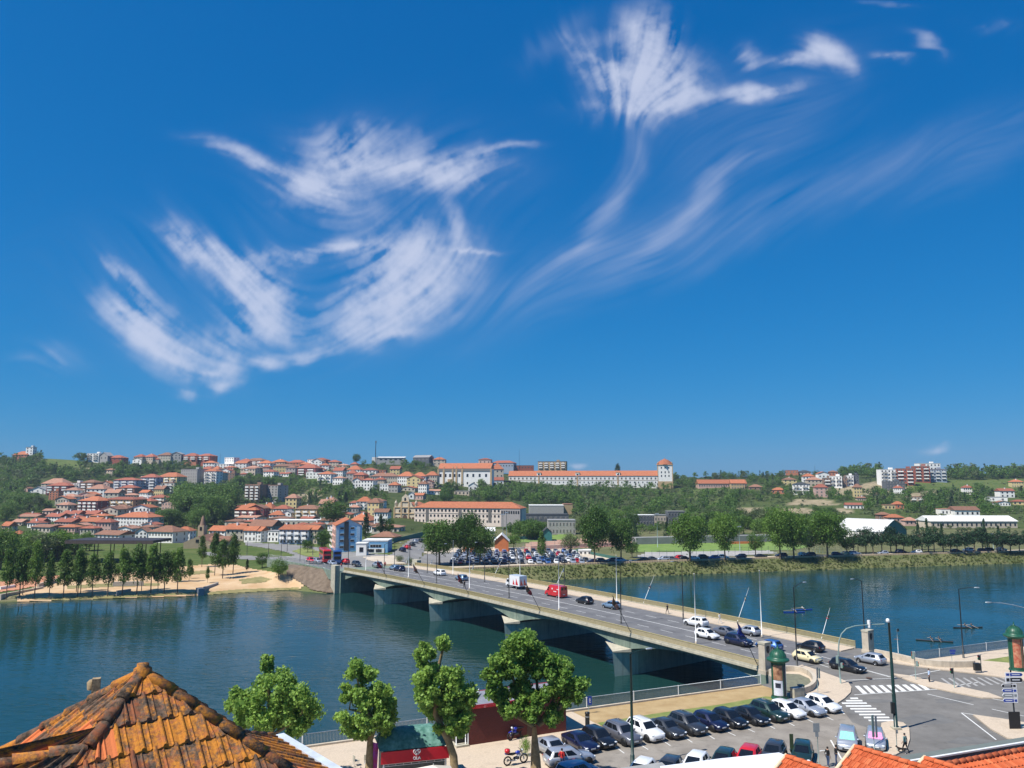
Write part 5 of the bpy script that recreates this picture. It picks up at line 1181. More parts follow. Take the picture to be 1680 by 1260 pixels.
def tiles(mb, O, e, n, zf, arange, brange, clamp, tw=.285, tl=.36, lip=.032, rr=random.Random(3)):
    """rows of interlocking tiles over a pitched plane: a runs along the eave, b down the slope; zf(b) the drop"""
    b = brange[0]; row = 0
    while b < brange[1]:
        a = arange[0] + (0 if row % 2 == 0 else tw * .5)
        while a < arange[1]:
            j = [rr.uniform(-.006, .006) for _ in range(4)]; top, bot = [], []
            okk = clamp(a + tw / 2, b + tl / 2)
            if okk is not None:
                for u, h in PROF:
                    for lst, bb, dh in ((top, b - .03, 0.0), (bot, b + tl, lip)):
                        aa = a + u * tw + j[0]; a2, b2 = clamp(aa, bb, True)
                        q = O + e * a2 + n * b2; lst.append((q.x, q.y, O.z - zf(b2) + h + dh + j[1] * (1 if dh else 0) + .02))
                low = [(x, y, z - lip - .022) for x, y, z in bot]
                k = len(PROF); V = top + bot + low
                mb.add(V, [(i, k + i, k + i + 1, i + 1) for i in range(k - 1)] + [(k + i, 2 * k + i, 2 * k + i + 1, k + i + 1) for i in range(k - 1)], 0, False)
            a += tw
        b += tl - .0; row += 1
def caps(mb, pts, r=.098, L=.42, lift=.05, rr=random.Random(4)):
    """half-round ridge tiles laid along a hip or ridge, each lapping the next"""
    tot = sum((b - a).length for a, b in zip(pts, pts[1:])); s = 0
    def P(d):
        for a, b in zip(pts, pts[1:]):
            l = (b - a).length
            if d <= l: return a + (b - a) * (d / l), (b - a).normalized()
            d -= l
        return pts[-1].copy(), (pts[-1] - pts[-2]).normalized()
    while s < tot - .05:
        a, d = P(s); b, _ = P(min(s + L * 1.12, tot)); side = d.cross(Vector((0, 0, 1))).normalized(); up = side.cross(d); V = []
        j = rr.uniform(-.012, .012)
        for q, rad, lf in ((a, r * .88, lift), (b, r * 1.1, lift + .022)):
            for k in range(9):
                g_ = PI * (k / 8) * 1.1 - .05 * PI; V.append(tuple(q + side * (math.cos(g_) * rad + j) + up * (math.sin(g_) * rad * .8 + lf - .05)))
        for k in range(9):
            g_ = PI * (k / 8) * 1.1 - .05 * PI; V.append(tuple(b + side * (math.cos(g_) * r * .92 + j) + up * (math.sin(g_) * r * .62 + lift - .05)))
        mb.add(V, [(k, k + 1, 10 + k, 9 + k) for k in range(8)] + [(9 + k, 10 + k, 19 + k, 18 + k) for k in range(8)], 0, True); s += L
def near_roof():
    A = at(234, 1103, 12.0); al = math.radians(39); e = Vector((math.cos(al), math.sin(al), 0)); n = Vector((e.y, -e.x, 0))
    t = thing('tiled_roof', 'near old pavilion roof of dark clay tiles thick with orange lichen', 'roof', A)
    S = .80; tau = .86; O = Vector((0, 0, 0))
    def drop(a): return S * a if a < 2.5 else S * 2.5 + (a - 2.5) * .48
    def zf(b): return S * b
    def cf(a, b, force=False):
        lo = -b if b < tau else -9.0; lo = -b if b < tau else lo
        if not force: return (a, b) if (b > 0 and lo - .1 < a < b + .1) else None
        b = max(b, 0); lo = -b if b < tau + .02 else -9; return min(max(a, lo), b), b
    m = MB(); tiles(m, O, e, n, zf, (-8.5, 4.6), (0, 4.6), cf); m.build('front_slope', LICH, t)
    def cr(a, b, force=False):
        if not force: return (a, b) if (b > 0 and abs(a) < b + .1) else None
        b = min(max(b, 0), 3.6); return min(max(a, -b), b), b
    m = MB(); tiles(m, O, -n, e, drop, (-4, 4), (0, 3.5), cr); m.build('right_slope', LICH, t)
    def cl(a, b, force=False):
        if not force: return (a, b) if (b > 0 and -b - .1 < a < min(b, tau + .1) + .1) else None
        b = max(b, 0); return min(max(a, -b), min(b, tau + .15)), b
    m = MB(); tiles(m, O, n, -e, zf, (-5.5, 1.2), (0, 5.2), cl); m.build('left_slope', LICH, t)
    # under-deck so that no gap shows, and the walls below
    dk = MB(); c = lambda a, b, z: tuple(e * a + n * b + Vector((0, 0, z - .03)))
    dk.add([c(0, 0, 0), c(-4.6, 4.6, -S * 4.6), c(4.6, 4.6, -S * 4.6), c(-9, tau, -S * tau), c(-tau, tau, -S * tau), c(-9, 4.6, -S * 4.6)], [(0, 4, 1, 2), (4, 3, 5, 1)])
    dk.add([c(0, 0, 0), c(2.5, 2.5, -S * 2.5), c(2.5, -2.5, -S * 2.5), c(3.55, -3.55, -drop(3.55)), c(3.55, 3.55, -drop(3.55))], [(0, 1, 2), (2, 1, 4, 3)])
    dk.add([c(0, 0, 0), c(-5.2, -5.2, -S * 5.2), c(-5.2, tau, -S * 5.2), c(-tau, tau, -S * tau)], [(0, 1, 2, 3)]); dk.add([c(0, 0, 0), c(5.2, -5.2, -S * 5.2), c(-5.2, -5.2, -S * 5.2)], [(0, 1, 2)])
    dk.add([c(-9, tau, -S * tau), c(-tau, tau, -S * tau), c(-tau, tau - 2, -S * tau - 1.6), c(-9, tau - 2, -S * tau - 1.6)], [(0, 1, 2, 3)])
    dk.build('roof_deck', pm('roof_mortar', (.05, .04, .032), rough=.95, scale=12, c2=(.16, .10, .06)), t)
    m = MB(); P = lambda a, b, z: e * a + n * b + Vector((0, 0, z))
    caps(m, [P(.06, .06, -.05), P(4.4, 4.4, -S * 4.4)]); caps(m, [P(-.06, .06, -.05), P(-tau, tau, -S * tau)]); caps(m, [P(0, 0, 0), P(2.5, -2.5, -S * 2.5), P(3.55, -3.55, -drop(3.55))]); caps(m, [P(0, 0, 0), P(-5, -5, -S * 5)]); caps(m, [P(-tau, tau, -S * tau), P(-8.6, tau, -S * tau)], L=.40)
    m.build('ridge_tiles', LICH, t)
    m = MB(); m.lathe([(.14, -.08), (.125, .03), (.085, .06), (.085, .10), (0, .11)], n=14); m.build('apex_cap', LICH, t, (0, 0, .03))
    q = at(158, 1122, 13.1) - A; m = MB(); m.box((0, 0, -.04), (.12, .12, .26), rz=.4); m.lathe([(.06, .0), (.07, .12), (.035, .155), (0, .16)], (-.10, .04, -.1), 10); m.build('chimney_stub', pm('old_mortar', (.22, .16, .10), rough=.95, scale=14, c2=(.4, .3, .17), bump=.5), t, q)
    g0, g1 = P(3.62, -3.4, -drop(3.55) + .10), P(3.72, 2.5, -drop(3.55) + .10); gd = (g1 - g0).normalized(); gs = Vector((gd.y, -gd.x, 0)) * -.09
    m = MB(); m.add([tuple(g0 - gs), tuple(g1 - gs), tuple(g1 + gs), tuple(g0 + gs)] + [tuple(p_ + Vector((0, 0, -.22))) for p_ in (g0 - gs, g1 - gs, g1 + gs, g0 + gs)], [(0, 1, 2, 3), (7, 6, 5, 4), (0, 4, 5, 1), (1, 5, 6, 2), (2, 6, 7, 3), (3, 7, 4, 0)]); m.build('gutter', pm('zinc_gutter', (.50, .55, .62), rough=.4, scale=3), t)
    w_ = MB(); cs = [P(-8.8, 4.3, 0), P(3.3, 4.3, 0), P(3.3, -3.3, 0), P(-4.6, -4.6, 0), P(-8.8, tau, 0)]; w_.prism([(p_.x, p_.y) for p_ in cs], -A.z, -4.2); w_.build('wall', pm('cream_render', (.5, .45, .36), rough=.9), t)
near_roof()
def plane_roof(name, lab, P0, e, n, slope, arange, bmax, wall=True, verge=True, group=None):
    t = thing(name, lab, 'roof', P0, 0, group); zf = lambda b: slope * b
    m = MB(); tiles(m, Vector((0, 0, 0)), e, n, zf, arange, (0, bmax), lambda a, b, force=False: (a, max(b, 0)), tw=.24, tl=.38); m.build('tile_slope', CLAYT, t)
    P = lambda a, b, z: e * a + n * b + Vector((0, 0, z))
    m = MB(); q = [P(arange[0], 0, -.05), P(arange[1], 0, -.05), P(arange[1], bmax, -.05 - slope * bmax), P(arange[0], bmax, -.05 - slope * bmax)]; back = [P(arange[0], -2.2, -1.2), P(arange[1], -2.2, -1.2)]
    m.add([tuple(k) for k in q + back], [(0, 3, 2, 1), (0, 1, 5, 4)]); m.build('roof_deck', pm('clay_deck', (.35, .10, .05), rough=.9), t)
    m = MB(); caps(m, [P(arange[0], 0, .03), P(arange[1], 0, .03)], r=.14, L=.42); m.build('ridge_tiles', CLAYT, t)
    if verge: 
        m = MB(); a, b = P(arange[0] - .06, -.1, .06), P(arange[0] - .06, bmax, .06 - slope * bmax); m.tube([a, b], .09, 6); m.build('verge', pm('verge_mortar', (.62, .50, .34), rough=.9, scale=5), t)
    m = MB(); cs = [P(arange[0] + .2, -2, 0), P(arange[1], -2, 0), P(arange[1], bmax - .2, 0), P(arange[0] + .2, bmax - .2, 0)]; m.prism([(k.x, k.y) for k in cs], -P0.z, -slope * bmax - .15); m.build('wall', pm('cream_render', (.5, .45, .36)), t)
U = lambda x, y: Vector((x, y, 0)).normalized()
OR_ = 'orange tiled roofs below the viewer'
plane_roof('tiled_roof', 'orange tiled roof with a cream verge at the bottom right, below the silver cars', at(1403, 1226, 38), U(1.7, -2.5), U(-2.5, -1.7), .5, (0, 6), 5, group=OR_)
plane_roof('tiled_roof', 'small orange tiled roof corner right of the white flat roof', at(1290, 1242, 37.5), U(1.7, -2.5), U(-2.5, -1.7), .5, (0, 2.6), 4, group=OR_)
plane_roof('tiled_roof', 'wide orange tiled roof in the bottom right corner', at(1548, 1256, 36.0), U(.93, .37), U(.37, -.93), .42, (0, 9), 5, verge=False, group=OR_)
plane_roof('tiled_roof', 'little orange hipped roof between the two larger tiled roofs', at(1518, 1245, 36.4), U(1.5, -2.6), U(-2.6, -1.5), .42, (0, 3), 3.4, group=OR_)
def slab_building(lab, px, z, mat, name, rim=None):
    P = [G(x, y, z) for x, y in px]; c = sum(P, Vector()) / len(P); t = thing(name, lab, 'building', (c.x, c.y, 0))
    pl = [(p_.x - c.x, p_.y - c.y) for p_ in P]; MB().prism(pl, z - .25, z).build('flat_roof', mat, t); MB().prism([(x * .97, y * .97) for x, y in pl], 0, z - .252).build('wall', pm('grey_render', (.35, .34, .32), rough=.9), t)
    if rim:
        a, b = P[rim[0]] - Vector((c.x, c.y, 0)), P[rim[1]] - Vector((c.x, c.y, 0)); d = (b - a).normalized(); s_ = Vector((-d.y, d.x, 0)) * .07
        MB().add([tuple(k + Vector((0, 0, dz_))) for dz_ in (.003, .08) for k in (a - s_, b - s_, b + s_, a + s_)], [(4, 5, 6, 7), (0, 1, 5, 4), (1, 2, 6, 5), (2, 3, 7, 6), (3, 0, 4, 7)]).build('coping', WHITEM, t)
slab_building('white flat roof at the bottom edge in front of the lower parked row', [(1083, 1257), (1180, 1244.5), (1278, 1234.5), (1299, 1243), (1284, 1275), (1100, 1300)], 11.6, pm('white_roof_sheet', (.70, .74, .80), rough=.5, scale=.8, var=.06), 'flat_roof_building')
slab_building('low grey roof edge left of the white flat roof', [(1018, 1259.5), (1086, 1250.5), (1092, 1256), (1088, 1290), (1018, 1290)], 11.2, pm('grey_roof_sheet', (.28, .28, .27), rough=.7, scale=1.5), 'flat_roof_building')
slab_building('grey green flat roof with a white coping behind the orange tiles', [(1462, 1244), (1500, 1236.5), (1600, 1222), (1680, 1209), (1780, 1194), (1780, 1203), (1653, 1224), (1483, 1252)], 11.4, pm('grey_green_membrane', (.13, .155, .145), rough=.85, scale=1.2, var=.12), 'flat_roof_building', (7, 5))
# ---------------------------------------------------------------- buildings on the far bank
WALLC = {'white': (.76, .74, .70), 'cream': (.68, .59, .44), 'yellow': (.56, .45, .22), 'tan': (.40, .29, .16), 'grey': (.34, .35, .36), 'blue grey': (.26, .31, .38), 'brown': (.22, .14, .10), 'maroon': (.16, .045, .05), 'terracotta': (.42, .16, .09),
         'pink': (.55, .36, .30), 'beige': (.48, .40, .31), 'blue': (.13, .28, .47), 'dark grey': (.09, .10, .11), 'stone': (.40, .31, .20), 'brick red': (.28, .08, .05), 'orange': (.55, .17, .06), 'green': (.03, .16, .15)}
def wallm(c): return pm(c.replace(' ', '_') + '_render', WALLC[c], rough=.9, scale=.6, c2=tuple(min(1, v * 1.15) for v in WALLC[c]), rnd=.08)
ROOFC = {'orange': (.42, .145, .07), 'red': (.32, .105, .065), 'brown': (.25, .125, .08), 'pink': (.42, .22, .15), 'grey': (.25, .25, .25), 'white': (.68, .68, .66), 'dark': (.05, .055, .06)}
def roofm(c):
    nm = c + '_roof_tiles'
    if nm in MATS: return MATS[nm]
    m = pm(nm, tuple(v * .78 for v in ROOFC[c]), rough=.9, scale=.8, c2=tuple(min(1, v * 1.15) for v in ROOFC[c]), rnd=.14, detail=10)
    if c in ('orange', 'red', 'brown', 'pink'):
        nt = m.node_tree; b = nt.nodes['Principled BSDF']; wv = nd(nt, 'ShaderNodeTexWave'); wv.inputs['Scale'].default_value = 2.2; wv.inputs['Distortion'].default_value = .6; wv.bands_direction = 'Y'
        tc = nd(nt, 'ShaderNodeTexCoord'); nt.links.new(tc.outputs['Object'], wv.inputs['Vector'])
        bp = nd(nt, 'ShaderNodeBump'); bp.inputs['Strength'].default_value = .5; bp.inputs['Distance'].default_value = .12; nt.links.new(wv.outputs['Fac'], bp.inputs['Height']); nt.links.new(bp.outputs['Normal'], b.inputs['Normal'])
    return m
WING = pm('window_glass_dark', (.018, .022, .03), rough=.15, var=.3, scale=.7, spec=.6); FRAME = pm('window_frame_pale', (.5, .48, .44), rough=.6); SHUT = pm('shutter_grey', (.14, .13, .12), rough=.7)
WCACHE = {}
def window_mesh(w_, h_, mat, fr=True):
    k = (round(w_, 2), round(h_, 2), mat.name, fr)
    if k not in WCACHE:
        m = MB(); 
        if fr: m.box((0, .02, 0), (w_ + .22, .14, h_ + .22), mi=1)
        m.box((0, -.03, 0), (w_, .14, h_), mi=0)
        me = bpy.data.meshes.new('window'); me.from_pydata(m.v, [], m.f); me.materials.append(mat); me.materials.append(FRAME); me.polygons.foreach_set('material_index', m.m); WCACHE[k] = me
    return WCACHE[k]
BOXES = []; LABELS = []
def roof_mb(kind, w_, d, h, ov=.45):
    a, b = w_ / 2 + ov, d / 2 + ov; m = MB(); t = .12
    if kind == 'hip':
        r = max(0.05, a - b) if a > b else .05; s = max(0.05, b - a) if b > a else .05
        P = [(-a, -b, 0), (a, -b, 0), (a, b, 0), (-a, b, 0)]; T = [(-r, -s, h), (r, -s, h), (r, s, h), (-r, s, h)]
        m.add(P + T + [(x, y, -t) for x, y, _ in P], [(0, 1, 5, 4), (1, 2, 6, 5), (2, 3, 7, 6), (3, 0, 4, 7), (4, 5, 6, 7), (8, 9, 1, 0), (9, 10, 2, 1), (10, 11, 3, 2), (11, 8, 0, 3), (11, 10, 9, 8)])
    elif kind == 'gablex':
        P = [(-a, -b, 0), (a, -b, 0), (a, b, 0), (-a, b, 0), (-a, 0, h), (a, 0, h)]
        m.add(P + [(x, y, z - t) for x, y, z in P], [(0, 1, 5, 4), (2, 3, 4, 5), (6, 7, 1, 0), (8, 9, 3, 2), (7, 8, 2, 5, 1)[::1], (9, 6, 0, 4, 3), (9, 8, 7, 6)])
    elif kind == 'gabley':
        P = [(-a, -b, 0), (a, -b, 0), (a, b, 0), (-a, b, 0), (0, -b, h), (0, b, h)]
        m.add([(x, y, z) for x, y, z in P] + [(x, y, z - .2) for x, y, z in P], [(0, 4, 5, 3), (4, 1, 2, 5), (6, 10, 4, 0), (10, 7, 1, 4), (7, 8, 2, 1), (9, 6, 0, 3), (6, 9, 11, 10), (10, 11, 8, 7)])
    return m
def building(x0, x1, ye, yb, wall, rk, rc, rise, floors, cols, area, noun='house', depth=None, yaw=0.0, Y=None, label=None, wsz=None, chim=0, bal=False, side=None, name=None, sink=5.0, wmat=None, plinth=True):
    xm = (x0 + x1) / 2; Y = Y or D(xm, yb); c = at(xm, yb, Y); k = Y / F
    w_ = (x1 - x0) * k; h = (yb - ye) * k; d = depth or max(5, min(13, w_ * .75)); hr = rise * k
    BOXES.append((x0, x1, ye - rise, yb, Y))
    phi = yaw if yaw is not None else 0
    t = thing(name or noun.replace(' ', '_'), '', 'house' if noun == 'house' else 'building', c, phi or (R.uniform(-.38, -.06) if noun in ('house', 'apartment block') else 0))
    MB().box((0, d / 2, -sink), (w_, d, h + sink), base=True).build('wall', wallm(wall), t)
    if rk == 'flat':
        MB().box((0, d / 2, h + .003), (w_ + .3, d + .3, .35), base=True).build('roof', roofm(rc), t)
        if floors > 2: MB().box((w_ * .2, d / 2, h + .36), (min(3.5, w_ * .3), 3, 1.8), base=True).build('roof_hut', wallm(wall), t)
    else:
        ro = roof_mb(rk, w_, d, hr).build('roof', roofm(rc), t, (0, d / 2, h + .02))
        if rk == 'gabley':
            MB().add([(-w_ / 2, .0, h), (w_ / 2, 0, h), (0, 0, h + hr * .96), (-w_ / 2, d, h), (w_ / 2, d, h), (0, d, h + hr * .96)], [(0, 1, 2), (5, 4, 3)]).build('gable', wallm(wall), t)
        if rk == 'gablex':
            MB().add([(-w_ / 2, 0, h), (-w_ / 2, d, h), (-w_ / 2, d / 2, h + hr * .95), (w_ / 2, 0, h), (w_ / 2, d, h), (w_ / 2, d / 2, h + hr * .95)], [(2, 1, 0), (3, 4, 5)]).build('gable', wallm(wall), t)
        for q in range(chim):
            ch = MB().box((0, 0, 0), (.7, .7, hr * .8 + .9), base=True).build('chimney', wallm('white'), ro, ((q + .5) / chim * w_ * .8 - w_ * .4, .8 if q % 2 else -.8, .4)); MB().box((0, 0, 0), (.9, .9, .14)).build('chimney_cap', SHUT, ch, (0, 0, hr * .8 + .95))
    if floors and cols:
        fh = h / floors; ww, wh = wsz or (min(1.25, w_ / cols * .34), min(1.5, fh * .45))
        me = window_mesh(ww, wh, wmat or (SHUT if R.random() < .25 else WING), True)
        for f in range(floors):
            for q in range(cols):
                o = link('window', me, t, ((q + .5) / cols * w_ - w_ / 2, 0, fh * (f + .52)))
            if bal and f > 0:
                for q in range(max(1, cols // 2)):
                    bx = (q + .5) / max(1, cols // 2) * w_ - w_ / 2; bb = MB().box((bx, -.6, fh * f + .1), (w_ / max(1, cols // 2) * .62, 1.2, .15)).build('balcony', wallm('white'), t); MB().box((bx, -1.15, fh * f + .65), (w_ / max(1, cols // 2) * .62, .08, .95)).build('balcony_rail', wallm('white' if wall != 'white' else 'grey'), bb)
        if c.x * 1.0 < -5 or (side or 0) > 0:      # the flank that faces the viewer
            n = side or 2
            for f in range(floors):
                for q in range(n):
                    o = link('window', me, t, (w_ / 2 if c.x < 0 else -w_ / 2, d * (q + .5) / n, fh * (f + .52))); o.rotation_euler = (0, 0, PI / 2 if c.x < 0 else -PI / 2)
    LABELS.append([t, label, wall, floors, rk, rc, noun, area, xm, yb]); return t
def zz(ox, oy, s): return lambda x, y: (ox + x / s, oy + y / s)
def batch(zf, s, area, rows):
    for r in rows:
        x0, x1, ye, yb, wall, rk, rc, rise, fl_, co = r[:10]; kw = r[10] if len(r) > 10 else {}
        (a, e), (b, f) = zf(x0, ye), zf(x1, yb); building(a, b, e, f, wall, rk, rc, rise / s, fl_, co, area, **kw)
AP = dict(noun='apartment block', bal=True); AQ = dict(noun='apartment block'); HC = dict(chim=1); H2 = dict(chim=2)
Z1 = zz(0, 720, 4)
batch(Z1, 4, 'on the left end of the ridge', [(70, 185, 104, 132, 'terracotta', 'hip', 'orange', 24, 2, 5), (166, 215, 56, 104, 'white', 'flat', 'dark', 0, 3, 2, AQ), (560, 652, 97, 150, 'white', 'flat', 'white', 0, 4, 4, AP), (645, 712, 112, 140, 'grey', 'gabley', 'grey', 24, 1, 2), (705, 800, 124, 145, 'brick red', 'hip', 'red', 18, 1, 3),
    (868, 940, 118, 140, 'cream', 'hip', 'red', 18, 2, 4), (935, 1010, 118, 140, 'beige', 'hip', 'red', 20, 2, 4, HC), (1030, 1122, 108, 134, 'cream', 'hip', 'brown', 20, 2, 5), (1120, 1188, 100, 134, 'grey', 'gabley', 'grey', 14, 2, 3), (1195, 1292, 112, 148, 'terracotta', 'hip', 'red', 20, 3, 5, AP), (1278, 1386, 112, 150, 'brick red', 'hip', 'red', 16, 3, 5, AP),
    (950, 1045, 134, 158, 'beige', 'hip', 'red', 16, 2, 4), (862, 932, 134, 160, 'white', 'gabley', 'grey', 10, 1, 2), (1466, 1540, 124, 152, 'white', 'flat', 'white', 0, 2, 4, AQ), (1420, 1506, 166, 192, 'white', 'flat', 'white', 0, 2, 4), (1556, 1642, 146, 170, 'pink', 'hip', 'red', 16, 2, 5, HC), (1612, 1690, 146, 178, 'pink', 'hip', 'brown', 16, 3, 5, AP)])
batch(Z1, 4, 'on the left hillside', [(255, 420, 294, 335, 'cream', 'hip', 'pink', 34, 3, 6, AQ), (300, 446, 308, 372, 'maroon', 'hip', 'red', 20, 4, 6, AP), (316, 382, 346, 402, 'terracotta', 'flat', 'brown', 0, 4, 3, AQ), (440, 522, 292, 366, 'white', 'flat', 'brown', 0, 5, 4, AP), (515, 620, 288, 372, 'brown', 'hip', 'brown', 18, 5, 4, AP), (560, 684, 330, 388, 'white', 'hip', 'pink', 30, 3, 4),
    (386, 492, 380, 418, 'white', 'hip', 'pink', 18, 2, 4), (192, 300, 336, 362, 'white', 'gabley', 'grey', 22, 2, 3), (150, 186, 326, 350, 'pink', 'gabley', 'brown', 10, 1, 1), (736, 886, 272, 374, 'blue grey', 'hip', 'red', 16, 6, 6, AP), (776, 880, 322, 382, 'brown', 'hip', 'red', 18, 4, 4, AP), (885, 935, 262, 352, 'cream', 'flat', 'brown', 0, 6, 3, AP), (912, 1022, 254, 366, 'blue grey', 'hip', 'red', 22, 6, 5, AP),
    (1012, 1172, 250, 332, 'yellow', 'hip', 'orange', 28, 5, 6, AP), (996, 1142, 290, 366, 'cream', 'flat', 'red', 0, 4, 5, AP), (1170, 1302, 202, 318, 'grey', 'flat', 'grey', 0, 6, 7, dict(noun='apartment block', depth=16)), (1325, 1424, 214, 322, 'white', 'hip', 'orange', 18, 6, 5, dict(noun='apartment block', bal=True, depth=9)), (1290, 1452, 222, 316, 'cream', 'hip', 'orange', 16, 5, 6, AQ), (1465, 1542, 226, 276, 'brown', 'flat', 'pink', 0, 3, 4, AQ),
    (680, 742, 205, 240, 'beige', 'hip', 'brown', 12, 2, 3), (1568, 1682, 196, 240, 'beige', 'hip', 'pink', 14, 2, 5)])
batch(Z1, 4, 'in the lower left quarter', [(490, 656, 408, 492, 'maroon', 'hip', 'orange', 28, 4, 8, AP), (650, 890, 400, 494, 'tan', 'hip', 'red', 16, 4, 9, AP), (882, 992, 392, 442, 'white', 'flat', 'grey', 0, 3, 4), (966, 1082, 386, 444, 'cream', 'hip', 'red', 18, 3, 4, AP), (286, 402, 512, 552, 'white', 'gablex', 'red', 22, 2, 5, HC), (400, 516, 494, 526, 'white', 'gablex', 'red', 22, 1, 5, H2), (516, 642, 494, 526, 'pink', 'gablex', 'red', 22, 1, 5, H2),
    (340, 482, 546, 580, 'pink', 'gablex', 'red', 24, 2, 6, H2), (482, 642, 544, 580, 'cream', 'gablex', 'orange', 26, 2, 6, H2), (726, 988, 516, 582, 'white', 'hip', 'orange', 30, 3, 11, dict(chim=3)), (0, 66, 572, 604, 'beige', 'gablex', 'orange', 26, 2, 3), (70, 152, 546, 572, 'beige', 'gablex', 'pink', 18, 1, 3), (190, 282, 544, 572, 'pink', 'gablex', 'red', 22, 1, 4), (70, 132, 626, 650, 'beige', 'hip', 'orange', 22, 1, 2),
    (768, 882, 582, 612, 'yellow', 'hip', 'brown', 14, 1, 4), (600, 800, 630, 656, 'white', 'gablex', 'brown', 24, 1, 6), (884, 964, 612, 656, 'white', 'gabley', 'brown', 28, 2, 3), (955, 1146, 612, 682, 'white', 'hip', 'brown', 36, 2, 8), (1143, 1246, 606, 664, 'white', 'hip', 'orange', 26, 2, 4), (1360, 1484, 604, 652, 'white', 'gablex', 'orange', 30, 2, 4), (1480, 1598, 596, 664, 'cream', 'gablex', 'orange', 34, 2, 4, HC), (1596, 1682, 604, 674, 'white', 'gablex', 'orange', 26, 2, 3),
    (1522, 1690, 468, 532, 'maroon', 'hip', 'orange', 40, 3, 6, AP)])
Z2 = zz(400, 720, 4)
batch(Z2, 4, 'on the middle of the ridge', [(0, 128, 142, 184, 'pink', 'hip', 'brown', 16, 3, 6, AP), (82, 176, 160, 204, 'white', 'hip', 'orange', 18, 3, 4, AP), (176, 270, 152, 186, 'beige', 'hip', 'orange', 18, 2, 5, HC), (272, 388, 156, 190, 'terracotta', 'hip', 'red', 18, 2, 5), (412, 480, 136, 168, 'white', 'flat', 'red', 0, 2, 4, AQ), (444, 540, 138, 176, 'terracotta', 'hip', 'red', 14, 3, 4, AP), (542, 622, 152, 180, 'beige', 'hip', 'red', 14, 2, 4),
    (190, 330, 180, 220, 'yellow', 'hip', 'brown', 16, 2, 7), (336, 480, 192, 254, 'maroon', 'hip', 'red', 26, 4, 5, AP), (0, 90, 190, 240, 'beige', 'hip', 'pink', 14, 3, 4, AP), (122, 200, 216, 252, 'white', 'hip', 'red', 14, 2, 4), (404, 520, 222, 262, 'white', 'flat', 'white', 0, 2, 5, AQ), (270, 340, 190, 236, 'grey', 'hip', 'brown', 12, 2, 3), (1240, 1320, 136, 172, 'beige', 'hip', 'orange', 16, 2, 3), (1540, 1620, 136, 168, 'pink', 'hip', 'red', 10, 1, 3), (1105, 1220, 122, 150, 'dark grey', 'gablex', 'grey', 16, 1, 4)])
batch(Z2, 4, 'below the middle of the ridge', [(474, 576, 232, 294, 'white', 'hip', 'orange', 18, 3, 5, AP), (572, 668, 206, 244, 'brown', 'hip', 'brown', 12, 2, 4), (576, 652, 258, 304, 'white', 'hip', 'pink', 12, 2, 4), (670, 766, 202, 238, 'white', 'hip', 'orange', 26, 2, 4), (668, 736, 228, 294, 'grey', 'hip', 'red', 22, 3, 3), (712, 792, 238, 296, 'terracotta', 'hip', 'red', 20, 3, 4), (768, 868, 206, 246, 'white', 'hip', 'red', 16, 2, 4, AP), (872, 930, 206, 242, 'terracotta', 'flat', 'brown', 0, 2, 3),
    (712, 768, 274, 338, 'white', 'gabley', 'red', 18, 3, 3), (764, 850, 272, 338, 'white', 'hip', 'red', 14, 3, 4), (828, 1006, 246, 298, 'cream', 'hip', 'brown', 22, 2, 12, HC), (1004, 1108, 246, 312, 'white', 'hip', 'orange', 30, 3, 7), (1104, 1192, 246, 312, 'white', 'hip', 'orange', 26, 3, 6), (1190, 1268, 240, 312, 'cream', 'hip', 'orange', 26, 3, 5), (890, 960, 298, 342, 'white', 'flat', 'white', 0, 2, 4, AQ), (945, 1012, 304, 352, 'grey', 'hip', 'orange', 20, 2, 3),
    (1474, 1532, 308, 340, 'white', 'gabley', 'grey', 20, 1, 2), (1380, 1480, 344, 368, 'beige', 'flat', 'grey', 0, 1, 4)])
batch(Z2, 4, 'in the lower middle quarter', [(20, 132, 458, 532, 'maroon', 'gabley', 'brown', 24, 3, 4), (-2, 106, 304, 418, 'brown', 'flat', 'pink', 0, 6, 7, dict(noun='apartment block', depth=14, bal=True)), (148, 226, 308, 412, 'grey', 'flat', 'pink', 0, 6, 3, dict(noun='apartment block', depth=14)), (100, 190, 458, 500, 'beige', 'hip', 'orange', 36, 2, 4, H2), (186, 292, 460, 504, 'white', 'hip', 'red', 24, 2, 5), (162, 256, 500, 534, 'white', 'hip', 'orange', 26, 2, 4), (250, 310, 486, 532, 'white', 'gabley', 'grey', 18, 2, 2), (326, 486, 462, 534, 'tan', 'hip', 'brown', 24, 3, 6, AP),
    (20, 192, 574, 634, 'grey', 'gablex', 'brown', 38, 2, 5), (0, 118, 606, 674, 'white', 'gablex', 'orange', 26, 3, 5), (176, 476, 538, 574, 'cream', 'flat', 'white', 0, 1, 9), (222, 430, 598, 692, 'blue grey', 'gablex', 'orange', 26, 3, 8, dict(noun='apartment block', bal=True, side=3)), (400, 484, 598, 690, 'beige', 'gablex', 'orange', 24, 3, 3, AQ), (690, 740, 420, 462, 'white', 'hip', 'red', 14, 2, 3), (736, 832, 412, 468, 'white', 'hip', 'orange', 30, 3, 4, AP), (822, 918, 408, 464, 'white', 'hip', 'brown', 16, 3, 4, AP),
    (852, 944, 484, 584, 'white', 'gablex', 'brown', 22, 3, 5), (692, 832, 536, 580, 'pink', 'hip', 'orange', 46, 1, 4, HC), (690, 752, 450, 490, 'grey', 'hip', 'pink', 16, 1, 3), (1080, 1116, 362, 396, 'white', 'gabley', 'grey', 14, 1, 1), (1112, 1178, 370, 400, 'pink', 'gablex', 'orange', 14, 1, 3), (832, 990, 644, 684, 'tan', 'hip', 'brown', 30, 1, 5), (150, 230, 610, 676, 'white', 'flat', 'grey', 0, 2, 3)])
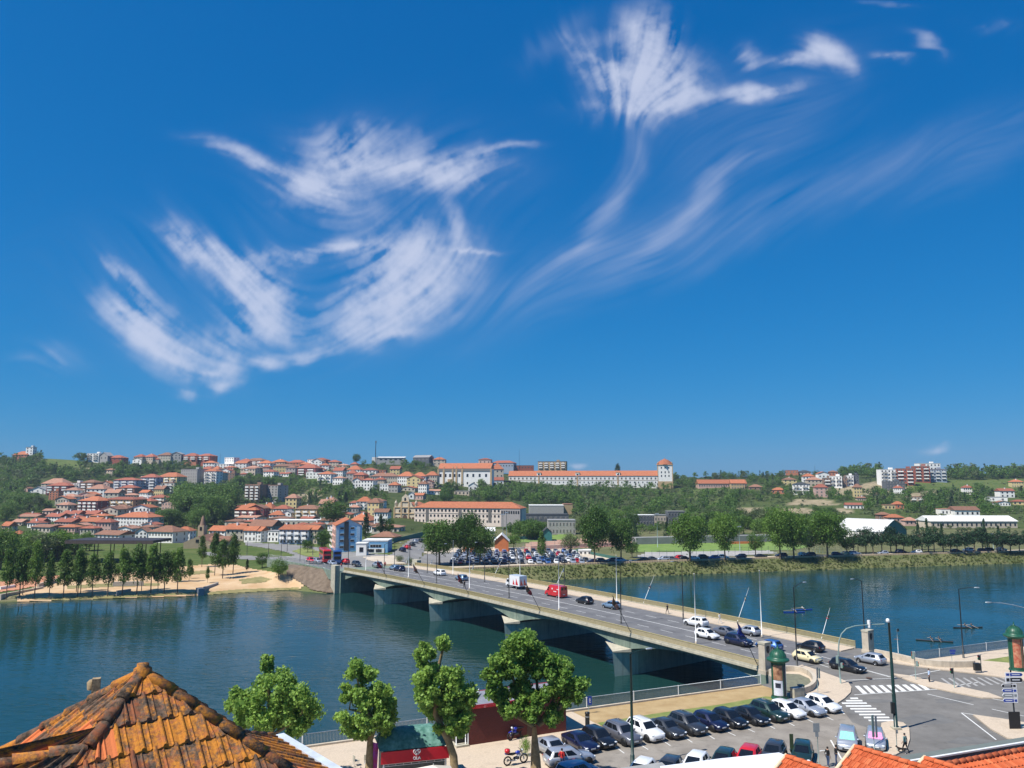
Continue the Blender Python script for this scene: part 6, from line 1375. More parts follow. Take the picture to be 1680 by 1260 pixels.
Z3 = zz(800, 720, 4)
batch(Z3, 4, 'on the hill behind the long convent', [(330, 514, 150, 206, 'tan', 'flat', 'dark', 0, 4, 10, dict(noun='apartment block', bal=True, depth=14)), (20, 172, 158, 196, 'blue grey', 'hip', 'red', 16, 1, 8), (178, 300, 176, 200, 'brick red', 'flat', 'brown', 0, 1, 6)])
batch(Z3, 4, 'on the flat land by the stadium', [(275, 498, 440, 498, 'grey', 'flat', 'white', 0, 0, 0, dict(noun='sports hall', depth=18, label='big windowless pale grey box hall right of the convent')), (500, 558, 432, 496, 'tan', 'flat', 'brown', 0, 0, 0, dict(noun='sports hall', depth=16, label='tan block joined to the right of the pale grey box hall')), (200, 530, 500, 545, 'dark grey', 'flat', 'dark', 0, 1, 10, dict(noun='sports centre', depth=14, label='long low dark building in front of the pale grey box hall')),
    (400, 576, 540, 628, 'grey', 'flat', 'grey', 0, 2, 8, dict(noun='sports centre', depth=12, label='grey stepped building with window bands left of the big riverside trees')), (980, 1094, 504, 566, 'dark grey', 'flat', 'white', 0, 2, 6, dict(noun='office', label='dark glass fronted box building behind the stadium')), (1094, 1172, 502, 552, 'beige', 'flat', 'grey', 0, 1, 4, dict(noun='office', label='low pale block right of the dark glass box behind the stadium')), (1186, 1300, 480, 552, 'dark grey', 'flat', 'grey', 0, 2, 6, dict(noun='office', label='dark cube with an overhanging top behind the stadium trees')),
    (48, 136, 676, 740, 'orange', 'gabley', 'white', 46, 1, 0, dict(noun='shed', depth=12, label='orange shed with a white gabled roof by the far car park')), (-160, -70, 690, 744, 'orange', 'gablex', 'white', 40, 1, 0, dict(noun='shed', depth=9, label='orange shed seen between the big riverside trees')), (-14, 44, 606, 660, 'beige', 'gablex', 'white', 20, 1, 0, dict(noun='shed', depth=9, label='pale roofed shed behind the right big tree')), (360, 422, 620, 672, 'green', 'gabley', 'dark', 34, 0, 0, dict(noun='shed', depth=8, label='dark green tent shaped shelter beside the playing courts')),
    (600, 680, 736, 760, 'white', 'flat', 'white', 0, 1, 3, dict(noun='kiosk', depth=4, label='low white hut left of the big riverside trees'))])
batch(Z3, 4, 'right of the convent', [(1386, 1700, 294, 322, 'pink', 'gablex', 'orange', 26, 1, 20, dict(noun='barracks', depth=12, label='very long low pink building with an orange roof right of the convent tower'))])
Z4 = zz(1200, 720, 3.5)
batch(Z4, 3.5, 'on the right hill', [(0, 76, 256, 290, 'tan', 'gablex', 'orange', 22, 2, 5), (100, 176, 276, 296, 'brown', 'hip', 'brown', 14, 1, 3), (230, 306, 294, 314, 'terracotta', 'hip', 'orange', 14, 1, 3), (314, 382, 182, 200, 'terracotta', 'flat', 'orange', 0, 1, 4), (382, 456, 190, 208, 'grey', 'hip', 'dark', 10, 1, 4), (412, 480, 216, 250, 'white', 'hip', 'orange', 16, 2, 4), (440, 520, 236, 272, 'beige', 'hip', 'pink', 16, 2, 4), (500, 562, 200, 232, 'white', 'gabley', 'orange', 12, 1, 3), (560, 610, 190, 214, 'terracotta', 'hip', 'brown', 8, 1, 3),
    (356, 446, 262, 318, 'white', 'hip', 'dark', 12, 3, 5, AP), (530, 575, 226, 280, 'brown', 'flat', 'grey', 0, 3, 3, AP), (568, 634, 216, 280, 'white', 'flat', 'white', 0, 3, 4, AP), (634, 664, 222, 274, 'brown', 'flat', 'grey', 0, 3, 2, AQ), (658, 702, 212, 272, 'white', 'flat', 'white', 0, 3, 3, AP), (700, 734, 208, 270, 'dark grey', 'flat', 'dark', 0, 3, 2, AQ), (864, 958, 178, 272, 'white', 'flat', 'white', 0, 5, 5, AP), (956, 1050, 172, 272, 'brick red', 'flat', 'grey', 0, 5, 5, AP), (894, 994, 246, 300, 'dark grey', 'flat', 'grey', 0, 3, 6, AQ),
    (1058, 1140, 158, 250, 'brick red', 'flat', 'white', 0, 5, 4, AP), (1084, 1200, 142, 200, 'white', 'flat', 'white', 0, 3, 6, AQ), (1140, 1234, 176, 248, 'blue grey', 'flat', 'brown', 0, 4, 7, AP), (1030, 1106, 334, 370, 'beige', 'flat', 'brown', 0, 2, 4, AP), (664, 756, 380, 406, 'white', 'gablex', 'red', 12, 1, 5), (930, 988, 376, 400, 'terracotta', 'hip', 'orange', 16, 1, 3), (880, 940, 382, 406, 'yellow', 'flat', 'pink', 0, 1, 3), (846, 914, 436, 474, 'brown', 'hip', 'brown', 14, 1, 3), (904, 990, 452, 480, 'pink', 'hip', 'orange', 18, 1, 4), (1000, 1068, 470, 494, 'pink', 'hip', 'pink', 18, 1, 3),
    (1210, 1310, 406, 440, 'white', 'flat', 'pink', 0, 1, 5), (1290, 1424, 410, 446, 'white', 'gablex', 'brown', 20, 1, 5), (1484, 1580, 336, 360, 'white', 'flat', 'grey', 0, 1, 2)])
batch(Z4, 3.5, 'behind the riverside pines', [(1150, 1640, 474, 512, 'beige', 'gablex', 'white', 28, 1, 18, dict(noun='long hall', depth=16, label='very long hall with a white roof behind the riverside pines'))])
FZ = [('among the ridge houses', [(330, 768), (430, 762), (560, 764), (600, 775), (600, 792), (480, 782), (340, 784)], 30), ('above the lower convent', [(560, 786), (640, 780), (718, 800), (718, 812), (640, 808), (580, 806)], 16), ('in the dense left quarter', [(40, 850), (120, 838), (245, 838), (245, 878), (40, 874)], 34), ('near the approach road', [(375, 838), (480, 836), (560, 838), (640, 850), (640, 876), (560, 870), (375, 882)], 46), ('among the right hill trees', [(1230, 792), (1330, 790), (1680, 800), (1680, 836), (1420, 830)], 10), ('among the left flats', [(60, 796), (250, 800), (300, 838), (90, 836)], 16)]
rf_ = random.Random(77); kcount = {}
for area, P, n in FZ:
    xs = [q[0] for q in P]; ys = [q[1] for q in P]; got = tr = 0
    while got < n and tr < n * 40:
        tr += 1; x, y = rf_.uniform(min(xs), max(xs)), rf_.uniform(min(ys), max(ys)); Y = D(x, y); w_ = rf_.uniform(7, 15) * F / Y; fl_ = rf_.choice([1, 2, 2, 3] if y < 850 else [1, 1, 2]); h = fl_ * 2.9 * F / Y
        if not inpoly(x, y, P): continue
        if any(x + w_ * .5 > a and x - w_ * .5 < b and (abs(y - d) < 2.2 or (y < d and y > c + (d - c) * .45) or (y > d and y - h < d - (d - c) * .7)) for a, b, c, d, _ in BOXES): continue
        wl, rk, rc = rf_.choice(['white', 'white', 'cream', 'beige', 'pink', 'white', 'yellow']), rf_.choice(['hip', 'gablex', 'hip', 'gabley']), rf_.choice(['orange', 'red', 'brown', 'pink', 'red'])
        kk = (wl, rk, rc, fl_, area)
        if kcount.get(kk, 0) >= 8: continue
        kcount[kk] = kcount.get(kk, 0) + 1; building(x - w_ / 2, x + w_ / 2, y - h, y, wl, rk, rc, h * .28 + 1.2, fl_, rf_.choice([3, 4, 5]), area, chim=rf_.choice([0, 1])); got += 1
# the green gabled sports hall with its white vault
Y = D(1468, 886); c0 = at(1468, 882, Y); k = Y / F; t = thing('sports_hall', 'sports hall with a broad white roof and dark green gable end', 'building', c0, .7)
wd, dp, hh, hr = 90 * k, 78 * k, 10 * k, 18 * k; m = MB(); prof = [(-wd / 2, -3), (-wd / 2, hh)] + [(-wd / 2 + wd * q / 10, hh + hr * (1 - abs(q / 5 - 1) ** 1.25)) for q in range(1, 10)] + [(wd / 2, hh), (wd / 2, -3)]
n = len(prof); m.add([(x, 0, z) for x, z in prof], [tuple(range(n))[::-1]]); m.build('green_gable', wallm('green'), t)
m = MB(); m.add([(x * 1.02, -.5, z + .15) for x, z in prof[1:-1]] + [(x * 1.02, dp, z + .15) for x, z in prof[1:-1]], [(q, q + 1, n - 2 + q + 1, n - 2 + q) for q in range(n - 3)], 0, True); m.build('vault_roof', roofm('white'), t)
for sx in (-1, 1): MB().box((sx * (wd / 2 - .2), dp / 2 + .1, -3), (.3, dp - .3, hh + 3), base=True).build('wall', wallm('white'), t)
BOXES.append((1385, 1502, 852, 888, p.y))
# ---------------------------------------------------------------- landmark buildings
def facade_windows(t, w_, rows, ncol, mat=WING, x0=0, x1=1, me=None):
    for z, ww, wh in rows:
        me = window_mesh(ww, wh, mat, False)
        for q in range(ncol): link('window', me, t, (lerp(x0, x1, (q + .5) / ncol) * w_ - w_ / 2, 0, z))
PIL = pm('sandstone_trim', (.42, .29, .15), rough=.9, scale=2, c2=(.52, .38, .22)); WW = wallm('white')
def box_part(t, nm, c, d, m): return MB().box(c, d, base=True).build(nm, m, t)
# long dormitory wing with a dormered roof and the corner tower
x0, x1, ye, yb = 834, 1076, 781, 795.5; Y = D(955, 797); k = Y / F; c = at(955, yb, Y); w_ = (x1 - x0) * k; h = (yb - ye) * k
t = thing('convent_wing', 'very long white convent wing with two window rows and an orange roof on the hill', 'building', c, -.16); BOXES.append((x0, x1, 768, yb, Y))
box_part(t, 'wall', (0, 6, -6), (w_, 12, h + 6), WW); ro = roof_mb('gablex', w_, 12, 8.5 * k).build('roof', roofm('orange'), t, (0, 6, h + .02)); facade_windows(t, w_, [(h * .28, 1.0, 1.5)], 36); facade_windows(t, w_, [(h * .72, 1.6, 2.0)], 36, SHUT)
box_part(t, 'string_course', (0, -.08, h * .5), (w_, .2, .25), PIL); box_part(t, 'cornice', (0, -.12, h - .35), (w_, .3, .33), PIL)
for x in (884, 947.5, 1013): 
    X = (x - 955) * k; box_part(t, 'pilaster', (X, -.15, -6), (1.3, .4, h + 5.5), PIL); box_part(t, 'dormer', (X, 1.6, h), (4.2, 3.0, 3.2), WW); MB().lathe([(0, -.3), (1.0, -.3), (1.0, .3), (0, .3)], (X, .1, h + 2), 14, axis='Y').build('dormer_oculus', WING, t); box_part(t, 'dormer_cap', (X, 1.6, h + 3.202), (4.8, 3.4, .5), PIL)
x0, x1, ye, yb = 1076, 1099, 764, 793.5; c = at(1087.5, yb, Y) - Vector((0, (1087.5 - 955) * k * .16, 0)); w_ = (x1 - x0) * k; h = (yb - ye) * k; t = thing('convent_tower', 'square white tower with an orange dome and pinnacles at the right end of the convent', 'tower', c, -.16); BOXES.append((x0, x1, 752, yb, Y))
box_part(t, 'wall', (0, 6, -7), (w_, 12, h + 7), WW); box_part(t, 'quoin', (-w_ / 2, 6, -7), (.7, 12.2, h + 7), PIL); box_part(t, 'quoin', (w_ / 2, 6, -7), (.9, 12.2, h + 7), PIL); box_part(t, 'cornice', (0, 6, h), (w_ + .9, 13, .7), PIL); box_part(t, 'base_storey', (0, 5.9, -7), (w_ + .1, 12.2, 9.5), PIL)
m = MB(); r = w_ / 2; m.lathe([(r * 1.2, 0), (r * .95, 2.2), (r * .6, 4.4), (r * .22, 5.6), (.3, 6.2), (0, 7.8)], (0, 6, h + .7), 4); q = m.build('roof', roofm('orange'), t); 
for a in (-1, 1):
    for b in (-.0, 11.8): MB().lathe([(.5, 0), (.5, 1.0), (.7, 1.1), (.25, 2.4), (0, 3.4)], (a * w_ / 2 * .95, b + .1, h + .7), 8).build('pinnacle', PIL, t)
facade_windows(t, w_, [(h * .42, 1.1, 1.9), (h * .62, 1.1, 1.9), (h * .86, 1.3, 1.5)], 3, x0=.12, x1=.88)
# the monastery church with pilasters
x0, x1, ye, yb = 718, 806, 770, 797; Y = D(762, 799); k = Y / F; c = at(762, yb, Y); w_ = (x1 - x0) * k; h = (yb - ye) * k; t = thing('monastery_church', 'tall white monastery church with brown pilasters and an orange roof on the hill', 'church', c, -.16); BOXES.append((x0, x1, 760, yb, Y))
box_part(t, 'wall', (0, 8, -6), (w_, 16, h + 6), WW); roof_mb('gablex', w_, 16, 9 * k, .2).build('roof', roofm('orange'), t, (0, 8, h + .6)); box_part(t, 'entablature', (0, -.1, h * .86), (w_ + .2, .5, h * .16), pm('grey_cornice', (.20, .19, .17), rough=.9))
for x in (.0, .105, .275, .345, .455, 1.0): box_part(t, 'pilaster', (x * w_ - w_ / 2, -.2, -6), (1.7, .6, h + 5.9), PIL); MB().lathe([(.5, 0), (.5, .9), (.2, 2.2), (0, 3)], (x * w_ - w_ / 2, .4, h + .5), 8).build('pinnacle', PIL, t)
for x in (.045, .14, .225, .31, .40, .555, .665, .785, .905): link('window', window_mesh(1.9, 3.0, WING, False), t, (x * w_ - w_ / 2, 0, h * .62))
for x in (.11, .555, .68): link('window', window_mesh(1.4, 2.0, WING, False), t, (x * w_ - w_ / 2, 0, h * .16))
box_part(t, 'portal', (.222 * w_ - w_ / 2, -.3, 0), (4.4, .8, h * .4), PIL); box_part(t, 'portal_door', (.222 * w_ - w_ / 2, -.72, 0), (2, .2, h * .2), pm('dark_red_door', (.12, .02, .02), rough=.6))
for (x0, x1, ye, yb, nm, lb) in ((806, 826, 770, 784, 'pavilion_block', 'small square convent pavilion with an orange hipped roof right of the monastery church'),):
    building(x0, x1, ye, yb + 8, 'cream', 'hip', 'orange', 10, 3, 3, '', noun='pavilion block', label=lb, depth=12)
building(800, 826, 788, 796, 'white', 'gablex', 'red', 5, 1, 4, '', noun='annex', label='low white annex with a red lean-to roof below the convent pavilion', depth=6)
# lower convent: church front and the long orange roofed block
Y = D(755, 862); k = Y / F; x0, x1, ye, yb = 675, 855, 834, 858; c = at(765, yb, Y); w_ = (x1 - x0) * k; h = (yb - ye) * k; t = thing('lower_convent', 'long pale pink convent block with a bright orange roof above the yellow wall', 'building', c, -.26); BOXES.append((676, 856, 824, yb + 10, Y)); BOXES.append((636, 676, 806, yb + 10, Y))
PK = pm('pale_pink_render', (.74, .61, .51), rough=.9, scale=.5, c2=(.80, .67, .57)); box_part(t, 'wall', (0, 7, -9), (w_, 14, h + 9), PK); q = roof_mb('hip', w_, 14, 9.5 * k).build('roof', roofm('orange'), t, (0, 7, h + .02)); facade_windows(t, w_, [(h * .12, .7, 1.3), (h * .47, 1.0, 1.3), (h * .82, 1.1, 1.3)], 23, x1=.82); box_part(t, 'string_course', (0, -.06, h * .62), (w_, .15, .2), pm('grey_cornice', (.2, .19, .17)))
for xx in (.125, .44, .72): box_part(t, 'stair_windows', (xx * w_ - w_ / 2, -.08, h * .08), (1.8, .2, h * .86), SHUT)
o = MB().box((0, 0, -9), (32 * k, 4, h + 8.6), base=True).build('shaded_end_face', pm('grey_pink_render', (.36, .33, .32), rough=.9), t, (w_ / 2 - 16 * k + .02, 1.8, 0))  # right end of the block, its shade put into a greyer render
for q in range(8): link('window', window_mesh(.8, 1.6, WING, False), o, (-14 * k + q * 3.9 * k, -2.02, h * .74))
x0, x1 = 635, 675; c = at(655, yb, Y - 1); w_ = 40 * k; hF = 38 * k; h = 30 * k; t = thing('convent_church', 'cream convent church front with arches, scrolled gable and belfry left of the long pink block', 'church', c + Vector((0, 24, 0)), -.26); S_ = pm('cream_plaster_front', (.56, .48, .36), rough=.9, scale=1)
box_part(t, 'wall', (0, 6, -9), (w_, 12, h * .75 + 9), S_); m = MB(); gp_ = [(-.42, .75), (-.34, .8), (-.28, 1.0), (-.17, 1.08), (-.15, 1.32), (0, 1.5), (.15, 1.32), (.17, 1.08), (.28, 1.0), (.34, .8), (.42, .75)]
m.add([(x * w_, 0, z * h) for x, z in gp_] + [(x * w_, 1.2, z * h) for x, z in gp_], [tuple(range(11))[::-1], tuple(range(11, 22))] + [(i, i + 1, 12 + i, 11 + i) for i in range(10)]); m.build('gable', S_, t); box_part(t, 'nave', (0, 12, 0), (w_ * .6, 22, h * .85), S_); roof_mb('gabley', w_ * .6, 22, 5 * k).build('roof', roofm('orange'), t, (0, 12.5, h * .86))
for z in (.40, .74, 1.06): box_part(t, 'cornice', (0, -.15, z * h), (w_ * (1.02 if z < 1 else .36), .5, .4), PIL)
for xx in (-.49, -.17, .17, .49): box_part(t, 'pilaster', (xx * w_, -.12, 0), (.8, .5, h * (.74 if abs(xx) > .3 else 1.05)), PIL)
for xx, ww, z0, hh_ in ((-.38, 1.7, 0, .22), (-.24, 1.7, 0, .22), (0, 3.0, 0, .34), (.22, 1.7, 0, .22), (.37, 1.7, 0, .22), (-.22, 1.5, .48, .16), (0, 1.8, .46, .22), (.22, 1.5, .48, .16), (0, 1.3, 1.12, .18)):
    m = MB(); z0, hh_ = z0 * h, hh_ * h; pr = [(-ww / 2, z0), (-ww / 2, z0 + hh_ - ww / 2)] + [(-ww / 2 * math.cos(a), z0 + hh_ - ww / 2 + ww / 2 * math.sin(a)) for a in [PI * q / 8 for q in range(1, 8)]] + [(ww / 2, z0 + hh_ - ww / 2), (ww / 2, z0)]
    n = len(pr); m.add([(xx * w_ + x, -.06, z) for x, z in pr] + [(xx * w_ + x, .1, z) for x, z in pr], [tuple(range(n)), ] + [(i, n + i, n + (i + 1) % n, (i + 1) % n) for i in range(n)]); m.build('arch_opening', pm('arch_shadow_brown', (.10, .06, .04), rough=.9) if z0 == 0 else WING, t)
MB().lathe([(.0, 0), (.0, 0)], n=3) ; MB().box((0, .6, h * 1.5), (.16, .16, 2.2), base=True).build('cross', PIL, t); MB().box((0, .6, h * 1.5 + 1.3), (.9, .14, .16)).build('cross_arm', PIL, t)
for xx in (-.46, .46): MB().lathe([(.9, 0), (.9, 2.2), (1.1, 2.4), (.5, 3.6), (.15, 4.2), (0, 5)], (xx * w_, 1.5, h * .76), 10).build('turret', S_, t)
t = tag(MB().box((0, 0, 0), (56 * k, 1.2, 15 * k)).build('retaining_wall', pm('yellow_wall_render', (.62, .46, .20), rough=.9, scale=.4, c2=(.70, .55, .28)), None, at(690, 866.5, Y - 6)), 'tall yellow retaining wall below the pink convent block', 'wall')
t = tag(MB().box((0, 0, 0), (26 * k, 1.2, 14 * k)).build('retaining_wall', wallm('beige'), None, at(653, 866, Y - 6.5)), 'pale stone retaining wall below the church front', 'wall')
# the tall blue block, its pink flank and the low blue annex
Y = D(567, 906); k = Y / F; c = at(572, 906, Y); w_ = 41 * k; h = 42 * k; t = thing('blue_block', 'tall blue gabled apartment block with a dark stair strip and pink flank', 'building', c, .30); BOXES.append((541, 594, 850, 906, Y))
BL_ = pm('blue_render', (.15, .34, .55), rough=.8, scale=.8, c2=(.19, .40, .60)); PB = pm('pale_blue_trim', (.36, .48, .60), rough=.8)
box_part(t, 'wall', (0, 8, -3), (w_, 16, h + 3), BL_); m = MB(); m.add([(-w_ / 2, 0, h), (w_ / 2, 0, h), (0, 0, h + 10 * k), (-w_ / 2, 16, h), (w_ / 2, 16, h), (0, 16, h + 10 * k)], [(0, 1, 2), (5, 4, 3)]); m.build('gable', PB, t)
roof_mb('gabley', w_, 16, 10.6 * k, .35).build('roof', roofm('orange'), t, (0, 8, h + .1)); MB().box((-w_ / 2 - .05, 8, -3), (.5, 15.8, h + 3), base=True).build('pink_flank', wallm('pink'), t)
box_part(t, 'stair_strip', (-1.0, -.08, .6), (1.6, .24, h + 4 * k), pm('stair_glass', (.03, .035, .04), rough=.2)); box_part(t, 'corner_strip', (w_ / 2 - 1.3, -.05, 0), (1.2, .16, h), PB); box_part(t, 'corner_strip', (-w_ / 2 + .5, -.05, 0), (1.0, .16, h), PB)
for f in range(4):
    for xx in (-.28, .12): link('window', window_mesh(1.3, .7, WING, True), t, (xx * w_, 0, h * (.2 + .235 * f)))
    for q in range(3): b_ = MB().box((0, 0, 0), (1.1, 2.6, .16)).build('balcony', wallm('pink'), t, (-w_ / 2 - .8, 2.5 + q * 5, h * (.2 + .235 * f) - .7)); MB().box((-.5, 0, .5), (.08, 2.6, .9)).build('balcony_rail', wallm('white'), b_)
Y = D(612, 908); k = Y / F; c = at(615, 908, Y); w_ = 41 * k; h = 19 * k; t = thing('blue_annex', 'low flat roofed blue building right of the tall blue block', 'building', c); BOXES.append((592, 634, 887, 908, Y)); box_part(t, 'wall', (0, 5, -3), (w_, 10, h + 3), BL_); box_part(t, 'roof', (0, 5, h + .003), (w_ + .2, 10.2, .4), roofm('white')); box_part(t, 'ground_storey', (-1, -.05, -3), (w_ * .98, .3, h * .42 + 3), WW)
for q in range(4): link('window', window_mesh(.8, .8, WING, True), t, (-.14 * w_ + q * .11 * w_, 0, h * .62))
for q in (0, 1, 3, 4): link('window', window_mesh(1.0, .9, WING, True), t, (-.2 * w_ + q * .1 * w_, -.2, h * .25))
building(584, 601, 893, 912, 'white', 'flat', 'white', 0, 1, 1, '', noun='gatehouse', label='small white cube hut in front of the blue building', depth=4)
# old ruined church with a bell tower, and the dark stage canopy
Y = D(340, 900); k = Y / F; c = at(323, 899, Y); t = thing('old_church', 'old brown stone church with a gabled front and long tiled roof in the river park', 'church', c, .12); w_ = 42 * k; h = 9 * k; BOXES.append((304, 382, 868, 899, Y)); ST = wallm('stone')
box_part(t, 'wall', (0, 14, -2), (w_, 28, h + 2), ST); m = MB(); m.add([(-w_ / 2, 0, h), (w_ / 2, 0, h), (0, 0, h + 9 * k)], [(0, 1, 2)]); m.build('gable', ST, t); roof_mb('gabley', w_, 28, 9 * k, .1).build('roof', roofm('brown'), t, (0, 14.2, h + .02)); box_part(t, 'aisle', (30 * k, 10, -2), (32 * k, 14, 10 * k + 2), ST); roof_mb('gablex', 32 * k, 14, 6 * k).build('roof', roofm('brown'), t, (30 * k, 10, 10 * k)); box_part(t, 'buttress', (w_ / 2 - .5, -.6, -2), (1.0, 1.4, h + 1), ST); link('window', window_mesh(1.2, 1.2, WING, False), t, (0, 0, h + 2 * k))
c = at(329, 876, Y + 24); t = thing('bell_tower', 'stubby brown stone bell tower behind the old park church', 'tower', c); box_part(t, 'shaft', (0, 2, -8), (10 * k, 4, 14 * k + 8), ST); MB().lathe([(5.5 * k, 0), (4 * k, 1.5), (2.5 * k, 3.5), (0, 4.5)], (0, 2, 14 * k), 8).build('cap', wallm('brown'), t); link('window', window_mesh(.9, 1.5, WING, False), t, (0, 0, 9 * k))
Y = D(165, 925); k = Y / F; c = at(178, 925, Y); t = thing('stage_canopy', 'wide thin dark canopy on tall posts in the river park', 'canopy', c, -.06); z = (925 - 892) * k; box_part(t, 'roof', (0, 6, z), (146 * k, 13, .9), pm('dark_metal_roof', (.035, .03, .032), rough=.6, scale=.5)); box_part(t, 'rim', (0, -.6, z - .3), (147 * k, .3, 1.0), pm('brown_rim', (.07, .05, .045), rough=.7))
for x in (-56, -28, -22, 20, 52, 58):
    for y in (1, 11): MB().tube([(x * k, y, -2), (x * k, y, z)], .16, 8).build('post', BLACKM, t)
BOXES.append((104, 252, 880, 894, Y))
# sheds on the hilltop and the mast
p = gp(641, 758); k = p.y / F; t = thing('hilltop_depot', 'long grey building with a white metal roof on the hilltop', 'building', at(641, 757, p.y)); box_part(t, 'wall', (0, 6, -4), (44 * k, 12, 6 * k + 4), wallm('grey')); MB().box((0, 6, 6 * k + .6), (46 * k, 13, .5), rot=Matrix.Rotation(.12, 3, 'X')).build('roof', roofm('white'), t); BOXES.append((600, 664, 745, 758, p.y)); box_part(t, 'end_block', (-26 * k, 6, -4), (10 * k, 10, 7 * k + 4), wallm('white')); [link('window', window_mesh(3, 1.2, WING, False), t, (x * k, 0, 3 * k)) for x in (-16, -8, 0, 8, 16)]
for x, y, yt, r, lb in ((616, 756, 723, .55, 'tall dark telecom mast on the hilltop'), (852, 768, 737, .15, 'thin lattice mast on the skyline left of the tan flats'), (361, 756, 743, .2, 'short mast on the left ridge among the houses'), (721, 756, 746, .15, 'small mast on the ridge left of the monastery church'), (1337, 772, 764, .2, 'small mast on the right ridge')):
    p = gp(x, y); h = htop(x, yt, p); t = thing('mast', lb, 'mast', p, 0, 'masts on the skyline'); MB().tube([(0, 0, -1), (0, 0, h)], [r, r * .5], 8).build('pole', BLACKM, t)
    if r > .4:
        for q in range(3): MB().box((.7 * math.cos(q * 2.1), .7 * math.sin(q * 2.1), h - 1.6), (.35, .35, 2.6)).build('antenna', SIGNB, t)
# give every house the words that tell it from its neighbours
ORD = ['leftmost', 'second from the left', 'third from the left', 'fourth from the left', 'fifth from the left', 'sixth from the left', 'seventh from the left', 'eighth from the left', 'ninth from the left']
NUMW = {0: '', 1: 'single-storey', 2: 'two-storey', 3: 'three-storey', 4: 'four-storey', 5: 'five-storey', 6: 'six-storey'}
groups = {}
for L_ in LABELS:
    t, lab, wall, fl_, rk, rc, noun, area, xm, yb = L_
    if lab: t['label'] = lab; continue
    rw = {'hip': f'{rc} hipped roof', 'gablex': f'{rc} pitched roof', 'gabley': f'{rc} gable front', 'flat': 'flat roof'}[rk]
    noun = noun.replace('apartment block', 'flats'); groups.setdefault((f'{wall} {NUMW[fl_]} {noun} with {"an" if rc == "orange" and rk != "flat" else "a"} {rw}', area), []).append((xm, yb, t))
for (d, a), its in groups.items():
    its.sort(key=lambda q: q[0])
    for i, (_, _, t) in enumerate(its): t['label'] = f'{d} {a}' if len(its) == 1 else (f'{ORD[i]}, {d} {a}' if i < len(its) - 1 or len(its) > 8 else f'rightmost, {d} {a}')
    for _, _, t in its: t['group'] = 'houses ' + a
# ---------------------------------------------------------------- draped surfaces of the far bank
def drape(name, px, mat, lab, dz_=.06, sx=6, sy=2.0):
    xs = [p[0] for p in px]; ys = [p[1] for p in px]; nx = max(2, int((max(xs) - min(xs)) / sx)); ny = max(2, int((max(ys) - min(ys)) / sy)); V = []; idx = {}; fs = []
    gx = [lerp(min(xs), max(xs), i / nx) for i in range(nx + 1)]; gy = [lerp(min(ys), max(ys), j / ny) for j in range(ny + 1)]
    def vid(i, j):
        if (i, j) not in idx: p = gp(gx[i], gy[j]); idx[(i, j)] = len(V); V.append((p.x, p.y, p.z + dz_))
        return idx[(i, j)]
    for i in range(nx):
        for j in range(ny):
            if inpoly((gx[i] + gx[i + 1]) / 2, (gy[j] + gy[j + 1]) / 2, px): fs.append((vid(i, j + 1), vid(i + 1, j + 1), vid(i + 1, j), vid(i, j)))
    if not fs: return
    m = MB(); m.add(V, fs, 0, True); return tag(m.build(name, mat), lab, kind='structure')
SAND = pm('orange_sand', (.44, .27, .13), rough=.95, scale=.18, c2=(.57, .42, .26), detail=10); ASPF = pm('far_asphalt', (.17, .165, .16), rough=.9, scale=.1, c2=(.24, .235, .225)); PALEF = pm('pale_path', (.42, .36, .28), rough=.9, scale=.2, c2=(.55, .47, .37))
drape('sand_ground', [(28, 978), (60, 962), (110, 950), (230, 938), (300, 930), (350, 926), (392, 928), (412, 934), (440, 938), (475, 944), (498, 960), (494, 966), (440, 967), (400, 970), (345, 976), (290, 978.5), (200, 981), (120, 984), (30, 987)], SAND, 'orange sandy ground of the river park', .16, 4, 1.2)
drape('sand_ground', [(0, 955), (40, 948), (100, 945), (95, 955), (30, 968), (0, 972)], pm('red_sand', (.42, .17, .09), rough=.95, scale=.2, c2=(.5, .25, .14)), 'reddish sandy court at the left edge', .16, 4, 1.2)
DG = pm('worn_park_grass', (.16, .15, .05), rough=.95, scale=.5, c2=(.30, .25, .11), detail=10)
for P_, q in (([(40, 983), (100, 980), (200, 977), (325, 972.5), (330, 975), (200, 981), (100, 985)], 'dry grass verge along the park waterline'), ([(392, 952), (428, 947), (446, 951), (430, 957), (398, 959)], 'grass patch under the fuller park tree'), ([(300, 940), (345, 936), (352, 940), (310, 945)], 'small grass patch on the orange sand'), ([(342, 972), (400, 967), (490, 964), (494, 967), (400, 972), (342, 976)], 'green grass verge at the right park shore'), ([(110, 962), (180, 958), (260, 958), (262, 962), (180, 964), (112, 967)], 'worn grass under the park tree rows')): drape('grass_patch', P_, DG, q, .22, 4, .9)
drape('road', [(566, 940), (668, 931), (655, 912), (600, 908), (560, 904), (520, 898), (480, 894), (440, 892), (404, 890), (404, 895), (440, 900), (470, 906), (486, 912), (450, 914), (400, 912), (330, 905), (330, 910), (400, 918), (450, 921), (500, 928), (540, 934)], ASPF, 'asphalt approach road at the far end of the bridge', .10, 4, 1.0)
drape('pavement', [(480, 905), (500, 898), (525, 906), (540, 912), (530, 916), (500, 913)], GRASSG, 'green roundabout island on the approach road', .2, 4, 1)
drape('forecourt', [(596, 914), (648, 912), (668, 928), (640, 930), (600, 918)], PALEF, 'pale forecourt by the blue annex', .16, 4, 1)
drape('road', [(652, 925), (640, 912), (660, 896), (676, 884), (694, 884), (700, 896), (690, 915), (680, 926)], ASPF, 'side street rising past the blue annex', .14, 4, 1)
drape('car_park', [(680, 922), (700, 908), (790, 904), (920, 906), (975, 912), (985, 922), (900, 926.5), (700, 927)], ASPF, 'asphalt of the crowded far car park', .08, 5, 1)
